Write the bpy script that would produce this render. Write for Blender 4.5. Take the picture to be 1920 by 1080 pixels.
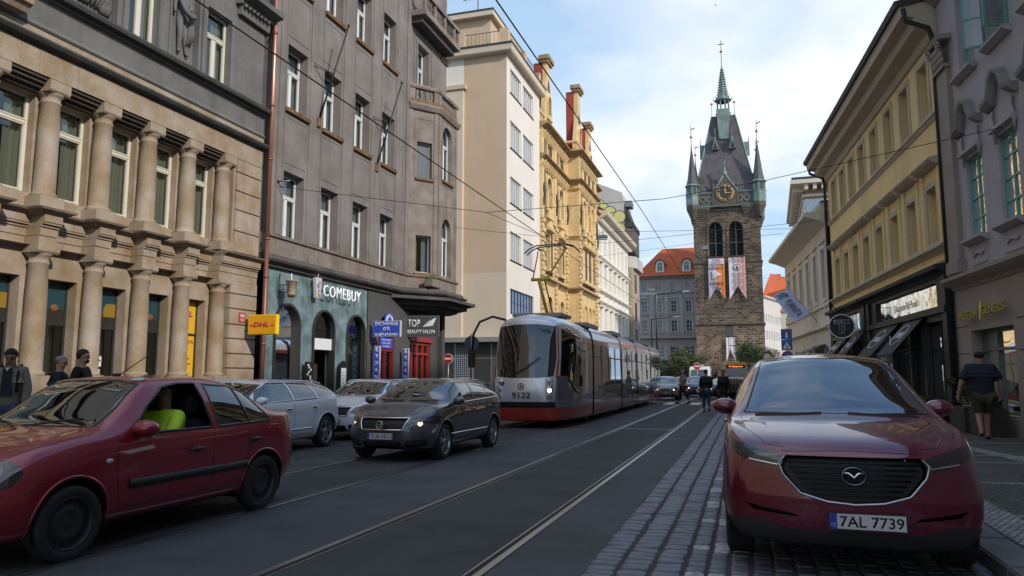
import bpy, bmesh, math, random
from mathutils import Vector, Matrix, noise
from mathutils.bvhtree import BVHTree
random.seed(7)
R = math.radians
for o in list(bpy.data.objects): bpy.data.objects.remove(o)
sc = bpy.context.scene
COL = sc.collection
# ---------------------------------------------------------------- camera
cd = bpy.data.cameras.new('camera'); cam = bpy.data.objects.new('camera', cd); COL.objects.link(cam)
cam.location = (0, 0, 1.40); cam.rotation_euler = (R(90 + 6.762), 0, R(17.407))
cd.sensor_width = 36; cd.lens = 26.25; cd.clip_end = 2000; cd.clip_start = 0.05
sc.camera = cam
# ---------------------------------------------------------------- sky and sun
SUN_EL = R(29); SUN_AZ = math.atan2(-0.45, 0.89)          # direction towards the sun: right and slightly behind
sun_dir = Vector((math.cos(SUN_EL) * math.cos(SUN_AZ), math.cos(SUN_EL) * math.sin(SUN_AZ), math.sin(SUN_EL)))
w = bpy.data.worlds.new('World'); sc.world = w; w.use_nodes = True
nt = w.node_tree; nt.nodes.clear()
def N(nt, t, **k):
    n = nt.nodes.new(t)
    for a, b in k.items(): setattr(n, a, b)
    return n
out = N(nt, 'ShaderNodeOutputWorld'); bg = N(nt, 'ShaderNodeBackground'); bg.inputs[1].default_value = 0.09
sky = N(nt, 'ShaderNodeTexSky', sky_type='NISHITA', sun_disc=False, sun_elevation=SUN_EL, sun_rotation=math.atan2(sun_dir.x, sun_dir.y))
sky.air_density = 1.0; sky.dust_density = 0.6; sky.ozone_density = 1.5
tc = N(nt, 'ShaderNodeTexCoord'); sp = N(nt, 'ShaderNodeSeparateXYZ'); nt.links.new(tc.outputs['Generated'], sp.inputs[0])
ad = N(nt, 'ShaderNodeMath', operation='ADD'); ad.inputs[1].default_value = 0.18; nt.links.new(sp.outputs[2], ad.inputs[0])
mx = N(nt, 'ShaderNodeMath', operation='MAXIMUM'); mx.inputs[1].default_value = 0.06; nt.links.new(ad.outputs[0], mx.inputs[0])
cb = N(nt, 'ShaderNodeCombineXYZ')
for i in (0, 1):
    dv = N(nt, 'ShaderNodeMath', operation='DIVIDE'); nt.links.new(sp.outputs[i], dv.inputs[0]); nt.links.new(mx.outputs[0], dv.inputs[1]); nt.links.new(dv.outputs[0], cb.inputs[i])
cb.inputs[2].default_value = 27.7
nz = N(nt, 'ShaderNodeTexNoise'); nz.inputs['Scale'].default_value = 0.85; nz.inputs['Detail'].default_value = 9; nz.inputs['Roughness'].default_value = 0.52; nz.inputs['Distortion'].default_value = 0.25
nt.links.new(cb.outputs[0], nz.inputs['Vector'])
cr = N(nt, 'ShaderNodeValToRGB'); cr.color_ramp.elements[0].position = 0.45; cr.color_ramp.elements[1].position = 0.61
nt.links.new(nz.outputs['Fac'], cr.inputs[0])
nz2 = N(nt, 'ShaderNodeTexNoise'); nz2.inputs['Scale'].default_value = 2.2; nz2.inputs['Detail'].default_value = 6
nt.links.new(cb.outputs[0], nz2.inputs['Vector'])
cc = N(nt, 'ShaderNodeMixRGB'); cc.inputs[1].default_value = (8.4, 8.9, 9.8, 1); cc.inputs[2].default_value = (10.4, 10.4, 10.8, 1); nt.links.new(nz2.outputs['Fac'], cc.inputs[0])
pale = N(nt, 'ShaderNodeMixRGB'); pale.inputs[2].default_value = (5.0, 7.3, 10.0, 1); nt.links.new(sky.outputs[0], pale.inputs[1])
mixc = N(nt, 'ShaderNodeMixRGB'); nt.links.new(cr.outputs[0], mixc.inputs[0]); nt.links.new(pale.outputs[0], mixc.inputs[1]); nt.links.new(cc.outputs[0], mixc.inputs[2])
pr_ = N(nt, 'ShaderNodeValToRGB'); el = pr_.color_ramp.elements; el[0].position = .35; el[0].color = (.43, .60, .79, 1); el[1].position = .92; el[1].color = (.15, .275, .53, 1)
nt.links.new(sp.outputs[2], pr_.inputs[0]); px_ = N(nt, 'ShaderNodeVectorMath', operation='SCALE'); px_.inputs['Scale'].default_value = 12.0; nt.links.new(pr_.outputs[0], px_.inputs[0])
nt.links.new(px_.outputs[0], pale.inputs[2]); pale.inputs[0].default_value = .88      # hazier near the horizon, deep blue overhead
nt.links.new(mixc.outputs[0], bg.inputs[0]); nt.links.new(bg.outputs[0], out.inputs[0])
ld = bpy.data.lights.new('sun', 'SUN'); ld.energy = 2.7; ld.angle = R(2.5); ld.color = (1.0, 0.93, 0.85)
so = bpy.data.objects.new('sun', ld); COL.objects.link(so); so.rotation_euler = (-sun_dir).to_track_quat('-Z', 'Y').to_euler(); so.location = (30, -30, 60)
vs = sc.view_settings; vs.view_transform = 'Standard'; vs.look = 'None'; vs.exposure = 0.32; vs.gamma = 1.0
sc.render.engine = 'CYCLES'
# ---------------------------------------------------------------- materials
MATS = {}
def principled(name, col, rough=0.7, metal=0.0, **k):
    if name in MATS: return MATS[name]
    m = bpy.data.materials.new(name); m.use_nodes = True
    b = m.node_tree.nodes['Principled BSDF']
    b.inputs['Base Color'].default_value = (*col, 1); b.inputs['Roughness'].default_value = rough; b.inputs['Metallic'].default_value = metal
    for a, v in k.items(): b.inputs[a.replace('_', ' ')].default_value = v
    MATS[name] = m; return m
def lk(m, a, b): m.node_tree.links.new(a, b)
def uvz(m, scale=(1, 1, 1)):
    """object coordinates folded so that x runs along any wall and y is height"""
    t = m.node_tree; tc = N(t, 'ShaderNodeTexCoord'); s = N(t, 'ShaderNodeSeparateXYZ'); lk(m, tc.outputs['Object'], s.inputs[0])
    a = N(t, 'ShaderNodeMath', operation='ADD'); lk(m, s.outputs[0], a.inputs[0]); lk(m, s.outputs[1], a.inputs[1])
    c = N(t, 'ShaderNodeCombineXYZ'); lk(m, a.outputs[0], c.inputs[0]); lk(m, s.outputs[2], c.inputs[1]); return tc, c
def rough_surface(name, col, var=0.25, scale=1.5, rough=0.85, bump=0.15, fine=30, streak=0.0, streak_col=(0.12, 0.09, 0.06), tint=None, spec=0.3, bscale=None):
    """plaster / asphalt / stone with large tonal drift, fine grain and optional rain streaks"""
    if name in MATS: return MATS[name]
    m = principled(name, col, rough); t = m.node_tree; b = t.nodes['Principled BSDF']; b.inputs['Specular IOR Level'].default_value = spec
    tc, c = uvz(m)
    n1 = N(t, 'ShaderNodeTexNoise'); n1.inputs['Scale'].default_value = scale; n1.inputs['Detail'].default_value = 7; n1.inputs['Roughness'].default_value = 0.6
    oi = N(t, 'ShaderNodeObjectInfo'); av = N(t, 'ShaderNodeVectorMath', operation='ADD'); lk(m, tc.outputs['Object'], av.inputs[0]); lk(m, oi.outputs['Location'], av.inputs[1]); lk(m, av.outputs[0], n1.inputs['Vector'])
    r1 = N(t, 'ShaderNodeValToRGB'); e = r1.color_ramp.elements
    e[0].position = 0.32; e[1].position = 0.68
    t2 = tint or col
    e[0].color = (*[max(0, x * (1 - var)) for x in col], 1); e[1].color = (*[min(1, x * (1 + var * .7)) for x in t2], 1)
    lk(m, n1.outputs['Fac'], r1.inputs[0])
    last = r1.outputs[0]
    n2 = N(t, 'ShaderNodeTexNoise'); n2.inputs['Scale'].default_value = fine; n2.inputs['Detail'].default_value = 4; lk(m, tc.outputs['Object'], n2.inputs['Vector'])
    mg = N(t, 'ShaderNodeMixRGB', blend_type='MULTIPLY'); mg.inputs[0].default_value = 0.5
    rg = N(t, 'ShaderNodeValToRGB'); rg.color_ramp.elements[0].position = .3; rg.color_ramp.elements[0].color = (.72, .72, .72, 1); rg.color_ramp.elements[1].position = .6
    lk(m, n2.outputs['Fac'], rg.inputs[0]); lk(m, last, mg.inputs[1]); lk(m, rg.outputs[0], mg.inputs[2]); last = mg.outputs[0]
    if streak:
        mp = N(t, 'ShaderNodeMapping'); mp.inputs['Scale'].default_value = (2.6, 0.16, 1); lk(m, c.outputs[0], mp.inputs[0])
        n3 = N(t, 'ShaderNodeTexNoise'); n3.inputs['Scale'].default_value = 1.0; n3.inputs['Detail'].default_value = 6; n3.inputs['Roughness'].default_value = .65; lk(m, mp.outputs[0], n3.inputs['Vector'])
        r3 = N(t, 'ShaderNodeValToRGB'); r3.color_ramp.elements[0].position = 0.5; r3.color_ramp.elements[0].color = (0, 0, 0, 1); r3.color_ramp.elements[1].position = 0.72; r3.color_ramp.elements[1].color = (streak,) * 3 + (1,)
        lk(m, n3.outputs['Fac'], r3.inputs[0])
        ms = N(t, 'ShaderNodeMixRGB'); ms.inputs[2].default_value = (*streak_col, 1); lk(m, r3.outputs[0], ms.inputs[0]); lk(m, last, ms.inputs[1]); last = ms.outputs[0]
    lk(m, last, b.inputs['Base Color'])
    if bump:
        bp = N(t, 'ShaderNodeBump'); bp.inputs['Strength'].default_value = bump; bp.inputs['Distance'].default_value = 0.02
        lk(m, n2.outputs['Fac'], bp.inputs['Height']); lk(m, bp.outputs[0], b.inputs['Normal'])
    return m
def block_surface(name, c1, c2, mortar, bw, bh, msize=0.01, rough=0.85, bump=0.4, noise_amt=0.35, nscale=3.0, bands=None, axis='wall', offset=0.5):
    """coursed stone / brick / sett surface: brick texture broken up by noise"""
    if name in MATS: return MATS[name]
    m = principled(name, c1, rough); t = m.node_tree; b = t.nodes['Principled BSDF']; b.inputs['Specular IOR Level'].default_value = 0.3
    tc, c = uvz(m); vec = c.outputs[0] if axis == 'wall' else tc.outputs['Object']
    dn = N(t, 'ShaderNodeTexNoise'); dn.inputs['Scale'].default_value = 2.0 / bh * .25; lk(m, tc.outputs['Object'], dn.inputs['Vector'])
    am = N(t, 'ShaderNodeVectorMath', operation='SCALE'); am.inputs['Scale'].default_value = bh * 0.5; lk(m, dn.outputs['Color'], am.inputs[0])
    av = N(t, 'ShaderNodeVectorMath', operation='ADD'); lk(m, vec, av.inputs[0]); lk(m, am.outputs[0], av.inputs[1])
    br = N(t, 'ShaderNodeTexBrick'); br.offset = offset; br.inputs['Scale'].default_value = 1; br.inputs['Brick Width'].default_value = bw; br.inputs['Row Height'].default_value = bh
    br.inputs['Mortar Size'].default_value = msize; br.inputs['Mortar Smooth'].default_value = 0.4; br.inputs['Bias'].default_value = -0.1
    br.inputs['Color1'].default_value = (*c1, 1); br.inputs['Color2'].default_value = (*c2, 1); br.inputs['Mortar'].default_value = (*mortar, 1)
    lk(m, av.outputs[0], br.inputs['Vector'])
    n1 = N(t, 'ShaderNodeTexNoise'); n1.inputs['Scale'].default_value = nscale; n1.inputs['Detail'].default_value = 8; n1.inputs['Roughness'].default_value = .7; lk(m, tc.outputs['Object'], n1.inputs['Vector'])
    rg = N(t, 'ShaderNodeValToRGB'); rg.color_ramp.elements[0].position = .3; rg.color_ramp.elements[0].color = (1 - noise_amt,) * 3 + (1,); rg.color_ramp.elements[1].position = .65; rg.color_ramp.elements[1].color = (1 + noise_amt * .5,) * 3 + (1,)
    lk(m, n1.outputs['Fac'], rg.inputs[0])
    mg = N(t, 'ShaderNodeMixRGB', blend_type='MULTIPLY'); mg.inputs[0].default_value = 1; lk(m, br.outputs['Color'], mg.inputs[1]); lk(m, rg.outputs[0], mg.inputs[2])
    last = mg.outputs[0]
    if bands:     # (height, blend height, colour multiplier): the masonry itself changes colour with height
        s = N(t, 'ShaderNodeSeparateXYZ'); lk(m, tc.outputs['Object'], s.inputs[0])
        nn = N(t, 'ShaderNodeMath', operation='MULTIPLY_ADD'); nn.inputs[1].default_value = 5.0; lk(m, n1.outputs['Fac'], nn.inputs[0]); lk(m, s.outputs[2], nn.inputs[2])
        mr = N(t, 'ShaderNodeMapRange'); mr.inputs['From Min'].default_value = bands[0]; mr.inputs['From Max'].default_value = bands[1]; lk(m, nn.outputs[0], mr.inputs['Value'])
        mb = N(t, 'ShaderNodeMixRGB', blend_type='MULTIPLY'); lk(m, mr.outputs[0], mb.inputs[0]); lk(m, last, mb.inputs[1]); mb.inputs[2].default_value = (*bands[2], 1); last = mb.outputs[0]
    lk(m, last, b.inputs['Base Color'])
    bp = N(t, 'ShaderNodeBump'); bp.inputs['Strength'].default_value = bump; bp.inputs['Distance'].default_value = 0.03
    sb = N(t, 'ShaderNodeMath', operation='SUBTRACT'); sb.inputs[0].default_value = 1.0; lk(m, br.outputs['Fac'], sb.inputs[1])
    a2 = N(t, 'ShaderNodeMath', operation='MULTIPLY_ADD'); a2.inputs[1].default_value = .3; lk(m, n1.outputs['Fac'], a2.inputs[0]); lk(m, sb.outputs[0], a2.inputs[2])
    lk(m, a2.outputs[0], bp.inputs['Height']); lk(m, bp.outputs[0], b.inputs['Normal'])
    return m
def glass(name, tint=(0.5, 0.55, 0.55), through=0.6, refl=0.08, wobble=0.0, wscale=1.2, rough=0.02):
    if name in MATS: return MATS[name]
    m = bpy.data.materials.new(name); m.use_nodes = True; t = m.node_tree; t.nodes.clear()
    o = N(t, 'ShaderNodeOutputMaterial'); tr = N(t, 'ShaderNodeBsdfTransparent'); tr.inputs[0].default_value = (*[x * through for x in tint], 1)
    gl = N(t, 'ShaderNodeBsdfGlossy'); gl.inputs['Roughness'].default_value = rough; gl.inputs[0].default_value = (.95, .98, 1, 1)
    fr = N(t, 'ShaderNodeFresnel'); fr.inputs[0].default_value = 1.52
    a = N(t, 'ShaderNodeMath', operation='ADD', use_clamp=True); a.inputs[1].default_value = refl; lk(m, fr.outputs[0], a.inputs[0])
    mx = N(t, 'ShaderNodeMixShader'); lk(m, a.outputs[0], mx.inputs[0]); lk(m, tr.outputs[0], mx.inputs[1]); lk(m, gl.outputs[0], mx.inputs[2]); lk(m, mx.outputs[0], o.inputs[0])
    if wobble:
        tc = N(t, 'ShaderNodeTexCoord'); n = N(t, 'ShaderNodeTexNoise'); n.inputs['Scale'].default_value = wscale; n.inputs['Detail'].default_value = 1; lk(m, tc.outputs['Object'], n.inputs['Vector'])
        bp = N(t, 'ShaderNodeBump'); bp.inputs['Strength'].default_value = 1.0; bp.inputs['Distance'].default_value = wobble; lk(m, n.outputs['Fac'], bp.inputs['Height']); lk(m, bp.outputs[0], gl.inputs['Normal'])
    MATS[name] = m; return m
def emit(name, col, s):
    if name in MATS: return MATS[name]
    m = principled(name, col, .4); b = m.node_tree.nodes['Principled BSDF']; b.inputs['Emission Color'].default_value = (*col, 1); b.inputs['Emission Strength'].default_value = s; return m
# ---------------------------------------------------------------- mesh collector
class MB:
    def __init__(s, side=None): s.v = []; s.f = []; s.side = side; s.sm = set()
    def P(s, u, n, z): return (u, n if s.side is None else s.side * n, z)
    def add(s, vs, fs, smooth=False):
        b = len(s.v); s.v += vs
        for f in fs:
            if smooth: s.sm.add(len(s.f))
            s.f.append(tuple(b + i for i in f))
        return s
    def box(s, u0, u1, n0, n1, z0, z1):
        c = [s.P(u, n, z) for z in (z0, z1) for n in (n0, n1) for u in (u0, u1)]
        return s.add(c, [(0, 1, 3, 2), (4, 5, 7, 6), (0, 1, 5, 4), (2, 3, 7, 6), (0, 2, 6, 4), (1, 3, 7, 5)])
    def quad(s, a, b, c, d): return s.add([s.P(*a), s.P(*b), s.P(*c), s.P(*d)], [(0, 1, 2, 3)])
    def poly(s, pts): return s.add([s.P(*p) for p in pts], [tuple(range(len(pts)))])
    def prism(s, pts, ax, a, b):
        """polygon pts extruded along axis ax ('u','n','z') from a to b; pts give the two other coords in order"""
        def mk(p, t):
            return s.P(t, p[0], p[1]) if ax == 'u' else s.P(p[0], t, p[1]) if ax == 'n' else s.P(p[0], p[1], t)
        n = len(pts); vs = [mk(p, a) for p in pts] + [mk(p, b) for p in pts]
        return s.add(vs, [tuple(range(n)), tuple(range(n, 2 * n))] + [(i, (i + 1) % n, n + (i + 1) % n, n + i) for i in range(n)])
    def path(s, prof, line, closed=False):
        """moulding: profile [(out, z)] swept along plan polyline [(u, n)] with mitres, capped"""
        L = len(line); rings = []
        for i, p in enumerate(line):
            p = Vector(p); d0 = (p - Vector(line[i - 1])) if (i > 0 or closed) else None; d1 = (Vector(line[(i + 1) % L]) - p) if (i < L - 1 or closed) else None
            def nrm(d): d = d.normalized(); return Vector((-d.y, d.x))
            if d0 is None: nn = nrm(d1)
            elif d1 is None: nn = nrm(d0)
            else:
                a, b = nrm(d0), nrm(d1); nn = (a + b).normalized(); nn = nn / max(.3, nn.dot(a))
            rings.append([s.P(p.x + nn.x * o, p.y + nn.y * o, z) for o, z in prof])
        k = len(prof); vs = [v for r in rings for v in r]; fs = []
        for i in range(L - 1 + (1 if closed else 0)):
            j = (i + 1) % L
            fs += [(i * k + a, i * k + (a + 1) % k, j * k + (a + 1) % k, j * k + a) for a in range(k)]
        if not closed: fs += [tuple(range(k)), tuple(range((L - 1) * k, L * k))]
        return s.add(vs, fs)
    def lathe(s, u, n, prof, seg=20, z=0, a0=0, a1=360, smooth=True, sx=1, sy=1):
        k = len(prof); full = abs(a1 - a0) >= 360; m = seg if full else seg + 1; vs = []
        for i in range(m):
            a = R(a0 + (a1 - a0) * i / seg)
            vs += [s.P(u + r * math.cos(a) * sx, n + r * math.sin(a) * sy, z + h) for r, h in prof]
        fs = [(i * k + j, i * k + j + 1, ((i + 1) % m) * k + j + 1, ((i + 1) % m) * k + j) for i in range(seg) for j in range(k - 1)]
        return s.add(vs, fs, smooth)
    def tube(s, pts, r, seg=8, cap=True, smooth=True):
        pts = [Vector(s.P(*p)) for p in pts]; rr = r if isinstance(r, (list, tuple)) else [r] * len(pts); vs = []; up = None
        for i, p in enumerate(pts):
            d = (pts[min(i + 1, len(pts) - 1)] - pts[max(i - 1, 0)]).normalized()
            if up is None: up = Vector((0, 0, 1)) if abs(d.z) < .9 else Vector((1, 0, 0))
            x = d.cross(up).normalized(); y = x.cross(d); up = y
            vs += [tuple(p + (x * math.cos(2 * math.pi * k / seg) + y * math.sin(2 * math.pi * k / seg)) * rr[i]) for k in range(seg)]
        fs = [(i * seg + k, i * seg + (k + 1) % seg, (i + 1) * seg + (k + 1) % seg, (i + 1) * seg + k) for i in range(len(pts) - 1) for k in range(seg)]
        s.add(vs, fs, smooth)
        if cap: s.add(vs[:seg], [tuple(range(seg))]); s.add(vs[-seg:], [tuple(range(seg))])
        return s
    def disc(s, c, ax, r, th, seg=28, smooth=False):
        """flat disc centred c with axis ax"""
        c = Vector(c); a = Vector(ax).normalized()
        return s.tube([tuple(c - a * th / 2), tuple(c + a * th / 2)], r, seg, smooth=smooth)
    def ball(s, c, r, seg=14, rings=9, sc_=(1, 1, 1)):
        vs = []; fs = []
        for i in range(rings + 1):
            t = math.pi * i / rings
            for j in range(seg):
                a = 2 * math.pi * j / seg; vs.append(s.P(c[0] + r * math.sin(t) * math.cos(a) * sc_[0], c[1] + r * math.sin(t) * math.sin(a) * sc_[1], c[2] + r * math.cos(t) * sc_[2]))
        for i in range(rings):
            for j in range(seg): fs.append((i * seg + j, i * seg + (j + 1) % seg, (i + 1) * seg + (j + 1) % seg, (i + 1) * seg + j))
        return s.add(vs, fs, True)
    def mesh(s, name, bevel=0, weld=True):
        me = bpy.data.meshes.new(name); me.from_pydata(s.v, [], s.f)
        if s.sm and len(s.sm) < len(s.f):
            me.polygons.foreach_set('use_smooth', [i in s.sm for i in range(len(s.f))])
        elif s.sm: me.polygons.foreach_set('use_smooth', [True] * len(s.f))
        bm = bmesh.new(); bm.from_mesh(me)
        if weld: bmesh.ops.remove_doubles(bm, verts=bm.verts, dist=0.0004)
        bmesh.ops.recalc_face_normals(bm, faces=bm.faces)
        if bevel:
            ed = [e for e in bm.edges if len(e.link_faces) == 2 and e.calc_face_angle(0) > 0.7]
            bmesh.ops.bevel(bm, geom=ed, offset=bevel, segments=2, affect='EDGES', clamp_overlap=True)
        bm.to_mesh(me); bm.free()
        return me
    def build(s, name, mat, parent=None, loc=None, label=None, bevel=0, auto=False):
        me = s.mesh(name, bevel)
        if mat: me.materials.append(mat)
        return link(name, me, parent, loc, label)
def link(name, me, parent=None, loc=None, label=None, rot=None):
    o = bpy.data.objects.new(name, me); COL.objects.link(o); o.parent = parent
    if loc: o.location = loc
    if rot: o.rotation_euler = rot
    if label: o['label'] = label
    return o
def tag(o, label=None, cat=None, group=None, kind=None):
    if label: o['label'] = label
    if cat: o['category'] = cat
    if group: o['group'] = group
    if kind: o['kind'] = kind
    return o
def thing(name, label, cat, loc=(0, 0, 0), rz=0, group=None):
    o = bpy.data.objects.new(name, None); COL.objects.link(o); o.empty_display_size = .3; o.location = loc; o.rotation_euler = (0, 0, rz)
    return tag(o, label, cat, group)
def copy_tree(o, parent=None):
    c = o.copy(); COL.objects.link(c); c.parent = parent
    for ch in list(o.children): copy_tree(ch, c)
    return c
def text_mesh(s, size=1.0, extrude=0.0, bold=0.0, align='CENTER', spacing=1.0):
    cu = bpy.data.curves.new('t', 'FONT'); cu.body = s; cu.size = size; cu.extrude = extrude; cu.offset = bold; cu.align_x = align; cu.align_y = 'CENTER'; cu.space_character = spacing
    cu.resolution_u = 3
    o = bpy.data.objects.new('t', cu); COL.objects.link(o); dg = bpy.context.evaluated_depsgraph_get(); dg.update()
    me = bpy.data.meshes.new_from_object(o.evaluated_get(dg)); bpy.data.objects.remove(o); bpy.data.curves.remove(cu)
    return me
def text(s, name, mat, parent, origin, xdir, updir, width=None, height=0.1, extrude=0.002, bold=0.0, stretch=1.0, spacing=1.0, slant=0.0):
    """lettering lying in the plane (xdir, updir), centred at origin; height = cap height"""
    me = text_mesh(s, 1.0, 0, bold, spacing=spacing); me.name = name
    xs = [v.co.x for v in me.vertices]; ys = [v.co.y for v in me.vertices]
    if not xs: return None
    cx, cy = (min(xs) + max(xs)) / 2, (min(ys) + max(ys)) / 2; h = max(ys) - min(ys); wd = max(xs) - min(xs)
    ky = height / h; kx = (width / wd) if width else ky * stretch
    X = Vector(xdir).normalized(); U = Vector(updir).normalized(); nn = X.cross(U).normalized()
    for v in me.vertices:
        a, b = (v.co.x - cx) * kx, (v.co.y - cy) * ky; a += slant * b
        v.co = Vector(origin) + X * a + U * b
    if extrude:
        bm = bmesh.new(); bm.from_mesh(me); r = bmesh.ops.extrude_face_region(bm, geom=bm.faces[:])
        for v in [g for g in r['geom'] if isinstance(g, bmesh.types.BMVert)]: v.co += nn * extrude
        bmesh.ops.recalc_face_normals(bm, faces=bm.faces); bm.to_mesh(me); bm.free()
    me.materials.append(mat); return link(name, me, parent)
# ---------------------------------------------------------------- facade helpers (u along wall, n outwards, z up)
def wall_holes(mb, u0, u1, z0, z1, holes, n=0.0, depth=0.35):
    """sheet of wall at n with openings (a, b, c, d[, arch]); reveals go back by depth"""
    us = sorted({u0, u1, *[h[0] for h in holes], *[h[1] for h in holes]}); zs = sorted({z0, z1, *[h[2] for h in holes], *[h[3] for h in holes]})
    us = [u for u in us if u0 <= u <= u1]; zs = [z for z in zs if z0 <= z <= z1]
    for i in range(len(us) - 1):
        for j in range(len(zs) - 1):
            cu, cz = (us[i] + us[i + 1]) / 2, (zs[j] + zs[j + 1]) / 2
            if any(h[0] < cu < h[1] and h[2] < cz < h[3] for h in holes): continue
            mb.quad((us[i], n, zs[j]), (us[i + 1], n, zs[j]), (us[i + 1], n, zs[j + 1]), (us[i], n, zs[j + 1]))
    for h in holes:
        a, b, c, d = h[:4]; arch = h[4] if len(h) > 4 else 0
        nb = n - depth
        if not arch: loop = [(a, c), (b, c), (b, d), (a, d)]
        else:
            r = (b - a) / 2; k = arch; m = 12; sp_ = d - k * r
            pts = [(a + r - r * math.cos(math.pi * i / m), sp_ + k * r * math.sin(math.pi * i / m)) for i in range(m + 1)]
            loop = [(a, c), (b, c)] + pts[::-1]
            L = [p for p in pts if p[0] <= a + r + 1e-6]; Rr = [p for p in pts if p[0] >= a + r - 1e-6]
            for q, corner in ((L, (a, d)), (Rr, (b, d))):
                for i in range(len(q) - 1): mb.poly([(corner[0], n, corner[1]), (q[i][0], n, q[i][1]), (q[i + 1][0], n, q[i + 1][1])])
        for i in range(len(loop)):
            p, q = loop[i], loop[(i + 1) % len(loop)]
            if abs(p[0] - q[0]) + abs(p[1] - q[1]) > 1e-5: mb.quad((p[0], n, p[1]), (q[0], n, q[1]), (q[0], nb, q[1]), (p[0], nb, p[1]))
    return mb
def ring(mb, a, b, c, d, t, n0, n1, arch=0):
    """picture-frame ring of width t inside the opening"""
    if arch:
        r = (b - a) / 2; sp_ = d - arch * r; m = 12
        o = [(a + r - r * math.cos(math.pi * i / m), sp_ + arch * r * math.sin(math.pi * i / m)) for i in range(m + 1)]
        r2 = r - t; i_ = [(a + r - r2 * math.cos(math.pi * i / m), sp_ + (arch * r - t) * math.sin(math.pi * i / m)) for i in range(m + 1)]
        for i in range(m): mb.prism([o[i], o[i + 1], i_[i + 1], i_[i]], 'n', n0, n1)
        mb.box(a, a + t, n0, n1, c, sp_); mb.box(b - t, b, n0, n1, c, sp_); mb.box(a + t, b - t, n0, n1, c, c + t)
    else:
        mb.box(a, a + t, n0, n1, c, d); mb.box(b - t, b, n0, n1, c, d); mb.box(a + t, b - t, n0, n1, c, c + t); mb.box(a + t, b - t, n0, n1, d - t, d)
WC = {}
def window(parent, side, u, z, wd, ht, style, fm, gm, n=-0.2, arch=0, cm=None, room=None, t=0.05, label=None, curt=None):
    """window whose lower left corner is (u, z); parts: window (frame) > pane, curtain"""
    key = (side, round(wd, 3), round(ht, 3), style, fm.name, gm.name if gm else '', arch, cm.name if cm else '', t, room.name if room else '', curt)
    if key not in WC:
        fr = MB(side); ring(fr, 0, wd, 0, ht, t, -.04, .03, arch)
        ih = ht
        if style.startswith('T'):         # transom with two casements under a top light
            zt = ht * (0.66 if style == 'T' else .72)
            fr.box(t, wd - t, -.03, .06, zt - .045, zt + .045); fr.box(t, wd - t, -.03, .075, zt + .02, zt + .045)
            if style != 'T1': fr.box(wd / 2 - t * .7, wd / 2 + t * .7, -.03, .035, t, zt - .045)
            for a, b in ((t, wd - t),) if style == 'T1' else ((t, wd / 2 - t * .7), (wd / 2 + t * .7, wd - t)): ring(fr, a, b, t, zt - .045, .03, -.02, .045)
            if style == 'T2': fr.box(wd / 2 - .025, wd / 2 + .025, -.03, .035, zt + .045, ht - t)
        elif style == 'X':
            zt = ht * .62; fr.box(t, wd - t, -.03, .04, zt - .03, zt + .03); fr.box(wd / 2 - .03, wd / 2 + .03, -.031, .045, t, ht - t)
        elif style[0] == 'G':             # grid Gxy
            nx, ny = int(style[1]), int(style[2])
            for i in range(1, nx): fr.box(wd * i / nx - .025, wd * i / nx + .025, -.03, .035, t, ht - t)
            for i in range(1, ny): fr.box(t, wd - t, -.028, .03, ht * i / ny - .02, ht * i / ny + .02)
        pn = MB(side)
        if arch:
            r = wd / 2; s_ = ht - arch * r
            pn.poly([(0, 0, 0), (wd, 0, 0)] + [(r + r * math.cos(math.pi * i / 12), 0, s_ + arch * r * math.sin(math.pi * i / 12)) for i in range(13)])
        else: pn.quad((0.01, 0, .01), (wd - .01, 0, .01), (wd - .01, 0, ht - .01), (.01, 0, ht - .01))
        fme = fr.mesh('window'); fme.materials.append(fm); pme = pn.mesh('pane'); pme.materials.append(gm)
        cme = rme = None
        if cm:
            c = MB(side)
            def drape(a, b):
                m = max(6, int((b - a) / .03)); pts = [(a + (b - a) * i / m, -.13 + .02 * math.sin(i * 1.9) + .01 * math.sin(i * .7)) for i in range(m + 1)]
                for i in range(m): c.add([c.P(pts[i][0], pts[i][1], .02), c.P(pts[i + 1][0], pts[i + 1][1], .02), c.P(pts[i + 1][0], pts[i + 1][1], ht - .03), c.P(pts[i][0], pts[i][1], ht - .03)], [(0, 1, 2, 3)], True)
            if curt == 'full': drape(.03, wd - .03)
            elif curt == 'right': drape(wd * .55, wd - .02)
            elif curt == 'left': drape(.02, wd * .4)
            else: drape(.03, wd * .33); drape(wd * .6, wd - .03)
            cme = c.mesh('curtain'); cme.materials.append(cm)
        if room:
            c = MB(side); d = .45
            c.quad((-.02, -d, -.05), (wd + .02, -d, -.05), (wd + .02, -d, ht + .02), (-.02, -d, ht + .02))
            for a in (-.02, wd + .02): c.quad((a, -d, -.05), (a, -.05, -.05), (a, -.05, ht + .02), (a, -d, ht + .02))
            for a in (-.05, ht + .02): c.quad((-.02, -d, a), (wd + .02, -d, a), (wd + .02, -.05, a), (-.02, -.05, a))
            rme = c.mesh('room'); rme.materials.append(room)
        WC[key] = (fme, pme, cme, rme)
    fme, pme, cme, rme = WC[key]
    f = link('window', fme, parent, (u, (side or 1) * n, z), label); link('pane', pme, f)
    if cme: link('curtain', cme, f)
    if rme: link('room_lining', rme, f)
    return f
def facade_thing(name, label, cat, side, x, y, ang=0, group=None):
    """side -1: left of the street (faces +X); +1: right. ang = heading of the wall line from +Y towards +X in degrees"""
    return thing(name, label, cat, (x, y, 0), R(90 - ang), group)
M = {}
M['stone'] = rough_surface('sandstone', (0.37, 0.262, 0.14), .2, 1.5, .85, .2, 26, streak=.4, streak_col=(.17, .125, .09), tint=(0.38, 0.315, 0.26), spec=.2)
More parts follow.
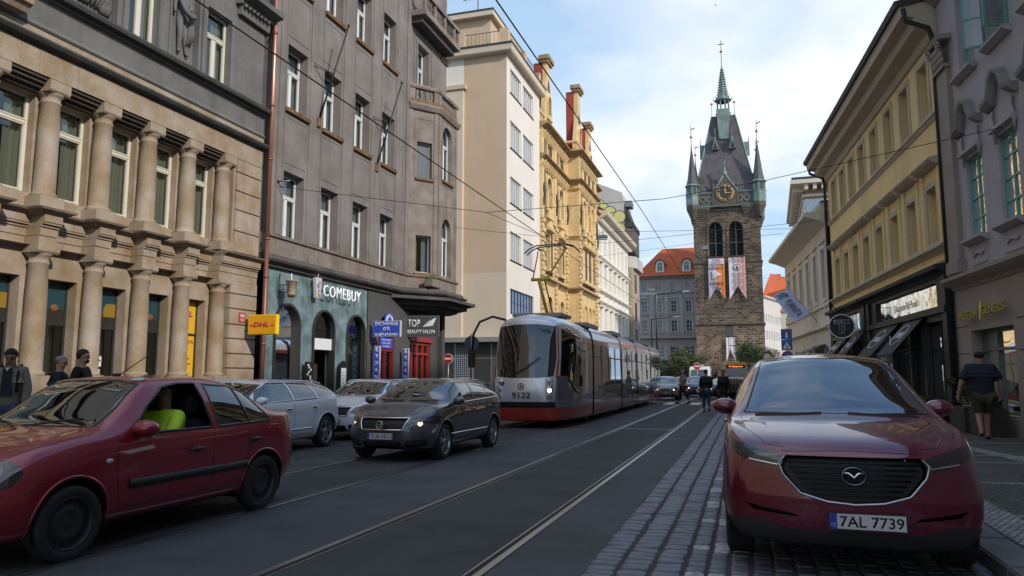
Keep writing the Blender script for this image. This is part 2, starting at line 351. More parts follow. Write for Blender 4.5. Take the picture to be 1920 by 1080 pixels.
M['stone_grey'] = rough_surface('weathered_sandstone', (0.24, .185, .14), .3, 1.6, .85, .2, 22, streak=.5, streak_col=(.07, .06, .05))
M['lead'] = rough_surface('dark_moulding', (0.055, .055, .05), .3, 2, .7, .1)
M['grey_stucco'] = rough_surface('grey_stucco', (0.17, .165, .155), .22, .9, .9, .15, 40, streak=.45, streak_col=(.075, .068, .062))
M['brown_stucco'] = rough_surface('brown_grey_stucco', (0.205, .178, .152), .2, .8, .9, .18, 45, streak=.6, streak_col=(.17, .13, .095), tint=(.235, .21, .2))
M['stained'] = rough_surface('stained_stucco', (0.25, .21, .18), .3, 1.4, .9, .2, 35, streak=.8, streak_col=(.16, .085, .025))
M['rust_sill'] = rough_surface('rusty_sill', (0.2, .12, .06), .4, 5, .8, .2, 30)
M['dark_cornice'] = rough_surface('sooty_cornice', (0.10, .088, .08), .35, 1.5, .85, .2, 25, streak=.5, streak_col=(.05, .04, .035))
M['white_frame'] = principled('white_window_paint', (0.72, .72, .70), .45)
M['cream_frame'] = principled('cream_window_paint', (0.66, .63, .52), .45)
M['glass'] = glass('window_glass', (.55, .62, .62), .75, .06, .004, 1.1)
M['glass_dark'] = glass('shop_glass', (.4, .5, .47), .7, .05, .003, .8)
M['glass_warp'] = glass('old_warped_glass', (.5, .5, .5), .35, .38, .03, 1.6)
M['glass_far'] = principled('far_window_glass', (0.035, .05, .06), .08, 0, Specular_IOR_Level=.9)
M['curtain'] = principled('net_curtain', (0.62, .64, .68), .9)
M['curtain_green'] = principled('sage_curtain', (0.66, .61, .44), .9)
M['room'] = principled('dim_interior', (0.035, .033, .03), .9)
M['copper'] = principled('copper_pipe', (0.62, .27, .18), .38, .7)
M['copper_old'] = principled('tarnished_copper_pipe', (0.3, .12, .075), .5, .6)
M['iron'] = principled('black_iron', (0.02, .02, .02), .5, .3)
M['steel'] = principled('grey_steel', (0.25, .26, .27), .4, .7)
# ================================================================ GROUND
M['asphalt'] = rough_surface('asphalt', (0.068, .073, .079), .34, .7, .8, .35, 90, spec=.35)
M['asphalt_track'] = rough_surface('track_asphalt', (0.058, .062, .065), .3, .8, .85, .35, 110, spec=.3)
M['sett_dark'] = block_surface('parking_setts', (.075, .078, .08), (.05, .052, .055), (.025, .025, .024), .2, .14, .012, .8, .8, .4, 5, axis='flat')
M['mosaic'] = block_surface('mosaic_paving', (.10, .105, .10), (.065, .068, .066), (.035, .034, .03), .065, .065, .008, .85, .6, .35, 1.5, axis='flat')
M['mosaic_white'] = block_surface('white_mosaic_paving', (.36, .37, .38), (.2, .21, .22), (.06, .06, .055), .065, .065, .009, .8, .6, .4, 4, axis='flat')
M['kerbstone'] = rough_surface('granite_kerb', (.14, .15, .155), .25, 3, .75, .25, 60)
M['rail_steel'] = principled('polished_rail', (0.30, .31, .33), .32, .9)
M['groove'] = principled('rail_groove', (0.012, .012, .011), .9)
M['road_paint'] = rough_surface('worn_road_paint', (.62, .63, .64), .25, 8, .7, .1, 60)
def slab(name, x0, x1, y0, y1, z0, z1, mat, label=None):
    o = MB().box(x0, x1, y0, y1, z0, z1).build(name, mat); tag(o, label, kind='structure'); return o
g = MB(); g.quad((-400, -60, -.02), (400, -60, -.02), (400, 700, -.02), (-400, 700, -.02)); tag(g.build('ground', M['asphalt']), kind='structure')
g = MB()
g.quad((-10.1, -25, 0), (-1.18, -25, 0), (-1.18, 135, 0), (-10.1, 135, 0)); tag(g.build('road', M['asphalt']), 'dark asphalt carriageway with two tram tracks', kind='structure')
g = MB(); g.quad((-3.35, -25, .004), (-1.9, -25, .004), (-1.9, 60, .004), (-3.35, 60, .004)); g.quad((-6.42, -25, .004), (-4.98, -25, .004), (-4.98, 60, .004), (-6.42, 60, .004))
tag(g.build('track_bed', M['asphalt_track']), 'slightly darker asphalt between the rails', kind='structure')
for x in (-1.87, -3.36, -4.95, -6.40):
    r = MB(); s_ = 1 if x in (-3.36, -6.40) else -1       # groove on the inner side
    r.box(x - .03, x + .03, -25, 118, -.01, .010)
    r.box(x + s_ * .034, x + s_ * .078, -25, 118, -.01, .0065) if s_ > 0 else r.box(x - .078, x - .034, -25, 118, -.01, .0065)
    o = r.build('tram_rail', M['rail_steel']); tag(o, kind='structure')
    o.data.materials.append(M['groove'])
    for p in o.data.polygons:
        if abs(p.center.x - x) > .033: p.material_index = 1
    l = MB(); a = x + s_ * .081; b = x + s_ * .098; l.box(min(a, b), max(a, b), -25, 118, -.01, .009); tag(l.build('rail_lip', M['rail_steel']), kind='structure')
# drain bar across the track and pedestrian crossing
g = MB(); g.box(-3.30, -1.93, 20.4, 20.46, .0, .011); tag(g.build('road_joint', M['rail_steel']), kind='structure')
g = MB()
for a in (-7.9, -6.65, -5.35, -4.15, -2.85, -1.62, -.4, .9):
    g.box(a, a + .5, 38.6, 41.2, .0, .012)
tag(g.build('crossing_stripes', M['road_paint']), 'white zebra crossing bars beyond the tram', kind='structure')
tag(slab('parking_lane', -10.1, -7.35, -25, 33.5, -.01, .006, M['sett_dark']), kind='structure')
slab('kerb', -10.1, -9.85, -25, 33.2, 0, .125, M['kerbstone'])
slab('pavement', -16, -10.1, -25, 33.2, -.01, .12, M['mosaic'])
slab('pavement', -16, -10.0, 39.6, 100, -.01, .12, M['mosaic'])
slab('kerb', -10.0, -9.75, 39.6, 100, 0, .125, M['kerbstone'])
# right kerb and pavement
k = MB(); y = -6.0
while y < 60:
    k.box(1.63, 1.93, y + .006, y + .99, -.01, .125 + random.uniform(-.003, .003)); y += 1.0
tag(k.build('kerb', M['kerbstone'], bevel=.012), 'granite kerb stones beside the parked dark red car', kind='structure')
slab('pavement', 1.935, 9, -10, 60, -.01, .118, M['mosaic'])
g = MB()
def strip(g, pts, wd, z=.123):
    for i in range(len(pts) - 1):
        a, b = Vector(pts[i]), Vector(pts[i + 1]); d = (b - a).normalized(); nn = Vector((-d.y, d.x)) * wd / 2
        g.poly([(a.x + nn.x, a.y + nn.y, z), (b.x + nn.x, b.y + nn.y, z), (b.x - nn.x, b.y - nn.y, z), (a.x - nn.x, a.y - nn.y, z)])
strip(g, [(2.13, -8), (2.13, 55)], .36)
for y in (3.2, 5.7, 8.15, 10.55, 13.0, 14.1, 16.8, 18.1, 20.5, 23, 25.5): strip(g, [(2.32, y), (5.9, y + .12)], .13)
strip(g, [(3.3, 17.9), (3.75, 15.4), (4.05, 13.5), (4.2, 12.4), (5.0, 11.3), (5.7, 8.0)], .34, .1245)
strip(g, [(6.0, 16), (5.45, 18.8), (4.65, 21.5), (4.3, 26)], .22, .1236)
tag(g.build('paving_pattern', M['mosaic_white']), 'pale mosaic bands set in the right pavement', kind='structure')
# cobbles: every stone its own lump inside one surface mesh
M['cobble'] = rough_surface('blue_grey_cobble', (.078, .095, .135), .4, 5.5, .5, .3, 60, tint=(.10, .11, .14), spec=.5)
M['cobble_joint'] = principled('cobble_joint', (.040, .038, .035), .95)
M['cobble_paint'] = rough_surface('worn_white_cobble', (.42, .43, .46), .5, 16, .7, .2, 60)
slab('gutter_bed', -1.18, 1.63, -12, 60, -.01, .005, M['cobble_joint'])
def stone(mb, x, y, lx, ly, h):
    a, b = lx / 2, ly / 2; rz = random.uniform(-.03, .03); c, s_ = math.cos(rz), math.sin(rz); rr = min(a, b) * .35; t = random.uniform(-.04, .04); t2 = random.uniform(-.04, .04)
    def ringp(k, z):
        o = []
        for sx, sy in ((1, 1), (-1, 1), (-1, -1), (1, -1)):
            for (dx, dy) in (((0, -rr), (-rr * .3, -rr * .3), (-rr, 0)) if sx * sy > 0 else ((-rr, 0), (-rr * .3, -rr * .3), (0, -rr))):
                px, py = sx * (a * k + dx), sy * (b * k + dy); o.append((x + px * c - py * s_, y + px * s_ + py * c, z + px * t + py * t2))
        return o
    v = ringp(1, 0) + ringp(.97, h * .6) + ringp(.84, h); m = 12
    mb.add(v, [(i, (i + 1) % m, m + (i + 1) % m, m + i) for i in range(m)] + [(m + i, m + (i + 1) % m, 2 * m + (i + 1) % m, 2 * m + i) for i in range(m)] + [tuple(range(2 * m, 3 * m))], True)
cb_, cp_ = MB(), MB()
cols = [(-1.18, .225), (-.945, .225), (-.71, .215), (-.485, .15), (-.325, .14), (-.175, .14)] + [(-.02 + .15 * i, .14) for i in range(11)]
for x0, wd in cols:
    y = 2.2 if x0 < .1 else 3.0
    while y < 40:
        ly = random.uniform(.105, .16) if x0 > -.5 else random.uniform(.11, .175)
        wob = .006 * math.sin(y * 1.3 + x0 * 3) + random.uniform(-.006, .006)
        white = (-.5 < x0 < -.1) and ((y % 1.06) < .30) and y < 12 and random.random() < .8
        stone(cp_ if white else cb_, x0 + wd / 2 + wob, y + ly / 2, wd - .012 + random.uniform(-.006, .002), ly - .013, random.uniform(.010, .017)); y += ly
    if x0 > 1.45: break
tag(cb_.build('cobbles', M['cobble']), 'rows of blue grey cobbles between asphalt and parked red car', kind='structure')
tag(cp_.build('painted_cobbles', M['cobble_paint']), 'cobbles with worn white parking line paint', kind='structure')

# ================================================================ SANDSTONE BUILDING (left, nearest)
U0 = 2.0
def column(parent, u, z0, z1, r, n, half=True):
    """tuscan column, base on its plinth; z1 is the underside of the abacus"""
    key = ('col', round(z1 - z0, 3), r)
    if key not in WC:
        c = MB(-1); h = z1 - z0; prof = [(r * 1.22, 0), (r * 1.26, .03), (r * 1.22, .06), (r * 1.06, .075), (r * 1.02, .1), (r, h * .33), (r * .97, h * .66), (r * .88, h - .22), (r * .97, h - .2), (r * .97, h - .17), (r * .88, h - .155), (r * .88, h - .09), (r * 1.0, h - .06), (r * 1.16, h - .02), (r * 1.16, h)]
        c.lathe(0, 0, prof, 28); me = c.mesh('column'); me.materials.append(M['stone']); WC[key] = me
    return link('column', WC[key], parent, (u, -n, z0))
b = facade_thing('sandstone_building', 'sandstone building with two tiers of columns under a dark grey upper storey', 'building', -1, -13.0, 0)
cols_u = [4.6 + 1.3 * i for i in range(9)] + [16.34]        # ... 11.1, 12.4, 13.7, 15.0, 16.3
cols_u = [16.33 - 1.31 * i for i in range(9)][::-1]
UE = 17.72
# ground-floor wall: piers and shop openings
mb = MB(-1); holes = []
for i in range(len(cols_u) - 1):
    c0, c1 = cols_u[i], cols_u[i + 1]; m = (c0 + c1) / 2; holes.append((m - .36, m + .42, .12, 3.36))
wall_holes(mb, cols_u[0] - .7, 16.55, .12, 3.95, holes, -.42, .3)
for h in holes: mb.box(h[0] - .05, h[1] + .05, -1.35, -1.3, .1, 3.5)
mb.box(cols_u[0] - .7, 16.55, -3, -1.4, 0, 12.5); mb.box(-40, cols_u[0] - .7, -8, -.1, 0, 17)  # second box: unseen block behind the camera, added to darken car reflections
mb.quad((cols_u[0] - .7, -.42, 3.95), (16.55, -.42, 3.95), (16.55, -.2, 3.95), (cols_u[0] - .7, -.2, 3.95))
mb.build('wall', M['stone'], b)
for i, h in enumerate(holes):       # shop windows with printed film at the top
    f = MB(-1); ring(f, h[0], h[1], .5, 3.36, .045, -.72, -.66); f.box(h[0], h[1], -.71, -.655, 2.45, 2.5)
    fo = f.build('shop_window', principled('dark_shop_frame', (.03, .035, .033), .4), b)
    MB(-1).quad((h[0], -.69, .5), (h[1], -.69, .5), (h[1], -.69, 2.45), (h[0], -.69, 2.45)).build('pane', M['glass_dark'], fo)
    curt = MB(-1); curt.box(h[0] + .34, h[1] - .04, -.99, -.97, .3, 2.2); curt.build('screen_panel', principled('sage_panel', (.16, .21, .18), .8), fo)
    last = i == len(holes) - 1
    po = MB(-1); po.box(h[0] + .04, h[1] - .04, -.69, -.68, 2.5, 3.32)
    if not last:
        pm = principled('poster_sky_%d' % (i % 2), (.015, .055, .07) if i % 2 else (.02, .06, .075), .35)
        pp = po.build('poster', pm, fo)
        MB(-1).box(h[0] + .04, h[1] - .04, -.679, -.672, 2.5, 2.78).build('poster_ground', principled('poster_ground', (.03, .028, .022), .4), pp)
        if i % 2 == 1: MB(-1).prism([(h[0] + .42, 2.72), (h[0] + .74, 2.72), (h[0] + .74, 3.02), (h[0] + .5, 3.02), (h[0] + .42, 2.9)], 'n', -.676, -.66).build('poster_van', principled('poster_yellow', (.28, .17, .02), .4), pp)
        else: MB(-1).ball((h[0] + .5, -.672, 2.82), .07, sc_=(1.3, .15, 1)).build('poster_parcel', principled('poster_orange', (.25, .09, .03), .4), pp)
    else:
        ye = principled('carrier_yellow', (.72, .42, .02), .45); dr = principled('carrier_red', (.42, .02, .03), .45)
        pp = po.build('poster', ye, fo); q = MB(-1).box(h[0] + .05, h[1] - .05, -.69, -.683, .5, 2.44).build('poster', ye, fo)
        text('DHL', 'lettering', dr, pp, ((h[0] + h[1]) / 2, .672, 3.0), (1, 0, 0), (0, 0, 1), .5, .14, slant=.3, bold=.02)
        text('VYZKOUŠEJTE', 'lettering', dr, q, ((h[0] + h[1]) / 2 - .12, .675, 2.28), (1, 0, 0), (0, 0, 1), .85, .12, bold=.01)
        text('BUY ONE', 'lettering', dr, q, ((h[0] + h[1]) / 2, .675, 1.86), (1, 0, 0), (0, 0, 1), .4, .05)
        text('AIR & OCEAN', 'lettering', dr, q, ((h[0] + h[1]) / 2, .675, 1.72), (1, 0, 0), (0, 0, 1), .45, .05)
# small white notice stickers in the third bay
st = MB(-1).box(13.0, 13.13, -.655, -.65, 1.62, 1.86).build('notice', principled('notice_white', (.7, .7, .7), .5), b)
MB(-1).box(13.0, 13.13, -.65, -.647, 1.84, 1.86).build('notice_strip', principled('notice_red', (.6, .05, .05), .5), st)
MB(-1).prism([(13.03, 1.76), (13.1, 1.72), (13.11, 1.75), (13.05, 1.79)], 'n', -.65, -.646).build('camera_symbol', M['iron'], st)
MB(-1).box(13.0, 13.1, -.655, -.65, 1.42, 1.56).build('notice', principled('notice_white', (.7, .7, .7), .5), b)
# entablature between the tiers, breaking forward over each column
def entab(u0, u1, n, mt=True):
    m = MB(-1); m.box(u0, u1, -.6, n, 3.95, 4.13); m.box(u0, u1, -.6, n + .02, 4.14, 4.30); m.box(u0, u1, -.6, n + .05, 4.305, 4.36); m.box(u0, u1, -.6, n + .1, 4.36, 4.4)
    m.box(u0, u1, -.6, n + .12, 4.40, 4.54)
    d = MB(-1); e = .0
    d.prism([(-.6, 4.54), (n + .12, 4.54), (n + .2, 4.60), (n + .25, 4.62), (n + .27, 4.66), (n + .1, 4.70), (-.6, 4.72)], 'u', u0 - e, u1 + e)
    return m, d
m, d = entab(cols_u[0] - .7, 16.1, -.42); m.build('entablature', M['stone'], b); d.build('cornice', M['stone_grey'], b)
for c in cols_u:
    column(b, c, 1.42, 3.8, .2, -.25); MB(-1).box(c - .24, c + .24, -.5, -.01, .12, 1.42).build('plinth', M['stone'], b, bevel=.01)
    MB(-1).prism([(-.5, 3.8), (-.03, 3.8), (0, 3.84), (0, 3.95), (-.5, 3.95)], 'u', c - .25, c + .25).build('abacus', M['stone'], b)
    if c < 16:
        m, d = entab(c - .2, c + .2, -.05)
        m.build('entablature_block', M['stone'], b); d2 = MB(-1); d2.path([(-.3, 4.54), (0, 4.54), (.08, 4.6), (.13, 4.62), (.15, 4.66), (0, 4.70), (-.3, 4.72)], [(c - .26, -.5), (c - .26, .07), (c + .26, .07), (c + .26, -.5)]); d2.build('cornice_block', M['stone_grey'], b)
    MB(-1).box(c - .27, c + .27, -.55, .0, 4.70, 4.93).build('pedestal', M['stone'], b, bevel=.008)
    column(b, c, 4.93, 7.05, .2, -.25); MB(-1).prism([(-.5, 7.05), (-.03, 7.05), (0, 7.09), (0, 7.28), (-.5, 7.28)], 'u', c - .24, c + .24).build('abacus', M['stone'], b)
m, d = entab(16.1, UE - .04, -.05); m.build('entablature', M['stone'], b); d.build('cornice', M['stone_grey'], b)
# first-floor wall and windows
mb = MB(-1); holes = []
for i in range(len(cols_u) - 1):
    m_ = (cols_u[i] + cols_u[i + 1]) / 2; holes.append((m_ - .40, m_ + .46, 5.0, 7.02))
wall_holes(mb, cols_u[0] - .7, 16.55, 4.7, 7.35, holes, -.42, .3)
mb.build('wall', M['stone'], b)
for i, h in enumerate(holes):
    window(b, -1, h[0], h[2], h[1] - h[0], h[3] - h[2], 'T1', M['cream_frame'], M['glass'], -.62, 0, M['curtain_green'], M['room'], t=.06, curt='right')
# stepped soffit between the columns, frieze above
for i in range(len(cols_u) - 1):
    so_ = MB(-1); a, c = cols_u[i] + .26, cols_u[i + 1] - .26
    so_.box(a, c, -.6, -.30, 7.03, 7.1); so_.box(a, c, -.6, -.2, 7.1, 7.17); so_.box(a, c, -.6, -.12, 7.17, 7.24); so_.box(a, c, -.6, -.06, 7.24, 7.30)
    so_.build('soffit', rough_surface('shaded_soffit', (.085, .068, .055), .25, 2, .9, .15), b)  # dark stone colour stands in for the shade under the steps
fz = MB(-1); us = [cols_u[0] - .7, 6.6, 8.2, 9.55, 10.6, 11.5, 12.75, 14.2, 15.4, 16.5, UE - .04]
for i in range(len(us) - 1): fz.box(us[i] + .002, us[i + 1] - .002, -.6, -.02 + .003 * (i % 3), 7.30, 7.80)
fz.box(us[0], UE - .04, -.6, 0, 7.98, 8.16)
fz.build('frieze', M['stone'], b)
MB(-1).prism([(-.3, 7.80), (.02, 7.80), (.03, 7.83), (.13, 7.86), (.17, 7.92), (.15, 7.97), (.02, 7.99), (-.3, 7.98)], 'u', us[0], UE + .02).build('gutter_moulding', M['lead'], b)
# rusticated end pier with house-number plates
ru = MB(-1); z = .12
zs_ = [.12, .5, .87, 1.25, 1.62, 2.0, 2.4, 2.78, 3.2, 3.6, 3.95]
for i in range(len(zs_) - 1): ru.box(16.55, UE - .04, -.6, -.02, zs_[i] + .015, zs_[i + 1] - .012)
zs_ = [4.72, 5.3, 5.88, 6.4, 6.92, 7.30]
for i in range(len(zs_) - 1): ru.box(16.62, UE - .04, -.6, -.02, zs_[i] + .015, zs_[i + 1] - .012)
ru.box(16.56, UE - .06, -.62, -.075, .12, 7.28)
ru.build('quoin_pier', M['stone'], b, bevel=.01)
rp = tag(MB(-1).box(16.93, 17.2, -.02, .0, 2.86, 3.12).build('number_plate', principled('plate_red', (.45, .05, .05), .35)), 'red enamel house number plate 889 on the sandstone pier', 'plate'); rp.matrix_world = b.matrix_world if False else Matrix.Translation((-13, 0, 0)) @ Matrix.Rotation(R(90), 4, 'Z')
wp = principled('sign_white', (.78, .78, .78), .4)
text('889', 'lettering', wp, rp, (17.065, -.004, 3.03), (1, 0, 0), (0, 0, 1), .17, .09, .003, .01); text('NOVÉ MĚSTO', 'lettering', wp, rp, (17.065, -.004, 2.94), (1, 0, 0), (0, 0, 1), .2, .03, .003); text('PRAHA 1', 'lettering', wp, rp, (17.065, -.004, 2.895), (1, 0, 0), (0, 0, 1), .12, .026, .003)
bp_ = tag(MB(-1).box(17.38, 17.58, -.02, .0, 2.87, 3.09).build('number_plate', principled('plate_blue', (.04, .06, .3), .35)), 'blue enamel house number plate 17 on the sandstone pier', 'plate'); bp_.matrix_world = rp.matrix_world
text('17', 'lettering', wp, bp_, (17.48, -.004, 2.98), (1, 0, 0), (0, 0, 1), .09, .1, .003, .01)
# grey upper part
g1 = MB(-1); g1.prism([(-.6, 8.165), (.02, 8.165), (.05, 8.2), (-.02, 8.3), (-.03, 8.72), (.02, 8.8), (-.6, 8.8)], 'u', us[0], UE - .03); g1.build('band', M['grey_stucco'], b)
g2 = MB(-1); g2.prism([(-.6, 8.8), (.08, 8.8), (.09, 8.84), (.2, 8.88), (.22, 8.95), (.17, 9.0), (.1, 9.06), (-.6, 9.08)], 'u', us[0], UE); g2.build('sill_cornice', M['lead'], b)
hh = [(8.3, 9.25, 9.1, 11.3), (10.35, 11.2, 9.1, 11.3), (12.72, 13.62, 9.1, 11.3), (15.25, 16.2, 9.1, 11.0)]
panels = [(11.38, 12.42, 9.16, 11.2), (14.03, 14.98, 9.16, 11.5)]
g3 = MB(-1); wall_holes(g3, us[0], UE - .03, 9.08, 16.5, hh + panels, -.12, .25)
for p in panels: g3.box(p[0], p[1], -.4, -.27, p[2], p[3])
for h in hh: ring(g3, h[0] - .14, h[1] + .14, h[2] - .3, h[3] + .14, .14, -.125, -.06)
for p in panels: ring(g3, p[0] - .05, p[1] + .05, p[2] - .05, p[3] + .05, .05, -.125, -.08)
g3.quad((UE - .03, -.12, 9.08), (UE - .03, -5, 9.08), (UE - .03, -5, 16.5), (UE - .03, -.12, 16.5))
g3.build('upper_wall', M['grey_stucco'], b)
for h in hh: window(b, -1, h[0], h[2], h[1] - h[0], h[3] - h[2], 'T', M['cream_frame'], M['glass'], -.3, 0, M['curtain_green'], M['room'], t=.06, curt='right')
g4 = MB(-1); g4.prism([(-.3, 11.62), (.1, 11.62), (.12, 11.7), (.42, 11.78), (.45, 11.9), (-.3, 11.95)], 'u', 16.35, UE + .12)
for i in range(7): g4.ball((16.5 + .17 * i, .12, 11.58), .055)
g4.prism([(-.2, 11.35), (.02, 11.35), (.05, 11.6), (-.2, 11.62)], 'u', 16.45, UE)
g4.build('upper_cornice', M['grey_stucco'], b)
g5 = MB(-1); g5.prism([(-.2, 8.2), (.25, 8.22), (.32, 8.32), (.4, 8.36), (.42, 8.6), (-.2, 8.62)], 'u', 8.0, 10.05); g5.build('portal_cornice', M['stone'], b)
# relief figures (carved stone, generic draped figure and fruit swag)
def skin_mesh(name, verts, edges, radii, sub=2, root=0, flat=1.0):
    me = bpy.data.meshes.new(name); me.from_pydata(verts, edges, []); o = bpy.data.objects.new(name, me); COL.objects.link(o)
    md = o.modifiers.new('s', 'SKIN'); md.use_smooth_shade = True
    for i, d_ in enumerate(me.skin_vertices[0].data): d_.radius = (radii[i], radii[i] * flat) if not isinstance(radii[i], tuple) else radii[i]; d_.use_root = (i == root)
    ms = o.modifiers.new('u', 'SUBSURF'); ms.levels = sub; ms.render_levels = sub
    dg = bpy.context.evaluated_depsgraph_get(); dg.update(); out = bpy.data.meshes.new_from_object(o.evaluated_get(dg)); out.name = name
    bpy.data.objects.remove(o); bpy.data.meshes.remove(me); return out
vs_ = [(0, 0, 1.05), (0, -.03, 1.3), (0, -.03, 1.5), (0, -.02, 1.62), (0, -.03, 1.78), (-.17, 0, 1.52), (-.27, -.02, 1.25), (-.3, -.06, .98), (.17, 0, 1.52), (.26, -.05, 1.3), (.1, -.13, 1.2), (-.08, 0, .95), (-.1, -.06, .55), (-.06, 0, .12), (-.1, -.06, .06), (.08, 0, .95), (.13, 0, .52), (.2, 0, .1), (.24, -.06, .05)]
es_ = [(0, 1), (1, 2), (2, 3), (3, 4), (2, 5), (5, 6), (6, 7), (2, 8), (8, 9), (9, 10), (0, 11), (11, 12), (12, 13), (13, 14), (0, 15), (15, 16), (16, 17), (17, 18)]
rs_ = [.15, .13, .15, .055, .1, .07, .05, .035, .07, .05, .04, .1, .075, .05, .04, .1, .075, .05, .04]
fig = skin_mesh('relief_figure', vs_, es_, rs_, 2); fig.materials.append(M['grey_stucco'])
link('relief_figure', fig, b, (14.5, .22, 9.35))
dr_ = MB(-1)
dr_.tube([(14.27, -.1, 10.75), (14.35, .0, 10.45), (14.5, .06, 10.3), (14.66, .02, 10.38), (14.74, -.05, 10.5)], [.04, .06, .08, .07, .03], 10)
for i in range(5): dr_.tube([(14.66 + .03 * i, -.12, 10.4), (14.68 + .035 * i, -.13, 10.0), (14.62 + .05 * i, -.14, 9.65 + .04 * i)], [.02, .04, .02], 8)
dr_.build('relief_drapery', M['grey_stucco'], b)
sw = MB(-1)
for i in range(26):
    a = random.uniform(0, 6.28); sw.ball((11.5 + random.uniform(0, .8), -.24, 9.4 + random.uniform(0, 1.5)), random.uniform(.07, .17), 10, 7, (1, .6, 1.1))
for i in range(8): sw.tube([(11.45 + .1 * i, -.22, 9.35), (11.5 + .1 * i, -.16, 9.6), (11.42 + .12 * i, -.22, 9.9)], [.03, .05, .02], 8)
sw.build('relief_carving', M['grey_stucco'], b)
# copper downpipe between the two facades
dp = thing('downpipe', 'copper rain pipe running down the joint of the first two left buildings', 'downpipe', (-12.87, 17.84, 0))
MB().tube([(0, 0, 5.3), (0, 0, 14.5)], .055, 12).build('upper_pipe', M['copper'], dp); MB().tube([(0, 0, .15), (0, 0, 5.28)], .06, 12).build('lower_pipe', M['copper_old'], dp)
for z in (2.3, 4.2, 5.28, 7.6, 9.2, 11.4, 13.3): MB().tube([(0, 0, z - .03), (0, 0, z + .03)], .075, 12).build('bracket', M['copper_old'], dp)
# carrier sign box, hanging over the pavement
s = thing('hanging_sign', 'yellow illuminated box sign with slanted dark red letters beside the copper pipe', 'sign', (-12.9, 16.9, 0))
cy = principled('sign_yellow', (.80, .36, .01), .35); cyb = principled('sign_yellow_bright', (.85, .62, .02), .35); crd = principled('carrier_red', (.42, .02, .03), .45)

def local_thing_sign(parent_box): pass
MB().box(0.03, .93, -.07, .07, 2.52, 3.06).build('sign_box', cyb, s, bevel=.01)
MB().box(.05, .91, -.078, -.068, 2.54, 3.04).build('sign_face', cy, s)
text('DHL', 'lettering', crd, s, (.48, -.08, 2.79), (1, 0, 0), (0, 0, 1), .5, .13, .004, bold=.03, slant=.35)
for z in (2.745, 2.77):
    MB().box(.1, .2, -.083, -.079, z, z + .014).build('stripe', crd, s); MB().box(.76, .87, -.083, -.079, z, z + .014).build('stripe', crd, s)
MB().box(-.1, .05, -.02, .02, 2.62, 2.66).build('bracket', M['iron'], s)
s.location.y = 17.2
# ================================================================ GREY-BROWN CORNER BUILDING with tea shop
b = facade_thing('corner_building', 'grey brown stucco corner building with canted bay and stone balconies', 'building', -1, -13.0, 0)
U0, U1 = 17.93, 31.3
M['marble'] = rough_surface('blue_green_marble', (.13, .20, .21), .45, 1.7, .3, .02, 6, tint=(.19, .27, .28), spec=.5, streak=.5, streak_col=(.05, .09, .10))
M['charcoal'] = rough_surface('charcoal_plaster', (.09, .086, .085), .12, 1, .8, .08)
wcol = [18.7, 20.75, 22.8, 24.85]
holes = [(u, u + 1.08, z, z + 2.02) for z in (5.50, 9.47, 13.5) for u in wcol]
mb = MB(-1); wall_holes(mb, U0, 27.2, 5.4, 24, holes, 0, .42)
mb.quad((U0, 0, 5.4), (U0, -4, 5.4), (U0, -4, 24), (U0, 0, 24)); mb.box(U0, 27.2, -3, -1, 0, 24)
mb.build('wall', M['brown_stucco'], b)
for h in holes:
    window(b, -1, h[0] + .02, h[2] + .02, 1.04, 1.98, 'T', M['white_frame'], M['glass'], -.32, 0, M['curtain'], M['room'], t=.055)
    if h[2] > 6: MB(-1).prism([(-.3, h[2] - .13), (.1, h[2] - .13), (.12, h[2] - .02), (-.3, h[2] + .02)], 'u', h[0] - .1, h[1] + .1).build('sill', M['rust_sill'], b)
for k, (a, c) in enumerate([(18.3, 18.62), (19.92, 20.64), (21.96, 22.7), (24.0, 24.76), (26.04, 26.7)]):   # shallow lesene strips and panels
    l = MB(-1)
    l.box(a, a + .035, -.05, .03, 5.55, 23.8); l.box(c - .035, c, -.05, .03, 5.55, 23.8)
    l.box(a + .035, c - .035, -.05, .012, 5.55, 23.8); l.build('lesene', M['brown_stucco'], b)
for u in wcol:
    for z in (7.62, 11.6):
        p = MB(-1); ring(p, u - .05, u + 1.13, z + .15, z + 1.6, .03, -.02, .014); p.build('panel_frame', M['brown_stucco'], b)
MB(-1).box(26.9, 27.2, -.05, .06, 5.5, 24).build('lesene', M['brown_stucco'], b)
# belt between shop and first floor
bay = [(27.15, 0), (28.25, .88), (30.35, .88), (31.3, 0)]
bl = MB(-1); line = [(U0 - .03, 0)] + bay
bl.path([(-.3, 4.9), (.03, 4.9), (.05, 5.38), (.12, 5.42), (.14, 5.5), (-.3, 5.54)], line); bl.build('ledge', M['stained'], b)
bl = MB(-1); bl.path([(-.3, 4.55), (.06, 4.55), (.08, 4.62), (.22, 4.68), (.26, 4.74), (.1, 4.8), (.04, 4.92), (-.3, 4.92)], [(U0 - .03, 0), (26.6, 0), (28.05, 1.15), (30.4, 1.15), (31.6, 0)]); bl.build('cornice', M['dark_cornice'], b)
bl = MB(-1); bl.prism([(25.9, .0), (27.9, 1.62), (30.9, 1.62), (32.2, .3), (32.2, -1), (25.9, -1)], 'z', 4.44, 4.56); bl.build('canopy', M['dark_cornice'], b)
MB(-1).prism([(26.6, .0), (28.1, 1.3), (30.7, 1.3), (31.7, .3), (31.7, -1), (26.6, -1)], 'z', 4.24, 4.44).build('canopy_underside', M['charcoal'], b)
MB(-1).prism([(27.1, .0), (28.3, .95), (30.4, .95), (31.2, .3), (31.2, -1), (27.1, -1)], 'z', 4.1, 4.24).build('canopy_underside', M['charcoal'], b)
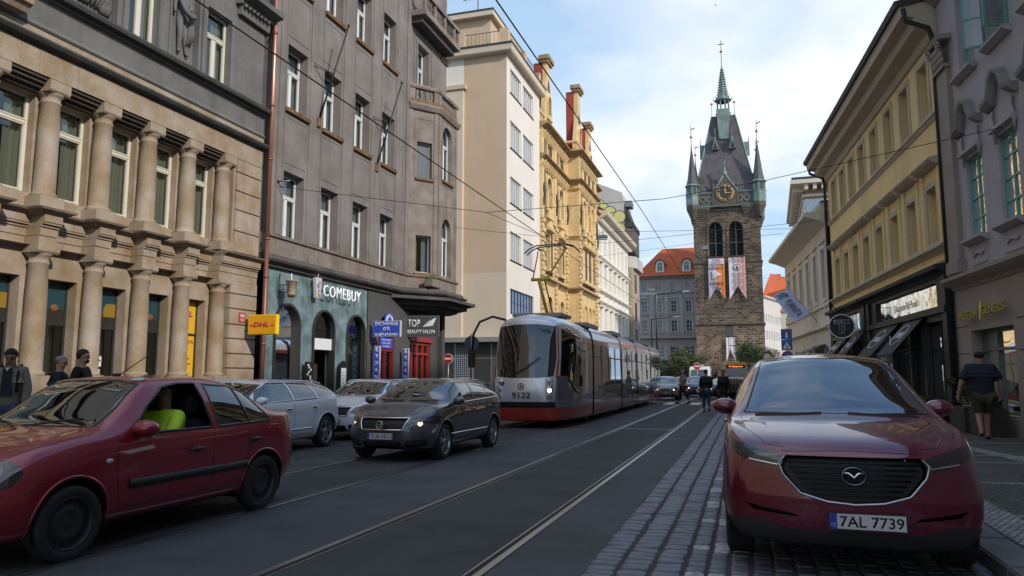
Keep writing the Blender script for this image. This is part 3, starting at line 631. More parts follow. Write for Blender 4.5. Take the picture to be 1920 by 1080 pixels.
# bay storeys 1 and 2: canted side wall, front wall, far side
def oriented(parent, p, q, name='bay_side'):
    """child empty-free helper: returns function mapping local facade coords on the wall from p to q"""
    d = Vector((q[0] - p[0], q[1] - p[1])); L = d.length; d /= L; nn = Vector((-d.y, d.x))
    return L, (lambda u, n, z: (p[0] + d.x * u + nn.x * n, p[1] + d.y * u + nn.y * n, z))
class OMB(MB):
    def __init__(s, f): super().__init__(-1); s.fn = f
    def P(s, u, n, z): a = s.fn(u, n, z); return (a[0], -a[1], a[2])
def bay_face(parent, p, q, z0, z1, holes, wall_mat, styles):
    L, f = oriented(parent, p, q); mb = OMB(f); wall_holes(mb, 0, L, z0, z1, holes, 0, .3); mb.build('bay_wall', wall_mat, parent)
    for h, st in zip(holes, styles):
        d = Vector((q[0] - p[0], q[1] - p[1])); ang = math.atan2(-d.y, d.x)
        w_ = window(parent, -1, 0, h[2], h[1] - h[0], h[3] - h[2], st[0], M['white_frame'], st[1], 0, h[4] if len(h) > 4 else 0, st[2], M['room'], t=.045)
        a = f(h[0], -.22, h[2]); w_.location = (a[0], -a[1], a[2]); w_.rotation_euler = (0, 0, ang)
    return L, f
gd = principled('dusty_pane', (.12, .13, .135), .25)
L1, f1 = bay_face(b, bay[0], bay[1], 5.5, 12.5, [(.42, 1.12, 5.62, 7.15), (.42, 1.12, 9.58, 11.1)], M['stained'], [('O', M['glass'], M['curtain']), ('O', gd, None)])
L2, f2 = bay_face(b, bay[1], bay[2], 5.5, 12.5, [(.5, 1.5, 5.6, 8.1, 1), (.5, 1.5, 9.75, 12.15, 1)], M['stained'], [('T', M['glass'], M['curtain']), ('T', M['glass'], M['curtain'])])
bay_face(b, bay[2], bay[3], 5.5, 12.5, [], M['stained'], [])
for f, a, c, z in ((f1, .34, 1.2, 9.55), (f2, .38, 1.62, 9.72), (f1, .34, 1.2, 5.58)):
    OMB(f).box(a, c, -.25, .09, z - .1, z).build('sill', M['rust_sill'], b)
for f, L in ((f1, L1), (f2, L2)):
    for a in (.02, L - .2):
        OMB(f).box(a, a + .18, -.02, .035, 5.56, 12.45).build('pilaster', M['stained'], b)
o_ = OMB(f1); ring(o_, .3, 1.22, 9.4, 12.1, .03, -.01, .02); o_.build('panel_frame', M['stained'], b)
o_ = OMB(f2); ring(o_, .36, 1.66, 9.5, 12.4, .04, -.01, .025); o_.build('panel_frame', M['stained'], b)
# balcony above the bay
bl = MB(-1); bl.path([(-.25, 12.45), (.1, 12.45), (.16, 12.55), (.2, 12.63), (.12, 12.73), (-.25, 12.75)], bay); bl.build('balcony_cornice', M['stained'], b)
MB(-1).prism([(27.15, 0), (28.25, .9), (30.35, .9), (31.3, 0), (31.3, -.2), (27.15, -.2)], 'z', 12.55, 12.71).build('balcony_floor', M['stained'], b)
bl = MB(-1); bl.path([(-.16, 13.37), (.06, 13.37), (.09, 13.45), (.06, 13.53), (-.16, 13.53)], bay); bl.build('balcony_rail', M['stained'], b)
bl = MB(-1); bl.path([(-.14, 12.73), (.03, 12.73), (.03, 12.90), (-.14, 12.90)], bay); bl.build('balcony_base', M['rust_sill'], b)
bal = MB(-1); prof = [(.045, 0), (.05, .05), (.03, .1), (.065, .2), (.05, .32), (.035, .4), (.05, .47)]
bal.lathe(0, 0, prof, 10); bme = bal.mesh('baluster'); bme.materials.append(M['stained'])
for (p, q, f, L) in ((bay[0], bay[1], f1, L1), (bay[1], bay[2], f2, L2)):
    OMB(f).box(.02, .3, -.15, .02, 12.89, 13.38).build('balcony_pier', M['stained'], b); OMB(f).box(L - .22, L - .02, -.15, .02, 12.89, 13.38).build('balcony_pier', M['stained'], b)
    k = int((L - .6) / .2)
    for i in range(k):
        a = f(.4 + (L - .72) * i / max(1, k - 1), -.06, 12.90); link('baluster', bme, b, (a[0], -a[1], a[2]))
# third-floor wall above the bay, top balcony
mb = MB(-1); h3 = [(28.0, 29.1, 13.0, 15.6)]; wall_holes(mb, 27.2, 31.2, 12.5, 24, h3, -.02, .35); mb.quad((31.2, -.02, 0), (31.2, -6, 0), (31.2, -6, 24), (31.2, -.02, 24)); mb.box(27.2, 31.15, -3, -1, 4, 24)
ring(mb, 27.85, 29.25, 12.9, 15.75, .12, -.02, .02); ring(mb, 27.6, 29.5, 12.8, 16.0, .05, -.02, .02)
mb.build('upper_wall', M['brown_stucco'], b)
window(b, -1, 28.02, 13.02, 1.06, 2.56, 'T', M['white_frame'], M['glass'], -.3, 0, M['curtain'], M['room'], t=.07)
MB(-1).prism([(27.15, 0), (27.15, .72), (31.1, .72), (31.1, 0)], 'z', 16.45, 16.68).build('balcony_slab', M['stained'], b)
MB(-1).prism([(27.3, 0), (27.3, .5), (30.9, .5), (30.9, 0)], 'z', 16.20, 16.45).build('balcony_slab', M['dark_cornice'], b)
bl = MB(-1); bl.path([(-.12, 17.35), (.04, 17.35), (.04, 17.50), (-.12, 17.50)], [(27.2, 0), (27.2, .68), (31.05, .68), (31.05, 0)]); bl.build('balcony_rail', M['stained'], b)
for u in (27.25, 28.3, 29.4, 30.5, 30.98): MB(-1).box(u - .06, u + .1, .53, .67, 16.68, 17.36).build('balcony_pier', M['stained'], b)
ig = MB(-1)
for i in range(3):
    a = 27.45 + 1.08 * i
    for j in range(5): ig.tube([(a + .15 * j, .6, 16.70), (a + .15 * j + .05, .6, 17.00), (a + .15 * j - .03, .6, 17.35)], .014, 5)
ig.tube([(27.3, .6, 17.02), (31, .6, 17.02)], .012, 5); ig.build('balcony_grille', M['iron'], b)
MB(-1).path([(-.2, 15.9), (.05, 15.9), (.12, 16.1), (-.2, 16.12)], [(30.5, 0), (31.25, 0), (31.25, -2)]).build('string_course', M['rust_sill'], b)
# side wall to the lane
# plant box with a weed on the bay ledge
pl = thing('window_box', 'weathered window box with a green weed on the bay ledge', 'planter', (-12.2, 27.85, 5.0))
MB().box(-.1, .25, -.45, .5, .0, .3).build('box', M['stained'], pl, bevel=.02)
lf = MB()
for i in range(160):
    a = random.uniform(0, 6.28); rr = random.uniform(0, .28); zc = .33 + random.random() * .22 * (1 - rr * 2); x, y = .05 + rr * .5 * math.cos(a), rr * math.sin(a); q = random.uniform(.02, .04)
    d1 = Vector((random.uniform(-1, 1), random.uniform(-1, 1), random.uniform(-1, 1))).normalized() * q; d2 = d1.orthogonal().normalized() * q * .6
    c = Vector((x, y, zc)); lf.add([tuple(c - d1), tuple(c + d2), tuple(c + d1), tuple(c - d2)], [(0, 1, 2, 3)])
M['leaf'] = rough_surface('leaf_green', (.06, .13, .03), .4, 20, .6, 0, 30, tint=(.12, .2, .04)); lf.build('leaves', M['leaf'], pl)
# ---- shopfront of the tea shop
mb = MB(-1); arches = [(18.55, 19.88, .55, 3.58, 1), (20.58, 21.9, .12, 3.55, 1), (22.68, 23.98, .55, 3.56, 1)]
wall_holes(mb, 17.98, 24.12, .12, 4.56, arches, -.06, .3); mb.build('shopfront', M['marble'], b)
dk = principled('dark_bronze_frame', (.05, .045, .04), .4, .3); paper = principled('frosted_panel', (.16, .2, .19), .6)
for i, h in enumerate(arches):
    f = MB(-1); ring(f, h[0], h[1], h[2], h[3], .07, -.2, .0, 1); fo = f.build('arched_window' if i != 1 else 'door_surround', dk, b)
    pn = MB(-1); r = (h[1] - h[0]) / 2; s_ = h[3] - r; bot = 2.62 if i == 1 else h[2]
    pn.poly([(h[0], -.16, bot), (h[1], -.16, bot)] + [(h[0] + r + r * math.cos(math.pi * k / 14), -.16, s_ + r * math.sin(math.pi * k / 14)) for k in range(15)]); pn.build('pane', M['glass_dark'], fo)
    if i != 1: MB(-1).box(h[0] + .07, h[1] - .07, -.26, -.25, h[2], 2.65).build('blind', paper, fo)
    else:
        MB(-1).box(h[0] + .07, h[1] - .07, -.17, -.1, 2.26, 2.62).build('name_panel', principled('blank_white', (.75, .77, .77), .4), fo)
        MB(-1).box(h[0] + .07, h[1] - .07, -.9, -.88, .12, 2.26).build('door_leaf', principled('dark_green_door', (.035, .05, .045), .3), fo)
MB(-1).box(17.98, 24.12, -.9, -.8, .1, 4.5).build('shop_back', M['room'], b)
# warm lamps behind the glass
for u in (18.75, 23.1):
    lmp = thing('pendant_lamp', 'small cream pendant lamp behind the %s arched shop window' % ('left' if u < 20 else 'right'), 'lamp', (-13.32, u, 2.42))
    MB().lathe(0, 0, [(.03, .16), (.05, .14), (.1, 0)], 14).build('shade', emit('lamp_shade', (1, .75, .45), 1.2), lmp); MB().tube([(0, 0, .14), (0, 0, .9)], .006, 5).build('cord', M['iron'], lmp)
white = principled('sign_white', (.78, .78, .78), .4)
cs = thing('shop_sign', 'white three dimensional shop lettering on the green marble', 'sign', (-12.94, 0, 0), R(90))
text('COMEBUY', 'lettering', emit('lit_letter', (.85, .85, .86), .25), cs, (22.0, -.10, 4.14), (1, 0, 0), (0, 0, 1), 2.4, .37, .03, -.004, spacing=1.12)
cp = thing('cup_emblem', 'colourful drinking cup emblem to the left of the shop lettering', 'emblem', (-12.94, 20.5, 4.2), R(90))
MB().prism([(-.1, -.34), (.1, -.34), (.18, .3), (-.18, .3)], 'n', -.12, -.02).build('cup', principled('cup_grey', (.6, .6, .62), .4), cp)
for i, c in enumerate([(.5, .03, .03), (.05, .35, .08), (.75, .35, .02), (.3, .05, .3), (.75, .6, .05), (.05, .2, .5), (.6, .08, .05), (.1, .4, .12), (.7, .2, .03)]):
    MB().ball((random.uniform(-.07, .07), -.125, -.28 + i * .055), .05, 8, 6, (1, .25, 1)).build('dot', principled('dot_%d' % i, c, .4), cp)
MB().tube([(.03, -.07, .3), (.03, -.07, .55)], .012, 6).build('straw', white, cp)
# projecting cup sign
pc = thing('hanging_cup_sign', 'cream paper cup shaped sign on an iron bracket above the marble shopfront', 'sign', (-12.95, 18.6, 3.95))
MB().lathe(.42, 0, [(.11, -.2), (.12, -.19), (.16, .2), (.17, .2), (.17, .22), (0, .22)], 20).build('cup', principled('cup_cream', (.55, .45, .32), .5), pc)
MB().lathe(.42, 0, [(0, -.27), (.1, -.27), (.11, -.2)], 20).build('cup_base', principled('cup_brown', (.18, .05, .03), .5), pc)
MB().tube([(.42, 0, .2), (.40, 0, .42)], .018, 8).build('straw', white, pc)
bk = MB(); bk.tube([(.0, 0, .3), (.05, 0, .42)], .012, 6); bk.tube([(0, 0, .1), (.28, 0, .1)], .012, 6); bk.tube([(0, 0, -.12), (.28, 0, -.12)], .012, 6); bk.tube([(0, 0, .45), (0, 0, -.25)], .012, 6); bk.tube([(.15, 0, .1), (.15, 0, -.12)], .01, 6); bk.build('bracket', M['iron'], pc)
text('COMEBUY', 'lettering', principled('cup_print', (.2, .03, .02), .5), pc, (.42, -.145, -.08), (1, 0, 0), (0, 0, 1), .16, .035)
MB().box(.40, .44, -.152, -.146, -.02, .06).build('print', principled('cup_print', (.2, .03, .02), .5), pc)
# notice boards beside the doors
nb = thing('notice_board', 'black notice board with scattered white stickers beside the shop door', 'board', (-12.93, 20.22, 0), R(90))
MB().box(-.2, .2, -.06, 0, .9, 1.85).build('board', M['iron'], nb); 
for i in range(12): MB().box(*(lambda a, c: (a, a + .07, -.066, -.061, c, c + .06))(random.uniform(-.17, .1), .95 + i * .07)).build('sticker', white, nb)
nb = thing('menu_board', 'arched black menu board with white sheet right of the shop door', 'board', (-12.93, 22.27, 0), R(90))
f = MB(); f.prism([(-.22, .6), (.22, .6), (.22, 1.75), (.15, 1.85), (.05, 1.92), (-.05, 1.92), (-.15, 1.85), (-.22, 1.75)], 'n', -.05, 0); f.build('board', M['iron'], nb); sh = MB().box(-.16, .16, -.056, -.05, .7, 1.68).build('sheet', white, nb)
for i in range(9): MB().box(-.1, .08 - .02 * (i % 3), -.059, -.056, .8 + .09 * i, .815 + .09 * i).build('menu_line', M['steel'], sh)
# ---- exchange office
mb = MB(-1); wall_holes(mb, 24.12, 27.3, .12, 4.56, [(24.95, 26.3, .12, 3.05), (24.95, 26.3, 3.051, 3.7, .99)], -.03, .3); mb.build('office_wall', M['charcoal'], b)
red = principled('oxblood_paint', (.20, .02, .018), .4); blue = principled('exchange_blue', (.04, .08, .48), .4)
dr = MB(-1); ring(dr, 24.98, 26.28, .12, 3.05, .09, -.25, -.05); dr.box(25.07, 26.19, -.22, -.08, 2.35, 2.45); dr.box(25.6, 25.66, -.22, -.06, .2, 2.35); do = dr.build('red_doorway', red, b)
MB(-1).quad((25.05, -.16, .15), (26.2, -.16, .15), (26.2, -.16, 3.0), (25.05, -.16, 3.0)).build('pane', M['glass_dark'], do)
MB(-1).box(24.2, 27.2, -.9, -.85, .1, 4.4).build('shop_back', M['room'], b)
def sign_box(name, label, w_, h_, d_, mat_face, mat_side, loc, rz, lines, lmat, both=False):
    t = thing(name, label, 'sign', loc, rz)
    MB().box(-w_ / 2, w_ / 2, -d_ / 2, d_ / 2, -h_ / 2, h_ / 2).build('sign_box', mat_side, t, bevel=.006)
    MB().box(-w_ / 2 + .02, w_ / 2 - .02, -d_ / 2 - .005, -d_ / 2 + .004, -h_ / 2 + .02, h_ / 2 - .02).build('sign_face', mat_face, t)
    for (s_, x, z, tw, th, bo) in lines: text(s_, 'lettering', lmat, t, (x, -d_ / 2 - .007, z), (1, 0, 0), (0, 0, 1), tw, th, .003, bo)
    return t
sidem = principled('sign_case', (.5, .5, .52), .4)
sign_box('exchange_sign', 'blue box sign reading EXCHANGE 0% SMĚNÁRNA above the red doorway', 1.08, .58, .14, blue, sidem, (-12.3, 24.25, 3.1), 0, [('EXCHANGE', 0, .18, .9, .13, .012), ('0%', 0, 0, .28, .13, .012), ('SMĚNÁRNA', 0, -.19, .92, .15, .012)], white)
for x, y, lab in ((-12.85, 24.35, 'narrow blue vertical EXCHANGE 0% sign nearest the marble wall'), (-12.85, 26.75, 'narrow blue vertical EXCHANGE 0% sign right of the red doorway')):
    t = sign_box('vertical_sign', lab, .24, 2.1, .1, blue, sidem, (x + .12, y, 1.45), R(0), [(c, 0, .93 - .25 * i, .12 if c != '0%' else .19, .16, .015) for i, c in enumerate(['E', 'X', 'CH', 'A', 'N', 'G', 'E', '0%'])], white)
t = thing('exchange_plate', 'small blue plate with price lines inside the red doorway', 'sign', (-13.1, 25.65, 2.66), R(90)); MB().box(-.5, .5, -.06, -.03, -.2, .2).build('plate', blue, t)
for i, s_ in enumerate(['WECHSEL·CAMBIO', 'KANTOR·CHANGE', 'EXCHANGE 0%']): text(s_, 'lettering', white, t, (0, -.062, .12 - .12 * i), (1, 0, 0), (0, 0, 1), .75 - .1 * i, .06, .002)
t = thing('round_sign', 'round blue badge above the exchange sign', 'sign', (-12.98, 25.6, 3.45), R(90)); MB().disc((0, -.06, 0), (0, 1, 0), .36, .05).build('badge', blue, t); MB().disc((0, -.07, 0), (0, 1, 0), .3, .045).build('badge_ring', white, t); MB().disc((0, -.08, 0), (0, 1, 0), .2, .04).build('badge_centre', blue, t); text('CHANGE', 'lettering', blue, t, (0, -.095, .245), (1, 0, 0), (0, 0, 1), .3, .07, .002)
# ---- beauty salon set back under the bay
mb = MB(-1); wall_holes(mb, 27.3, 31.2, .12, 4.2, [(27.75, 30.15, .12, 2.85)], -.2, .3); mb.box(27.28, 27.75, -.2, -.05, .12, 4.2); mb.box(30.9, 31.2, -.6, .05, .12, 4.2); mb.build('salon_wall', M['charcoal'], b)
dr = MB(-1); ring(dr, 27.78, 30.1, .12, 2.82, .1, -.42, -.24)
for u in (28.35, 28.9, 29.5): dr.box(u - .05, u + .05, -.4, -.25, .2, 2.75)
dr.box(27.85, 30.05, -.41, -.22, 2.3, 2.4); dr.box(27.7, 30.2, -.3, -.12, 2.85, 3.05); do = dr.build('red_shopfront', principled('red_joinery', (.3, .03, .025), .4), b)
MB(-1).quad((27.8, -.34, .15), (30.1, -.34, .15), (30.1, -.34, 2.8), (27.8, -.34, 2.8)).build('pane', M['glass_dark'], do)
MB(-1).box(27.6, 30.9, -1.3, -1.25, .1, 4).build('shop_back', M['room'], b)
t = sign_box('salon_sign', 'dark sign board of the beauty salon with a white wing', 1.5, .85, .1, principled('sign_charcoal', (.05, .05, .05), .5), principled('sign_edge', (.14, .14, .14), .5), (-12.55, 27.7, 3.42), R(18), [('TOP', -.28, .12, .5, .3, .012), ('BEAUTY SALON', .02, -.22, 1.1, .15, .01)], white)
for i in range(6): MB().prism([(.08 + .03 * i, -.02 + .02 * i), (.5 + .02 * i, .02 + .055 * i), (.5 + .025 * i, .05 + .06 * i), (.12 + .03 * i, .02 + .03 * i)], 'n', -.06, -.055).build('wing_feather', white, t)
# flagpoles with wall brackets
for k, (uu, z, uu2, z2, pl_) in enumerate([(20.45, 9.6, 21.0, 13.9, 1.9), (24.45, 9.2, 24.9, 13.4, 1.8)]):
    fp = thing('flagpole', ('empty black flagpole between the left window columns' if k == 0 else 'empty black flagpole between the right window columns'), 'flagpole', (-12.98, uu, z))
    MB().tube([(0, 0, 0), (.85, .25, 3.2)], [.032, .022], 8).build('pole', M['iron'], fp); MB().ball((.86, .25, 3.26), .05, 8, 6).build('finial', M['iron'], fp)
    q = MB(); q.tube([(.43, .125, 1.6), (0, -.35, 1.75)], .014, 6); q.tube([(.43, .125, 1.6), (0, .3, 1.55)], .014, 6); q.tube([(.43, .125, 1.6), (0, -.35, 1.85)], .01, 6); q.build('wall_bracket', M['iron'], fp)
    MB().box(-.02, .05, -.1, .1, -.18, .12).build('pole_socket', M['rust_sill'], fp)
t = thing('wall_lamp_arm', 'thin steel wire anchor on the brown facade by the first window', 'bracket', (-13.0, 18.4, 7.1)); MB().tube([(0, 0, 0), (.35, .1, .02)], .02, 6).build('arm', M['steel'], t); MB().ball((0, 0, 0), .06, 8, 6).build('mount', M['iron'], t)

# ================================================================ CREAM BUILDING across the lane
M['cream'] = rough_surface('cream_plaster', (.64, .54, .41), .07, .5, .85, .05, 30, streak=.12, streak_col=(.42, .36, .26))
M['beige'] = rough_surface('beige_plaster', (.58, .44, .30), .07, .5, .85, .05, 30, streak=.12, streak_col=(.36, .28, .2))
M['offwhite'] = rough_surface('offwhite_plaster', (.77, .71, .63), .06, .4, .8, .04, 30, streak=.1, streak_col=(.46, .4, .32))
b = facade_thing('cream_building', 'plain cream building with blank beige gable wall and roof terrace', 'building', -1, -13.0, 40.4)
cw = [(u, u + 2.25 if u < 2 else u + 2.35, z, z + zh) for (z, zh) in ((18.35, 1.5), (14.95, 1.68), (11.6, 1.6), (8.2, 1.7)) for u in (.72, 3.4)]
mb = MB(-1); blueh = (.72, 5.75, 5.0, 6.5); wall_holes(mb, 0, 7.35, 3.62, 20.5, cw + [blueh], 0, .2); mb.build('front_wall', M['offwhite'], b)
mb = MB(-1); mb.box(.004, 7.3, -9, -.21, 3.7, 20.5); mb.build('core_wall', M['beige'], b)
MB(-1).box(.0, .3, -2.66, -.004, 7.38, 20.5).build('side_wall', M['beige'], b)
MB(-1).box(.0, .3, -2.66, -.004, 3.62, 7.37).build('side_wall', M['cream'], b)
MB(-1).box(-.25, .3, -9, -2.66, 3.62, 18.5).build('side_projection', M['cream'], b)
MB(-1).box(-.35, .3, -9, -2.5, 18.5, 18.75).build('projection_coping', M['beige'], b)
MB(-1).box(-.02, .3, -9, -2.7, 18.7, 20.6).build('side_wall', M['offwhite'], b)
wn = window(b, -1, 0, 18.9, .5, 1.1, 'O', M['white_frame'], M['glass_far'], 0); wn.location = (-.03, 4.0, 18.95); wn.rotation_euler = (0, 0, R(90))
for h in cw: window(b, -1, h[0], h[2], h[1] - h[0], h[3] - h[2], 'G51', M['white_frame'], glass('pale_glass', (.85, .9, 1), 1, .12, .003), -.12, 0, M['curtain'], None, t=.05, curt='full')
window(b, -1, blueh[0], blueh[2], blueh[1] - blueh[0], 1.5, 'G82', principled('blue_frame', (.03, .10, .30), .4), M['glass'], -.12, 0, M['curtain'], None, t=.07, curt='full')
for h in cw: MB(-1).box(h[0] - .05, h[1] + .05, -.1, .05, h[2] - .07, h[2]).build('sill', M['lead'], b)
c = MB(-1); c.path([(-.3, 20.48), (.35, 20.48), (.42, 20.56), (.45, 20.9), (-.3, 21.0)], [(-.0, -9), (0, 0), (7.5, 0)]); c.build('cornice', M['cream'], b)
MB(-1).path([(.40, 20.9), (.48, 20.9), (.48, 21.02), (-.2, 21.06), (-.2, 21.0)], [(-.0, -9), (0, 0), (7.5, 0)]).build('cornice_flashing', M['lead'], b)
MB(-1).box(.8, 7.3, -9, -1.3, 20.9, 23.3).build('penthouse_wall', M['beige'], b); MB(-1).box(.4, 7.3, -9, -1.0, 23.3, 23.6).build('penthouse_roof', M['cream'], b); MB(-1).box(.38, 7.32, -9, -.98, 23.6, 23.72).build('roof_edge', M['lead'], b)
wn = window(b, -1, 0, 21.0, .9, 1.9, 'X', M['white_frame'], M['glass'], 0, 0, None, M['room']); wn.location = (.79, 4.6, 21.1); wn.rotation_euler = (0, 0, R(90))
for (u, n) in ((.18, -.1), (.18, -2.9), (7.2, -.1), (3.6, -.05)): MB(-1).box(u - .2, u + .2, n - .35, n + .2, 20.95, 22.1).build('terrace_pier', M['beige'], b)
q = MB(-1); q.tube([(.1, .05, 22), (.1, -9, 22)], .025, 6); q.tube([(.1, .05, 22), (7.3, .05, 22)], .025, 6)
for i in range(36): q.tube([(.1, -.1 - .24 * i, 21), (.1, -.1 - .24 * i, 22)], .014, 5, False)
for i in range(28): q.tube([(.3 + .25 * i, .05, 21), (.3 + .25 * i, .05, 22)], .014, 5, False)
q.build('railing', principled('brown_iron', (.1, .07, .055), .6), b)
# ground floor: fascia canopy, dark passage below
MB(-1).box(-.6, 7.35, -9, .35, 3.35, 3.62).build('canopy', rough_surface('concrete', (.3, .29, .27), .2, 1, .8, .1), b)
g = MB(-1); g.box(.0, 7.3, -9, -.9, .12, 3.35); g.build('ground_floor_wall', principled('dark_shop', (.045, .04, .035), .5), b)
g = MB(-1)
for i in range(7): g.box(-.02, .04, -.95 - 1.1 * i, -.88 - 1.1 * i, .12, 3.35)
for z in (1.0, 2.4): g.box(-.025, .045, -8, -.9, z, z + .06)
g.build('shop_frame', M['steel'], b)
q = MB(-1)
for i in range(10): q.box(-.05, -.03, -2.0 - .12 * i, -1.98 - .12 * i, .2, 3.2)
for i in range(24): q.box(-.055, -.028, -3.2, -1.95, .2 + .125 * i, .22 + .125 * i)
q.build('lattice', principled('pale_lattice', (.35, .4, .45), .5), b)
an = thing('tv_antenna', 'tv antenna on the roof of the cream building', 'antenna', (-15.6, 42.5, 23.7)); q = MB(); q.tube([(0, 0, 0), (0, 0, 2.6)], .03, 6); q.tube([(-1, 0, 1.7), (1.2, 0, 1.9)], .02, 5)
for i in range(9): q.tube([(-.9 + .25 * i, -.25, 1.72 + .02 * i), (-.9 + .25 * i, .25, 1.72 + .02 * i)], .012, 4)
q.tube([(0, 0, 2.3), (-.7, 0, 2.4)], .02, 5); q.tube([(-.7, -.2, 2.3), (-.7, .2, 2.6)], .02, 5); q.build('antenna_rods', M['iron'], an)

# ================================================================ ORNATE YELLOW BUILDING
M['ochre'] = rough_surface('ochre_stone', (.72, .53, .27), .16, 1.2, .85, .15, 12, streak=.35, streak_col=(.36, .22, .09))
M['ochre_dark'] = rough_surface('ochre_moulding', (.36, .25, .13), .3, 1.5, .85, .15, 12, streak=.3, streak_col=(.14, .09, .06))
M['mauve'] = rough_surface('mauve_brick', (.17, .11, .10), .3, 2.5, .9, .15, 20)
M['tile_red'] = block_surface('red_roof_tiles', (.36, .085, .04), (.28, .06, .03), (.14, .03, .02), .35, .35, .03, .8, .6, .25, .6)
M['sashred'] = principled('brown_sash', (.12, .05, .045), .5)
b = facade_thing('ornate_building', 'ornate yellow neo renaissance building with stepped gables and arched windows', 'building', -1, -13.0, 47.85)
W = 20.1
bays = [(1.9, 0), (5.2, 0), (9.0, .9), (11.0, .9), (12.9, .9), (16.4, 0)]          # bay centres, protrusion
rows = [(3.6, 7.0, 'arch'), (8.9, 11.4, 'rect'), (12.1, 15.4, 'arch2'), (16.6, 18.2, 'arch')]
def nb_wall(u0, u1, n, cs, nm='wall'):
    hs = []
    for c, wd in cs:
        hs += [(c - wd, c + wd, 4.0, 6.9, 1), (c - wd, c + wd, 8.9, 11.3), (c - wd, c + wd, 12.9, 15.3, 1), (c - wd - .25, c - .12, 16.85, 18.15, 1), (c + .12, c + wd + .25, 16.85, 18.15, 1)]
    m = MB(-1); wall_holes(m, u0, u1, 0, 18.6, hs, n, .35); m.build(nm, M['ochre'], b)
    for h in hs:
        ar = h[4] if len(h) > 4 else 0
        window(b, -1, h[0], h[2], h[1] - h[0], h[3] - h[2], 'X', M['sashred'], M['glass_far'], n - .3, ar, t=.09)
    for c, wd in cs:
        for (za, zb) in ((12.35, 15.95), (16.5, 18.5), (8.4, 12.0)):
            p = MB(-1); ring(p, c - wd - .55, c + wd + .55, za, zb, .32, n - .02, n + .05); p.build('brick_panel', M['mauve'], b)
        q = MB(-1)
        q.box(c - wd - .2, c + wd + .2, n, n + .28, 8.6, 8.85); q.prism([(n, 11.4), (n + .3, 11.5), (n + .35, 11.65), (n, 11.7)], 'u', c - wd - .3, c + wd + .3)
        q.prism([(c - wd - .3, 11.7), (c + wd + .3, 11.7), (c, 12.25)], 'n', n, n + .25)
        q.box(c - wd - .25, c + wd + .25, n, n + .25, 12.35, 12.55)
        for i in range(5): q.box(c - wd + .05 + i * (2 * wd - .25) / 4, c - wd + .2 + i * (2 * wd - .25) / 4, n, n + .2, 12.55, 12.88)
        q.build('window_surround', M['ochre'], b)
        for e_, z0_, z1_ in ((.22, 12.9, 15.52), (.18, 3.9, 7.05)): a = MB(-1); ring(a, c - wd - e_, c + wd + e_, z0_, z1_, e_ - .02, n - .02, n + .15, 1); a.build('arch_surround', M['ochre'], b)
        for s_ in (-1, 1):
            co = MB(-1).lathe(c + s_ * (wd + .12), n + .16, [(.12, 0), (.09, .1), (.085, 1.3), (.13, 1.45), (.14, 1.5)], 10, 12.85); co.build('colonnette', M['ochre'], b)
nb_wall(0, 7.6, 0, [(2.1, .55), (5.6, .55)]); nb_wall(7.6, 14.6, .95, [(9.6, .5), (11.2, .5), (12.7, .5)]); nb_wall(14.6, W, 0, [(17.0, .55)])
m = MB(-1); m.box(7.6, 14.6, 0, .94, 0, 18.6); m.box(.01, W, -9, -.36, 0, 18.5); m.build('core_wall', M['ochre'], b)
for u, n in ((.12, 0), (3.72, 0), (7.2, 0), (7.62, .95), (14.0, .95), (14.75, 0), (19.4, 0)):        # rusticated quoin strips
    q = MB(-1); z = .3; k = 0
    while z < 12.0:
        q.box(u, u + (.62 if k % 2 else .54), n - .02, n + (.2 if k % 2 else .13), z, z + .27); z += .33; k += 1
    q.box(u, u + .55, n - .02, n + .12, 12, 18.5); q.build('quoin_strip', M['ochre'], b)
    MB(-1).tube([(u + .28, n + .15, 13), (u + .2, n + .2, 13.4), (u + .38, n + .2, 13.8), (u + .22, n + .2, 14.2), (u + .28, n + .15, 14.6)], [.03, .07, .07, .07, .03], 6).build('carved_garland', M['lead'], b)
line = [(0, 0), (7.6, 0), (7.6, .95), (14.6, .95), (14.6, 0), (W, 0)]
def belt(z, h, o, mat=None):
    MB(-1).path([(-.1, z), (.05, z), (.1, z + h * .3), (o * .6, z + h * .5), (o, z + h * .7), (o, z + h * .9), (.1, z + h), (-.1, z + h)], line).build('belt_cornice', mat or M['ochre_dark'], b)
belt(7.75, .4, .32); belt(12.0, .16, .2, M['ochre']); belt(16.15, .45, .45); belt(18.35, .5, .6); belt(15.7, .2, .2, M['ochre']); belt(3.3, .3, .35)
for z, u0 in ((15.85, 0), (18.0, 0)):
    for i in range(34):
        u = .3 + i * .58; n = .95 if 7.6 < u < 14.4 else 0
        if u > W - .2: break
        MB(-1).prism([(n, z - .25), (n + .15, z - .15), (n + .35, z + .2), (n + .35, z + .3), (n, z + .3)], 'u', u, u + .2).build('modillion', M['ochre'], b)
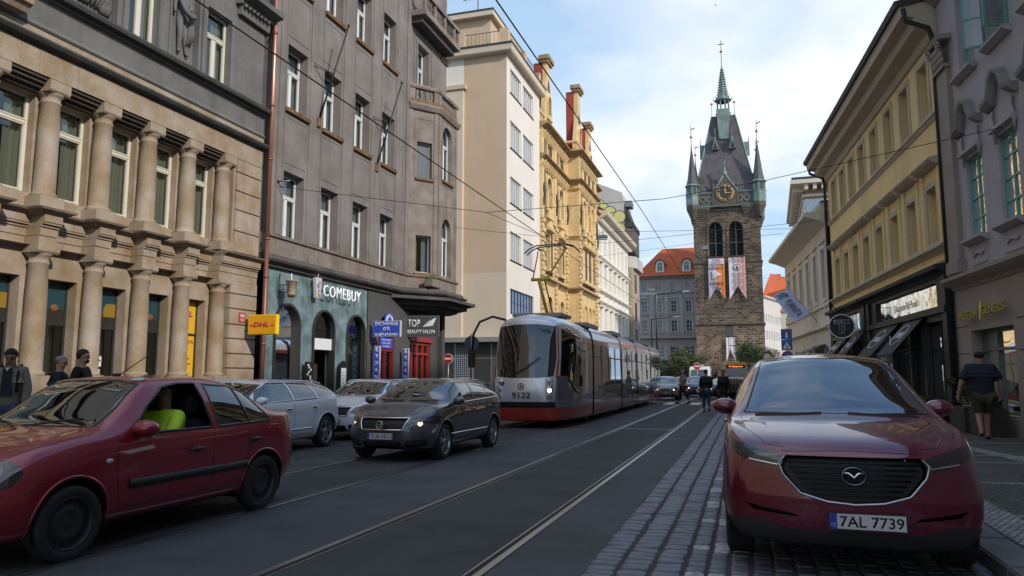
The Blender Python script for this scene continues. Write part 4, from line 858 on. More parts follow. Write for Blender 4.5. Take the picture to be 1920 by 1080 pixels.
# attic balustrade and gables
q = MB(-1); q.path([(-.3, 18.9), (-.05, 18.9), (-.05, 19.05), (-.3, 19.05)], line); q.path([(-.3, 19.6), (-.02, 19.6), (-.02, 19.75), (-.3, 19.75)], line)
q.build('parapet', M['ochre'], b)
for i in range(50):
    u = .2 + i * .4; n = .95 if 7.6 < u < 14.6 else 0; MB(-1).box(u, u + .14, n - .26, n - .08, 19.05, 19.6).build('parapet_baluster', M['ochre'], b)
def gable(u, n, top, wd):
    g = MB(-1); pts = [(u - wd, 18.9), (u + wd, 18.9), (u + wd * .9, 20.2), (u + wd * .62, 21.4), (u + wd * .42, 22.6), (u + wd * .4, top - .5), (u - wd * .4, top - .5), (u - wd * .42, 22.6), (u - wd * .62, 21.4), (u - wd * .9, 20.2)]
    g.prism(pts, 'n', n - .35, n - .05); go = g.build('gable', M['ochre'], b)
    c = MB(-1); c.box(u - wd * .55, u + wd * .55, n - .5, n + .1, top - .5, top - .3); c.box(u - wd * .65, u + wd * .65, n - .6, n + .2, top - .3, top); c.build('gable_cap', M['ochre_dark'], go)
    MB(-1).box(u - wd * .45, u + wd * .45, n - 1.0, n - .36, 20, top - .5).build('gable_flank', rough_surface('red_gable_paint', (.34, .07, .045), .15, 1, .8, .05), go)
    w_ = window(go, -1, u - .35, 20.0, .7, 1.4, 'X', M['ochre_dark'], M['glass_far'], n - .02, 1)
    a = MB(-1); ring(a, u - .5, u + .5, 19.9, 21.6, .14, n - .06, n + .08, 1); a.box(u - .6, u + .6, n - .05, n + .12, 19.7, 19.9); a.build('arch_surround', M['ochre'], go)
    MB(-1).prism([(u - .4, 21.9), (u + .4, 21.9), (u, 22.8)], 'n', n - .06, n - .02).build('brick_panel', M['mauve'], go)
gable(2.6, 0, 24.4, 1.25); gable(10.2, .6, 25.0, 1.3); gable(17.6, 0, 24.4, 1.25)
MB(-1).prism([(-.6, 18.8), (-4.5, 23.6), (-9, 18.8)], 'u', .05, W - .05).build('roof', M['tile_red'], b)

# ================================================================ WHITE BUILDING
M['whitewash'] = rough_surface('white_plaster', (.80, .77, .69), .06, .4, .8, .04, 30)
b = facade_thing('white_building', 'long white building with tall narrow windows in three rows', 'building', -1, -13.0, 68.0)
W = 19.2; cs = [1.2 + 2.68 * i for i in range(7)]; hs = []
for c in cs: hs += [(c - .42, c + .42, 13.1, 15.3), (c - .42, c + .42, 9.9, 12.0), (c - .42, c + .42, 5.6, 7.8), (c - .5, c + .5, 1.0, 3.4)]
m = MB(-1); wall_holes(m, 0, W, 0, 16.4, hs, 0, .35); m.box(.01, W - .01, -9, -.36, 0, 16.4); m.build('wall', M['whitewash'], b)
for h in hs: window(b, -1, h[0], h[2], h[1] - h[0], h[3] - h[2], 'X', M['cream_frame'], M['glass_far'], -.25, t=.08)
for c in cs:
    for z, d in ((12.95, 1), (9.75, 0), (5.45, 0)):
        q = MB(-1); q.box(c - .62, c + .62, 0, .2, z - .14, z)
        if not d: q.prism([(0, z + 2.35), (.3, z + 2.45), (.3, z + 2.55), (0, z + 2.6)], 'u', c - .7, c + .7)
        for s_ in (-1, 1): q.box(c + s_ * .55 - .07, c + s_ * .55 + .07, 0, .08, z, z + 2.4)
        q.build('window_surround', M['whitewash'], b)
    for u in (c - 1.34,): MB(-1).box(u - .15, u + .15, 0, .1, 8.7, 12.4).build('pilaster', M['whitewash'], b); MB(-1).box(u - .15, u + .15, 0, .1, 4.6, 8.2).build('pilaster', M['whitewash'], b)
for z, o in ((12.45, .3), (9.2, .35), (8.2, .3), (4.2, .3)): MB(-1).path([(-.1, z), (.05, z), (o * .7, z + .1), (o, z + .18), (o, z + .26), (-.1, z + .3)], [(0, 0), (W, 0)]).build('belt_cornice', M['whitewash'], b)
MB(-1).path([(-.1, 15.9), (.1, 15.9), (.3, 16.1), (.9, 16.4), (1.0, 16.5), (1.05, 16.8), (-.1, 17.0)], [(0, 0), (W, 0)]).build('cornice', M['cream'], b)
for i in range(48): MB(-1).box(.2 + .4 * i, .4 + .4 * i, 0, .5, 15.95, 16.2).build('dentil', M['whitewash'], b)
MB(-1).prism([(.9, 16.8), (-4, 20.5), (-9, 16.9)], 'u', .02, W).build('roof', M['lead'], b)
# graffiti gable of the modern block behind
M['concrete_pale'] = rough_surface('pale_render', (.50, .47, .43), .12, .5, .85, .1, 20, streak=.35, streak_col=(.3, .25, .2))
b = facade_thing('modern_block', 'modern block with graffiti on its pale gable and angular dark bay', 'building', -1, -13.0, 87.3)
m = MB(-1); m.prism([(-.4, 0), (-.4, 22.3), (-.66, 23.3), (-3.7, 24.7), (-9, 26.5), (-9, 0)], 'u', 0, 6.2); m.build('gable_wall', M['concrete_pale'], b)
M['tan_panel'] = block_surface('tan_stone_cladding', (.42, .34, .25), (.38, .30, .22), (.2, .16, .12), .9, .45, .015, .8, .2, .1, .5)
MB(-1).box(.05, 6.0, -.3, .45, 0, 14.2).build('cladding', M['tan_panel'], b)
MB(-1).prism([(0.2, .0), (6, .0), (6.2, .9), (1.2, .85)], 'z', 14.2, 15.6).build('angular_balcony', M['concrete_pale'], b)
MB(-1).prism([(.1, -.5), (6.0, -.5), (6.2, .5), (.6, .62)], 'z', 16.2, 19.1).build('dark_bay', rough_surface('brown_cladding', (.12, .1, .09), .2, 1, .8, .05), b)
MB(-1).prism([(.05, -.6), (6, -.6), (6.2, .62), (.3, .7)], 'z', 19.1, 19.6).build('bay_cap', M['lead'], b)
MB(-1).prism([(-.5, 22.2), (.45, 19.6), (-.5, 19.6)], 'u', .2, 5.0).build('sloping_roof', M['lead'], b)
MB(-1).box(.4, 2.2, -.45, .45, 21.6, 22.3).build('roof_duct', M['steel'], b)
for z in (11.4, 8.0, 4.8): window(b, -1, 2.0, z, 1.2, 2.2, 'O', M['iron'], M['glass_far'], .47, t=.07)
# graffiti: bubble letters painted on the gable (own flat paint shapes)
gm = principled('graffiti_yellow', (.62, .58, .22), .7); gk = principled('graffiti_black', (.05, .05, .045), .7)
gr = thing('graffiti', 'pale yellow bubble graffiti with black outline on the gable', 'graffiti', (-13, 87.28, 0))
for i, (x, z, r_) in enumerate([(-3.4, 22.0, .7), (-2.9, 21.4, .75), (-2.1, 20.9, .8), (-1.7, 20.2, .75), (-2.4, 20.3, .6), (-1.35, 19.2, .7), (-.95, 20.3, .8), (-.95, 18.9, .75)]):
    d_ = MB().disc((x, -.01 - .004 * i, z), (0, 1, 0), r_, .012, 24).build('outline', gk, gr); MB().disc((x, -.014 - .004 * i, z), (0, 1, 0), r_ * .88, .012, 24).build('bubble', gm, d_)
MB().tube([(-1.3, -.06, 18.6), (-1.0, -.06, 19.3), (-.7, -.06, 18.7), (-1.2, -.06, 19.0), (-.6, -.06, 19.1)], .03, 5).build('tag_stroke', gk, gr)
# ================================================================ GREY BUILDING WITH RED ROOF (behind the square, left of the tower)
M['grey_paint'] = rough_surface('grey_facade', (.40, .35, .325), .1, .3, .85, .05, 10)
M['grey_trim'] = rough_surface('grey_trim', (.42, .39, .38), .1, .5, .85, .05, 10)
M['tile_orange'] = block_surface('orange_roof_tiles', (.62, .155, .06), (.55, .12, .05), (.30, .07, .03), .38, .42, .05, .8, .6, .15, .4)
b = thing('grey_building', 'grey four storey building with orange tiled roof and round dormers left of the tower', 'building', (-21.6, 155, 0))
W = 22; cs = [1.55, 3.9 + .0, 6.9, 9.85, 12.9, 15.9, 18.9]; cs = [1.75 + 2.98 * i for i in range(7)]; hs = []
for c in cs: hs += [(c - .62, c + .62, 17.9, 19.6), (c - .62, c + .62, 13.9, 16.1), (c - .62, c + .62, 10.0, 12.3), (c - 1.0, c + 1.0, 5.0, 7.2), (c - 1.0, c + 1.0, .8, 3.6)]
m = MB(-1); wall_holes(m, 0, W, 0, 20.6, hs, 0, .35); m.box(0.01, W, -12, -.36, 0, 20.6); m.build('wall', M['grey_paint'], b)
for h in hs: window(b, -1, h[0], h[2], h[1] - h[0], h[3] - h[2], 'G23', M['white_frame'], M['glass_far'], -.2, t=.1)
for c in cs:
    q = MB(-1); ring(q, c - .85, c + .85, 13.75, 16.3, .2, -.02, .1); q.build('window_surround', M['grey_trim'], b)
    q = MB(-1); ring(q, c - .85, c + .85, 9.85, 12.5, .2, -.02, .1); q.build('window_surround', M['grey_trim'], b)
    MB(-1).prism([(c - .95, 16.6), (c + .95, 16.6), (c, 17.25)], 'n', -.02, .22).build('pediment', M['grey_trim'], b)
    u = c + 1.49
    if u < W - .5: MB(-1).box(u - .38, u + .38, -.05, .14, 9.2, 17.3).build('pilaster', M['grey_trim'], b)
for z, o in ((17.4, .25), (13.2, .2), (8.6, .5), (20.4, .7)): MB(-1).path([(-.1, z), (.05, z), (o * .7, z + .15), (o, z + .25), (o, z + .4), (-.1, z + .45)], [(0, 0), (W, 0)]).build('belt_cornice', M['grey_trim'] if z > 10 else M['grey_paint'], b)
q = MB(-1); q.tube([(0, .9, 9.9), (W, .9, 9.9)], .06, 5)
for i in range(70): q.tube([(.2 + .31 * i, .9, 9.0), (.2 + .31 * i, .9, 9.9)], .04, 4, False)
q.build('balcony_railing', M['grey_trim'], b)
MB(-1).box(0, W, 0, 1.0, 8.75, 8.95).build('balcony_slab', M['grey_trim'], b)
rf = MB(-1); A = [(-.4, .7, 20.85), (W, .7, 20.85), (W, -6, 27.4), (5.0, -6, 27.4)]; rf.poly(A); rf.poly([(-.4, .7, 20.85), (5, -6, 27.4), (-.4, -12, 20.85)]); rf.build('roof', M['tile_orange'], b)
MB(-1).box(-.45, W, .1, .95, 20.8, 21.0).build('gutter', M['lead'], b)
for u in (5.0, 10.4, 16):
    q = MB(-1); q.prism([(u - .85, 21.8), (u + .85, 21.8), (u + .85, 23.4)] + [(u + .85 * math.cos(math.pi * i / 10), 23.4 + .85 * math.sin(math.pi * i / 10)) for i in range(11)], 'n', -3, -.35); d_ = q.build('dormer', M['whitewash'], b)
    window(d_, -1, u - .6, 22.0, 1.2, 2.0, 'X', M['white_frame'], M['glass_far'], -.33, .9, t=.12)
    MB(-1).prism([(u + 1.05 * math.cos(math.pi * i / 10), 23.4 + 1.05 * math.sin(math.pi * i / 10)) for i in range(11)] + [(u + .87 * math.cos(math.pi * i / 10), 23.4 + .87 * math.sin(math.pi * i / 10)) for i in range(10, -1, -1)], 'n', -3, -.2).build('dormer_roof', M['lead'], d_)
b.scale.z = 1.045
# ================================================================ STONE TOWER
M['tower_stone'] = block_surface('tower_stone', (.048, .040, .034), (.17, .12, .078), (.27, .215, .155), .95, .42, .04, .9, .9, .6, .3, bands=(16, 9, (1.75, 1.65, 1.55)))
M['tower_trim'] = rough_surface('dark_tower_trim', (.12, .10, .08), .3, 1, .85, .1, 6)
M['slate'] = block_surface('slate_roof', (.125, .115, .12), (.095, .088, .092), (.05, .046, .05), .3, .25, .03, .6, .3, .35, .5)
M['verdigris'] = rough_surface('green_copper', (.20, .275, .245), .35, .9, .6, .05, 8, streak=.6, streak_col=(.05, .10, .09))
M['gold'] = principled('gilding', (.50, .33, .12), .5, .4)
t = thing('clock_tower', 'tall gothic stone bell tower with clock, slate roof and copper spire', 'tower', (-2.75, 140, 0))
hw = 5.9
hol = [(-3.55, -.55, 23.0, 29.8, 1), (.45, 3.45, 23.0, 29.8, 1), (-.35, .95, 13.6, 15.2)]
hol = [(-3.25, -.75, 23.0, 29.6, 1.2), (.35, 2.85, 23.0, 29.6, 1.2), (-.7, .45, 8.6, 10.4)]
m = MB(-1); wall_holes(m, -hw, hw, 0, 32.5, hol, 0, .8); 
for a in ((-hw, 0, -hw, -12), (hw, 0, hw, -12), (-hw, -12, hw, -12)): m.quad((a[0], a[1], 0), (a[2], a[3], 0), (a[2], a[3], 32.5), (a[0], a[1], 32.5))
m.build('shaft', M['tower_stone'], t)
for h in hol[:2]:
    f = MB(-1); ring(f, h[0], h[1], h[2], h[3], .14, -.7, -.5, 1.2); f.box((h[0] + h[1]) / 2 - .12, (h[0] + h[1]) / 2 + .12, -.7, -.45, h[2], h[3] - .1); f.box(h[0], h[1], -.69, -.46, 25.6, 25.85)
    for i in range(24): f.prism([(-.75, h[2] + .2 + .26 * i), (-.55, h[2] + .1 + .26 * i), (-.53, h[2] + .13 + .26 * i), (-.73, h[2] + .24 + .26 * i)], 'u', h[0] + .12, h[1] - .12)
    f.build('louvres', principled('louvre_wood', (.045, .05, .045), .6), t)
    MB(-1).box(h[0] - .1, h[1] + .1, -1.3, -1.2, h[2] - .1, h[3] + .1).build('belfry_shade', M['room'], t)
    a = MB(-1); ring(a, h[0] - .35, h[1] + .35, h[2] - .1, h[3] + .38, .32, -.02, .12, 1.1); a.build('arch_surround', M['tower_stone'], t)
MB(-1).box(-.65, .4, -.7, -.6, 8.6, 10.4).build('slit_window', M['glass_far'], t)
sq = [(-hw, 0), (hw, 0), (hw, -12), (-hw, -12)]
for z, o in ((21.9, .2), (10.6, .25), (31.6, .25)): MB(-1).path([(-.1, z - .1), (.05, z - .1), (o, z + .1), (o, z + .3), (-.1, z + .35)], [(-hw, -12), (-hw, 0), (hw, 0), (hw, -12)]).build('string_course', M['tower_trim'], t)
q = MB(-1)
for s_ in (-1, 1):
    for i in range(5): q.box(s_ * (hw - 1.2) - 1.4 - .13 * i, s_ * (hw - 1.2) + 1.4 + .13 * i, -2.5, .1 + .13 * i, 30.3 + .4 * i, 30.7 + .4 * i)
    q.build('corbel', M['tower_trim'], t); q = MB(-1)
# gallery band with tracery
g = MB(-1); g.box(-6.4, 6.4, -12.5, .55, 32.4, 34.9); g.build('gallery', M['tower_trim'], t)
MB(-1).path([(-.05, 32.3), (.12, 32.3), (.2, 32.5), (-.05, 32.6)], [(-6.4, -12), (-6.4, .55), (6.4, .55), (6.4, -12)]).build('copper_band', M['verdigris'], t)
MB(-1).path([(-.05, 34.8), (.15, 34.85), (.22, 35.05), (-.05, 35.15)], [(-6.4, -12), (-6.4, .55), (6.4, .55), (6.4, -12)]).build('copper_band', M['verdigris'], t)
for u in (-4.1, -2.9, 2.5, 3.7):
    q = MB(-1); q.lathe(0, 0, [(.42, -.06), (.55, -.06), (.55, .06), (.42, .06), (.42, -.06)], 16); o = q.build('tracery_ring', M['verdigris'], t); o.location = (u + .0, -.6, 33.7); o.rotation_euler = (R(90), 0, 0)
# corner turrets
KT = lambda p: [(r * .8, h) for r, h in p]
for (u, n, fr) in ((-5.85, .1, 1), (5.85, .1, 1), (-5.85, -11.9, 0), (5.85, -11.9, 0)):
    tt = MB(-1); tt.lathe(u, n, KT([(.5, 30.2), (1.0, 31.2), (1.45, 32.1), (1.5, 32.5), (1.5, 33.0)]), 8, smooth=False); to = tt.build('turret', M['tower_trim'], t)
    MB(-1).lathe(u, n, KT([(1.52, 32.8), (1.56, 33.0), (1.55, 34.7), (1.68, 34.75), (1.68, 34.9), (1.3, 34.95)]), 8, smooth=False).build('turret_skirt', M['verdigris'], to)
    MB(-1).lathe(u, n, KT([(1.25, 34.9), (1.25, 36.5)]), 8, smooth=False).build('lantern', M['glass_far'], to)
    for k in range(8): a = R(45 * k + 22.5 * 0); MB(-1).box(u + 1.05 * math.cos(a) - .12, u + 1.05 * math.cos(a) + .12, n + 1.05 * math.sin(a) - .12, n + 1.05 * math.sin(a) + .12, 34.9, 36.6).build('mullion', M['verdigris'], to)
    MB(-1).lathe(u, n, KT([(1.3, 36.45), (1.75, 36.5), (1.75, 36.65), (1.35, 36.9)]), 8, smooth=False).build('eaves', M['verdigris'], to)
    MB(-1).lathe(u, n, KT([(1.4, 36.8), (1.05, 38.0), (.45, 41.8), (.2, 43.4)]), 8, smooth=False).build('spire', M['slate'], to)
    MB(-1).lathe(u, n, KT([(.26, 42.6), (.1, 44.6), (.05, 46)]), 8).build('spire_tip', M['verdigris'], to)
    MB(-1).ball((u, n, 46.1), .27).build('ball', principled('rose_copper', (.5, .25, .2), .4, .5), to); q = MB(-1); q.tube([(u, n, 45.9), (u, n, 48.2)], .05, 6); q.prism([(u, 47.6), (u + .7, 47.9), (u + .65, 47.7), (u, 47.4)], 'n', n - .03, n + .03); q.build('weathervane', M['iron'], to)
# main steep slate roof with cut corners, ridge at 50
def rf_(z, w_, d0, d1): return [(-w_, d0, z), (w_, d0, z), (w_, d1, z), (-w_, d1, z)]
r0, r1, r2 = rf_(35.1, 5.9, .3, -12.2), rf_(37.6, 4.95, -.6, -11.3), rf_(51.4, 2.15, -5.0, -7.2)
q = MB(-1)
for A_, B_ in ((r0, r1), (r1, r2)):
    for i in range(4): q.quad(A_[i], A_[(i + 1) % 4], B_[(i + 1) % 4], B_[i])
q.poly(r2); q.build('main_roof', M['slate'], t)
for s_ in (-1, 1):
    MB(-1).tube([(s_ * 5.9, .3, 35.1), (s_ * 4.95, -.6, 37.6), (s_ * 2.15, -5.0, 51.4)], .13, 6).build('hip_flashing', M['verdigris'], t)
    q = MB(-1); q.prism([(s_ * 3.4, 36.9), (s_ * 6.6, 36.9), (s_ * 6.4, 38.2), (s_ * 4.4, 38.5)], 'n', -2.2, -.4); q.build('turret_link_roof', M['slate'], t)
    MB(-1).tube([(s_ * 6.5, -.4, 37.1), (s_ * 4.0, -.38, 36.7), (s_ * 3.0, .1, 35.3)], .1, 6).build('link_flashing', M['verdigris'], t)
    MB(-1).tube([(s_ * 2.1, -5.0, 51.3), (s_ * 2.1, -5.0, 54.2)], .06, 6).build('ridge_rod', M['verdigris'], t); MB(-1).ball((s_ * 2.1, -5, 53.9), .25).build('ball', principled('rose_copper', (.5, .25, .2), .4, .5), t)
    # dormers
    d_ = MB(-1); d_.prism([(s_ * 1.55 - .6, 43.9), (s_ * 1.55 + .6, 43.9), (s_ * 1.55, 46.6)], 'n', -4.2, -1.8); d_ = d_.build('dormer', M['verdigris'], t)
    MB(-1).prism([(s_ * 1.55 - .38, 44), (s_ * 1.55 + .38, 44), (s_ * 1.55, 45.6)], 'n', -1.81, -1.76).build('dormer_opening', M['room'], d_); MB(-1).tube([(s_ * 1.55, -1.9, 46.5), (s_ * 1.55, -1.9, 48)], [.12, .04], 6).build('finial', M['verdigris'], d_)
    d_ = MB(-1); d_.prism([(-5.5, 43.2), (-6.7, 43.5), (-6.1, 46.2)], 'u', s_ * 3.0, s_ * 4.6); d_.tube([(s_ * 4.5, -6.1, 46), (s_ * 4.5, -6.1, 47.6)], [.1, .03], 6); d_.build('side_dormer', M['verdigris'], t)
    # pinnacles beside the clock
    q = MB(-1); q.box(s_ * 2.1 - .2, s_ * 2.1 + .2, .3, .75, 32.5, 35.8); q.lathe(s_ * 2.1, .5, [(.3, 35.8), (.08, 37.3), (0, 37.6)], 6); q.build('pinnacle', M['tower_trim'], t)
# clock gable
q = MB(-1); q.prism([(-1.95, 32.5), (1.95, 32.5), (1.95, 35.2), (0, 38.2), (-1.95, 35.2)], 'n', -1.0, .75); cg = q.build('clock_gable', M['tower_trim'], t)
MB(-1).tube([(-2.2, .7, 35.0), (0, .7, 38.4)], .16, 6).build('gable_edge', M['verdigris'], cg); MB(-1).tube([(2.2, .7, 35.0), (0, .7, 38.4)], .16, 6).build('gable_edge', M['verdigris'], cg)
for i in range(7):
    for s_ in (-1, 1): f = (i + .5) / 7; MB(-1).ball((s_ * 2.2 * (1 - f), .7, 35.2 + 3.4 * f), .17, 6, 5).build('crocket', M['verdigris'], cg)
MB(-1).lathe(0, .6, [(.4, 38.2), (.45, 38.6), (.2, 39.1), (.1, 40.2), (.2, 40.4), (.02, 41.2)], 8).build('finial', M['verdigris'], cg)
c = MB(-1).disc((0, .8, 34.75), (0, 1, 0), 1.62, .14, 36); 
ck = MB(-1).disc((-.0, .82, 34.75), (0, 1, 0), 1.62, .1, 36).build('clock_face', principled('clock_black', (.035, .03, .028), .5), cg)
for i, nm in enumerate(['XII', 'I', 'II', 'III', 'IIII', 'V', 'VI', 'VII', 'VIII', 'IX', 'X', 'XI']):
    a = R(90 - 30 * i); d = Vector((math.cos(a), 0, math.sin(a))); text(nm, 'numeral', M['gold'], ck, (0 + d.x * 1.25, -.9, 34.75 + d.z * 1.25), (math.sin(a), 0, -math.cos(a)), (d.x, 0, d.z), .17 * len(nm) + .08, .5, .02, .03)
MB(-1).lathe(0, 0, [(1.5, 0), (1.58, 0), (1.58, .05), (1.5, .05), (1.5, 0)], 36).build('chapter_ring', M['gold'], ck).rotation_euler = (R(90), 0, 0); ck.children[-1].location = (0, -.87, 34.75)
for ch in ck.children:
    if ch.name.startswith('chapter_ring'): ch.location = (0, -.87, 34.75)
MB(-1).prism([(-.1, 34.75), (.1, 34.75), (.16, 35.4), (0, 35.75), (-.16, 35.4)], 'n', .9, .94).build('hour_hand', M['gold'], ck); MB(-1).prism([(-.1, 34.66), (1.25, 34.7), (1.25, 34.8), (-.1, 34.84)], 'n', .95, .98).build('minute_hand', M['gold'], ck)
# flèche
MB(-1).prism([(-1.25, 52.1), (1.25, 52.1), (.95, 48), (.75, 46.2), (-.75, 46.2), (-.95, 48)], 'n', -6.2, -3.0).build('fleche_base', M['verdigris'], t)
MB(-1).lathe(0, -6, [(1.35, 51.0), (1.4, 52.0), (1.5, 52.2), (1.15, 52.3)], 8, smooth=False).build('fleche_collar', M['verdigris'], t)
for k in range(8): a = R(45 * k + 22.5); MB(-1).box(1.12 * math.cos(a) - .13, 1.12 * math.cos(a) + .13, -6 + 1.12 * math.sin(a) - .13, -6 + 1.12 * math.sin(a) + .13, 52.2, 54.6).build('fleche_column', M['verdigris'], t)
MB(-1).lathe(0, -6, [(1.2, 54.4), (1.7, 54.7), (1.6, 54.9), (1.05, 55.3), (.62, 57.6), (.32, 60), (.1, 61.8)], 8, smooth=False).build('fleche_spire', M['verdigris'], t)
q = MB(-1)
for k in range(8):
    a = R(45 * k)
    for i in range(12):
        z = 55.5 + .5 * i; r_ = 1.05 * (1 - (z - 55) / 6.9) + .1
        MB.ball(q, (r_ * math.cos(a), -6 + r_ * math.sin(a), z), .15, 5, 4)
    q.tube([(1.5 * math.cos(a), -6 + 1.5 * math.sin(a), 54.8), (1.9 * math.cos(a), -6 + 1.9 * math.sin(a), 55.3)], .07, 5)
tag(q.build('crockets', M['verdigris'], t), kind='stuff')
MB(-1).tube([(0, -6, 61.5), (0, -6, 67.0)], .08, 6).build('cross_shaft', M['verdigris'], t); MB(-1).ball((0, -6, 64.8), .3).build('ball', principled('rose_copper', (.5, .25, .2), .4, .5), t); MB(-1).box(-.55, .55, -6.05, -5.95, 66.2, 66.35).build('cross_arm', M['iron'], t)
# banners on the tower
def banner(name, label, u, w_, z1, z0, left, right):
    b_ = thing(name, label, 'banner', (-2.75 + u, 139.6, 0)); c = (z1 - z0)
    def pts(a, d): # folds
        return a, d
    for s_, mt, nm in ((-1, left, 'left_half'), (1, right, 'right_half')):
        q = MB(-1); n_ = 5
        for i in range(n_):
            x0, x1 = s_ * w_ / 2 * i / n_, s_ * w_ / 2 * (i + 1) / n_
            d0, d1 = z0 + 2.4 * (1 - i / n_), z0 + 2.4 * (1 - (i + 1) / n_)
            y0, y1 = .05 * math.sin(i * 1.7), .05 * math.sin((i + 1) * 1.7); q.add([q.P(x0, y0, z1), q.P(x1, y1, z1), q.P(x1, y1, d1), q.P(x0, y0, d0), q.P(x0, y0 - .03, z1), q.P(x1, y1 - .03, z1), q.P(x1, y1 - .03, d1), q.P(x0, y0 - .03, d0)], [(0, 1, 2, 3), (4, 5, 6, 7), (0, 1, 5, 4), (3, 2, 6, 7), (1, 2, 6, 5), (0, 3, 7, 4)])
        q.build('cloth_half', mt, b_)
    MB(-1).tube([(-w_ / 2 - .1, .05, z1), (w_ / 2 + .1, .05, z1)], .06, 6).build('pole', M['iron'], b_)
    return b_
inkd = principled('banner_ink', (.06, .06, .08), .7); lila = principled('banner_lilac', (.40, .36, .40), .8); orng = principled('banner_orange', (.72, .22, .06), .8); wht = principled('banner_white', (.62, .58, .6), .8); pnk = principled('banner_pink', (.66, .36, .33), .8)
b1 = banner('banner', 'lilac and orange swallowtail banner with a bell, left of two on the tower', -2.0, 2.9, 22.9, 15.2, lila, orng)
MB().box(-1.35, 1.35, -.12, -.09, 21.7, 22.75).build('white_panel', wht, b1)
text('WORLD', 'lettering', inkd, b1, (0, -.13, 22.45), (1, 0, 0), (0, 0, 1), 1.4, .36, .01); text('CURIOSITY', 'lettering', inkd, b1, (0, -.13, 21.98), (1, 0, 0), (0, 0, 1), 2.0, .36, .01)
text('RESTAURANT', 'lettering', inkd, b1, (0, -.13, 21.0), (1, 0, 0), (0, 0, 1), 2.5, .4, .01); text('ZVONICE', 'lettering', inkd, b1, (0, -.13, 18.2), (1, 0, 0), (0, 0, 1), 2.5, .5, .01, .02); text('7 - 8', 'lettering', inkd, b1, (-.5, -.13, 17.6), (1, 0, 0), (0, 0, 1), .9, .3, .01)
bl = MB(); bl.lathe(0, 0, [(0, 1.1), (.3, 1.05), (.5, .6), (.65, .1), (.95, -.2), (.98, -.3), (.9, -.3)], 18, sy=.12); bo = bl.build('bell_picture', principled('bell_grey', (.55, .52, .55), .7), b1, (-.1, -.15, 19.6)); bo.rotation_euler = (0, R(-28), 0)
b2 = banner('banner', 'white and pink swallowtail banner with a round emblem, right of two on the tower', 1.6, 2.9, 22.9, 15.2, wht, pnk)
text('JINDŘIŠSKÁ VĚŽ', 'lettering', inkd, b2, (0, -.13, 22.5), (1, 0, 0), (0, 0, 1), 2.4, .28, .01); text('ST. HENRY\'S TOWER', 'lettering', inkd, b2, (0, -.13, 22.1), (1, 0, 0), (0, 0, 1), 2.5, .26, .01)
MB().disc((0, -.1, 21.0), (0, 1, 0), .62, .04, 28).build('emblem_ring', inkd, b2); MB().disc((0, -.12, 21.0), (0, 1, 0), .5, .04, 28).build('emblem', wht, b2); MB().prism([(-.2, 20.6), (.2, 20.6), (.26, 20.9), (.1, 21.1), (.1, 21.35), (-.1, 21.35), (-.1, 21.1), (-.26, 20.9)], 'n', -.16, -.14).build('emblem_figure', inkd, b2)
for i in range(11): 
    ww = (1.9, 2.0, 1.7, 1.1)[i % 4] / 2; MB().box(-ww, ww, -.13, -.11, 19.9 - .3 * i, 19.96 - .3 * i).build('text_line', inkd, b2)
b3 = banner('banner', 'small white banner over the tower door', .0, 1.5, 8.5, 4.0, wht, wht)
# ================================================================ WHITE RED-ROOFED BUILDINGS right of the tower
M['white_far'] = rough_surface('far_white_plaster', (.62, .59, .55), .06, .2, .8, .03, 5)
b = thing('white_corner_building', 'white building with orange roof seen just right of the tower', 'building', (3.5, 165, 0))
def far_face(b, p, q_, z1, cs, rows_, mat):
    L, f = oriented(b, p, q_); m = OMB(f); hs = [(c - .45, c + .45, z, z + h_) for c in cs for z, h_ in rows_]; wall_holes(m, 0, L, 0, z1, hs, 0, .3); m.build('wall', mat, b)
    ang = math.atan2(-(q_[1] - p[1]), q_[0] - p[0])
    for h in hs:
        w_ = window(b, -1, 0, h[2], h[1] - h[0], h[3] - h[2], 'X', M['white_frame'], M['glass_far'], 0, t=.12); a = f(h[0], -.15, h[2]); w_.location = (a[0], -a[1], a[2]); w_.rotation_euler = (0, 0, ang)
    return L, f
rw = [(1.0, 2.6), (5.4, 1.9), (9.2, 1.9), (12.8, 1.8)]
L, f = far_face(b, (0, -.5), (4.2, -2.5 - 12), 18.2, [.8 + 1.9 * i for i in range(8)], rw, M['white_far'])
q = OMB(f); q.path([(-.1, 17.8), (.5, 18.1), (.6, 18.5), (-.1, 18.6)], [(0, 0), (L, 0)]); q.build('cornice', M['cream'], b)
far_face(b, (4.2, -14.5), (16, -14.0), 16.2, [1.3 + 2.2 * i for i in range(5)], rw, M['white_far'])
MB(-1).path([(-.1, 15.8), (.4, 16), (.5, 16.4), (-.1, 16.5)], [(4.2, -14.5), (16, -14.0)]).build('cornice', M['grey_trim'], b)
q = MB(-1); q.poly([(0, -.5, 18.4), (4.2, -14.5, 18.4), (8, -14, 22), (2, -6, 23.8)]); q.poly([(4.2, -14.2, 16.4), (16, -13.8, 16.4), (13, -20, 24.5), (7, -20, 24.5)]); q.poly([(0, -.5, 18.4), (2, -6, 23.8), (9, -22, 23.8), (-4, -20, 18)]); q.build('roof', M['tile_orange'], b)
for u in (3.2, 6.0): MB(-1).box(u, u + 1.1, -12, -11, 21.5, 24.2).build('chimney', rough_surface('chimney_brick', (.42, .16, .11), .2, 1, .8, .1), b)
d_ = MB(-1); d_.prism([(6.3 + .8 * math.cos(math.pi * i / 10), 18.6 + .9 * math.sin(math.pi * i / 10)) for i in range(11)] + [(5.5, 17.4), (7.1, 17.4)], 'n', -17, -14.8); d_ = d_.build('dormer', M['white_far'], b); window(d_, -1, 5.9, 17.6, .8, 1.5, 'X', M['white_frame'], M['glass_far'], -14.75, 1, t=.1)
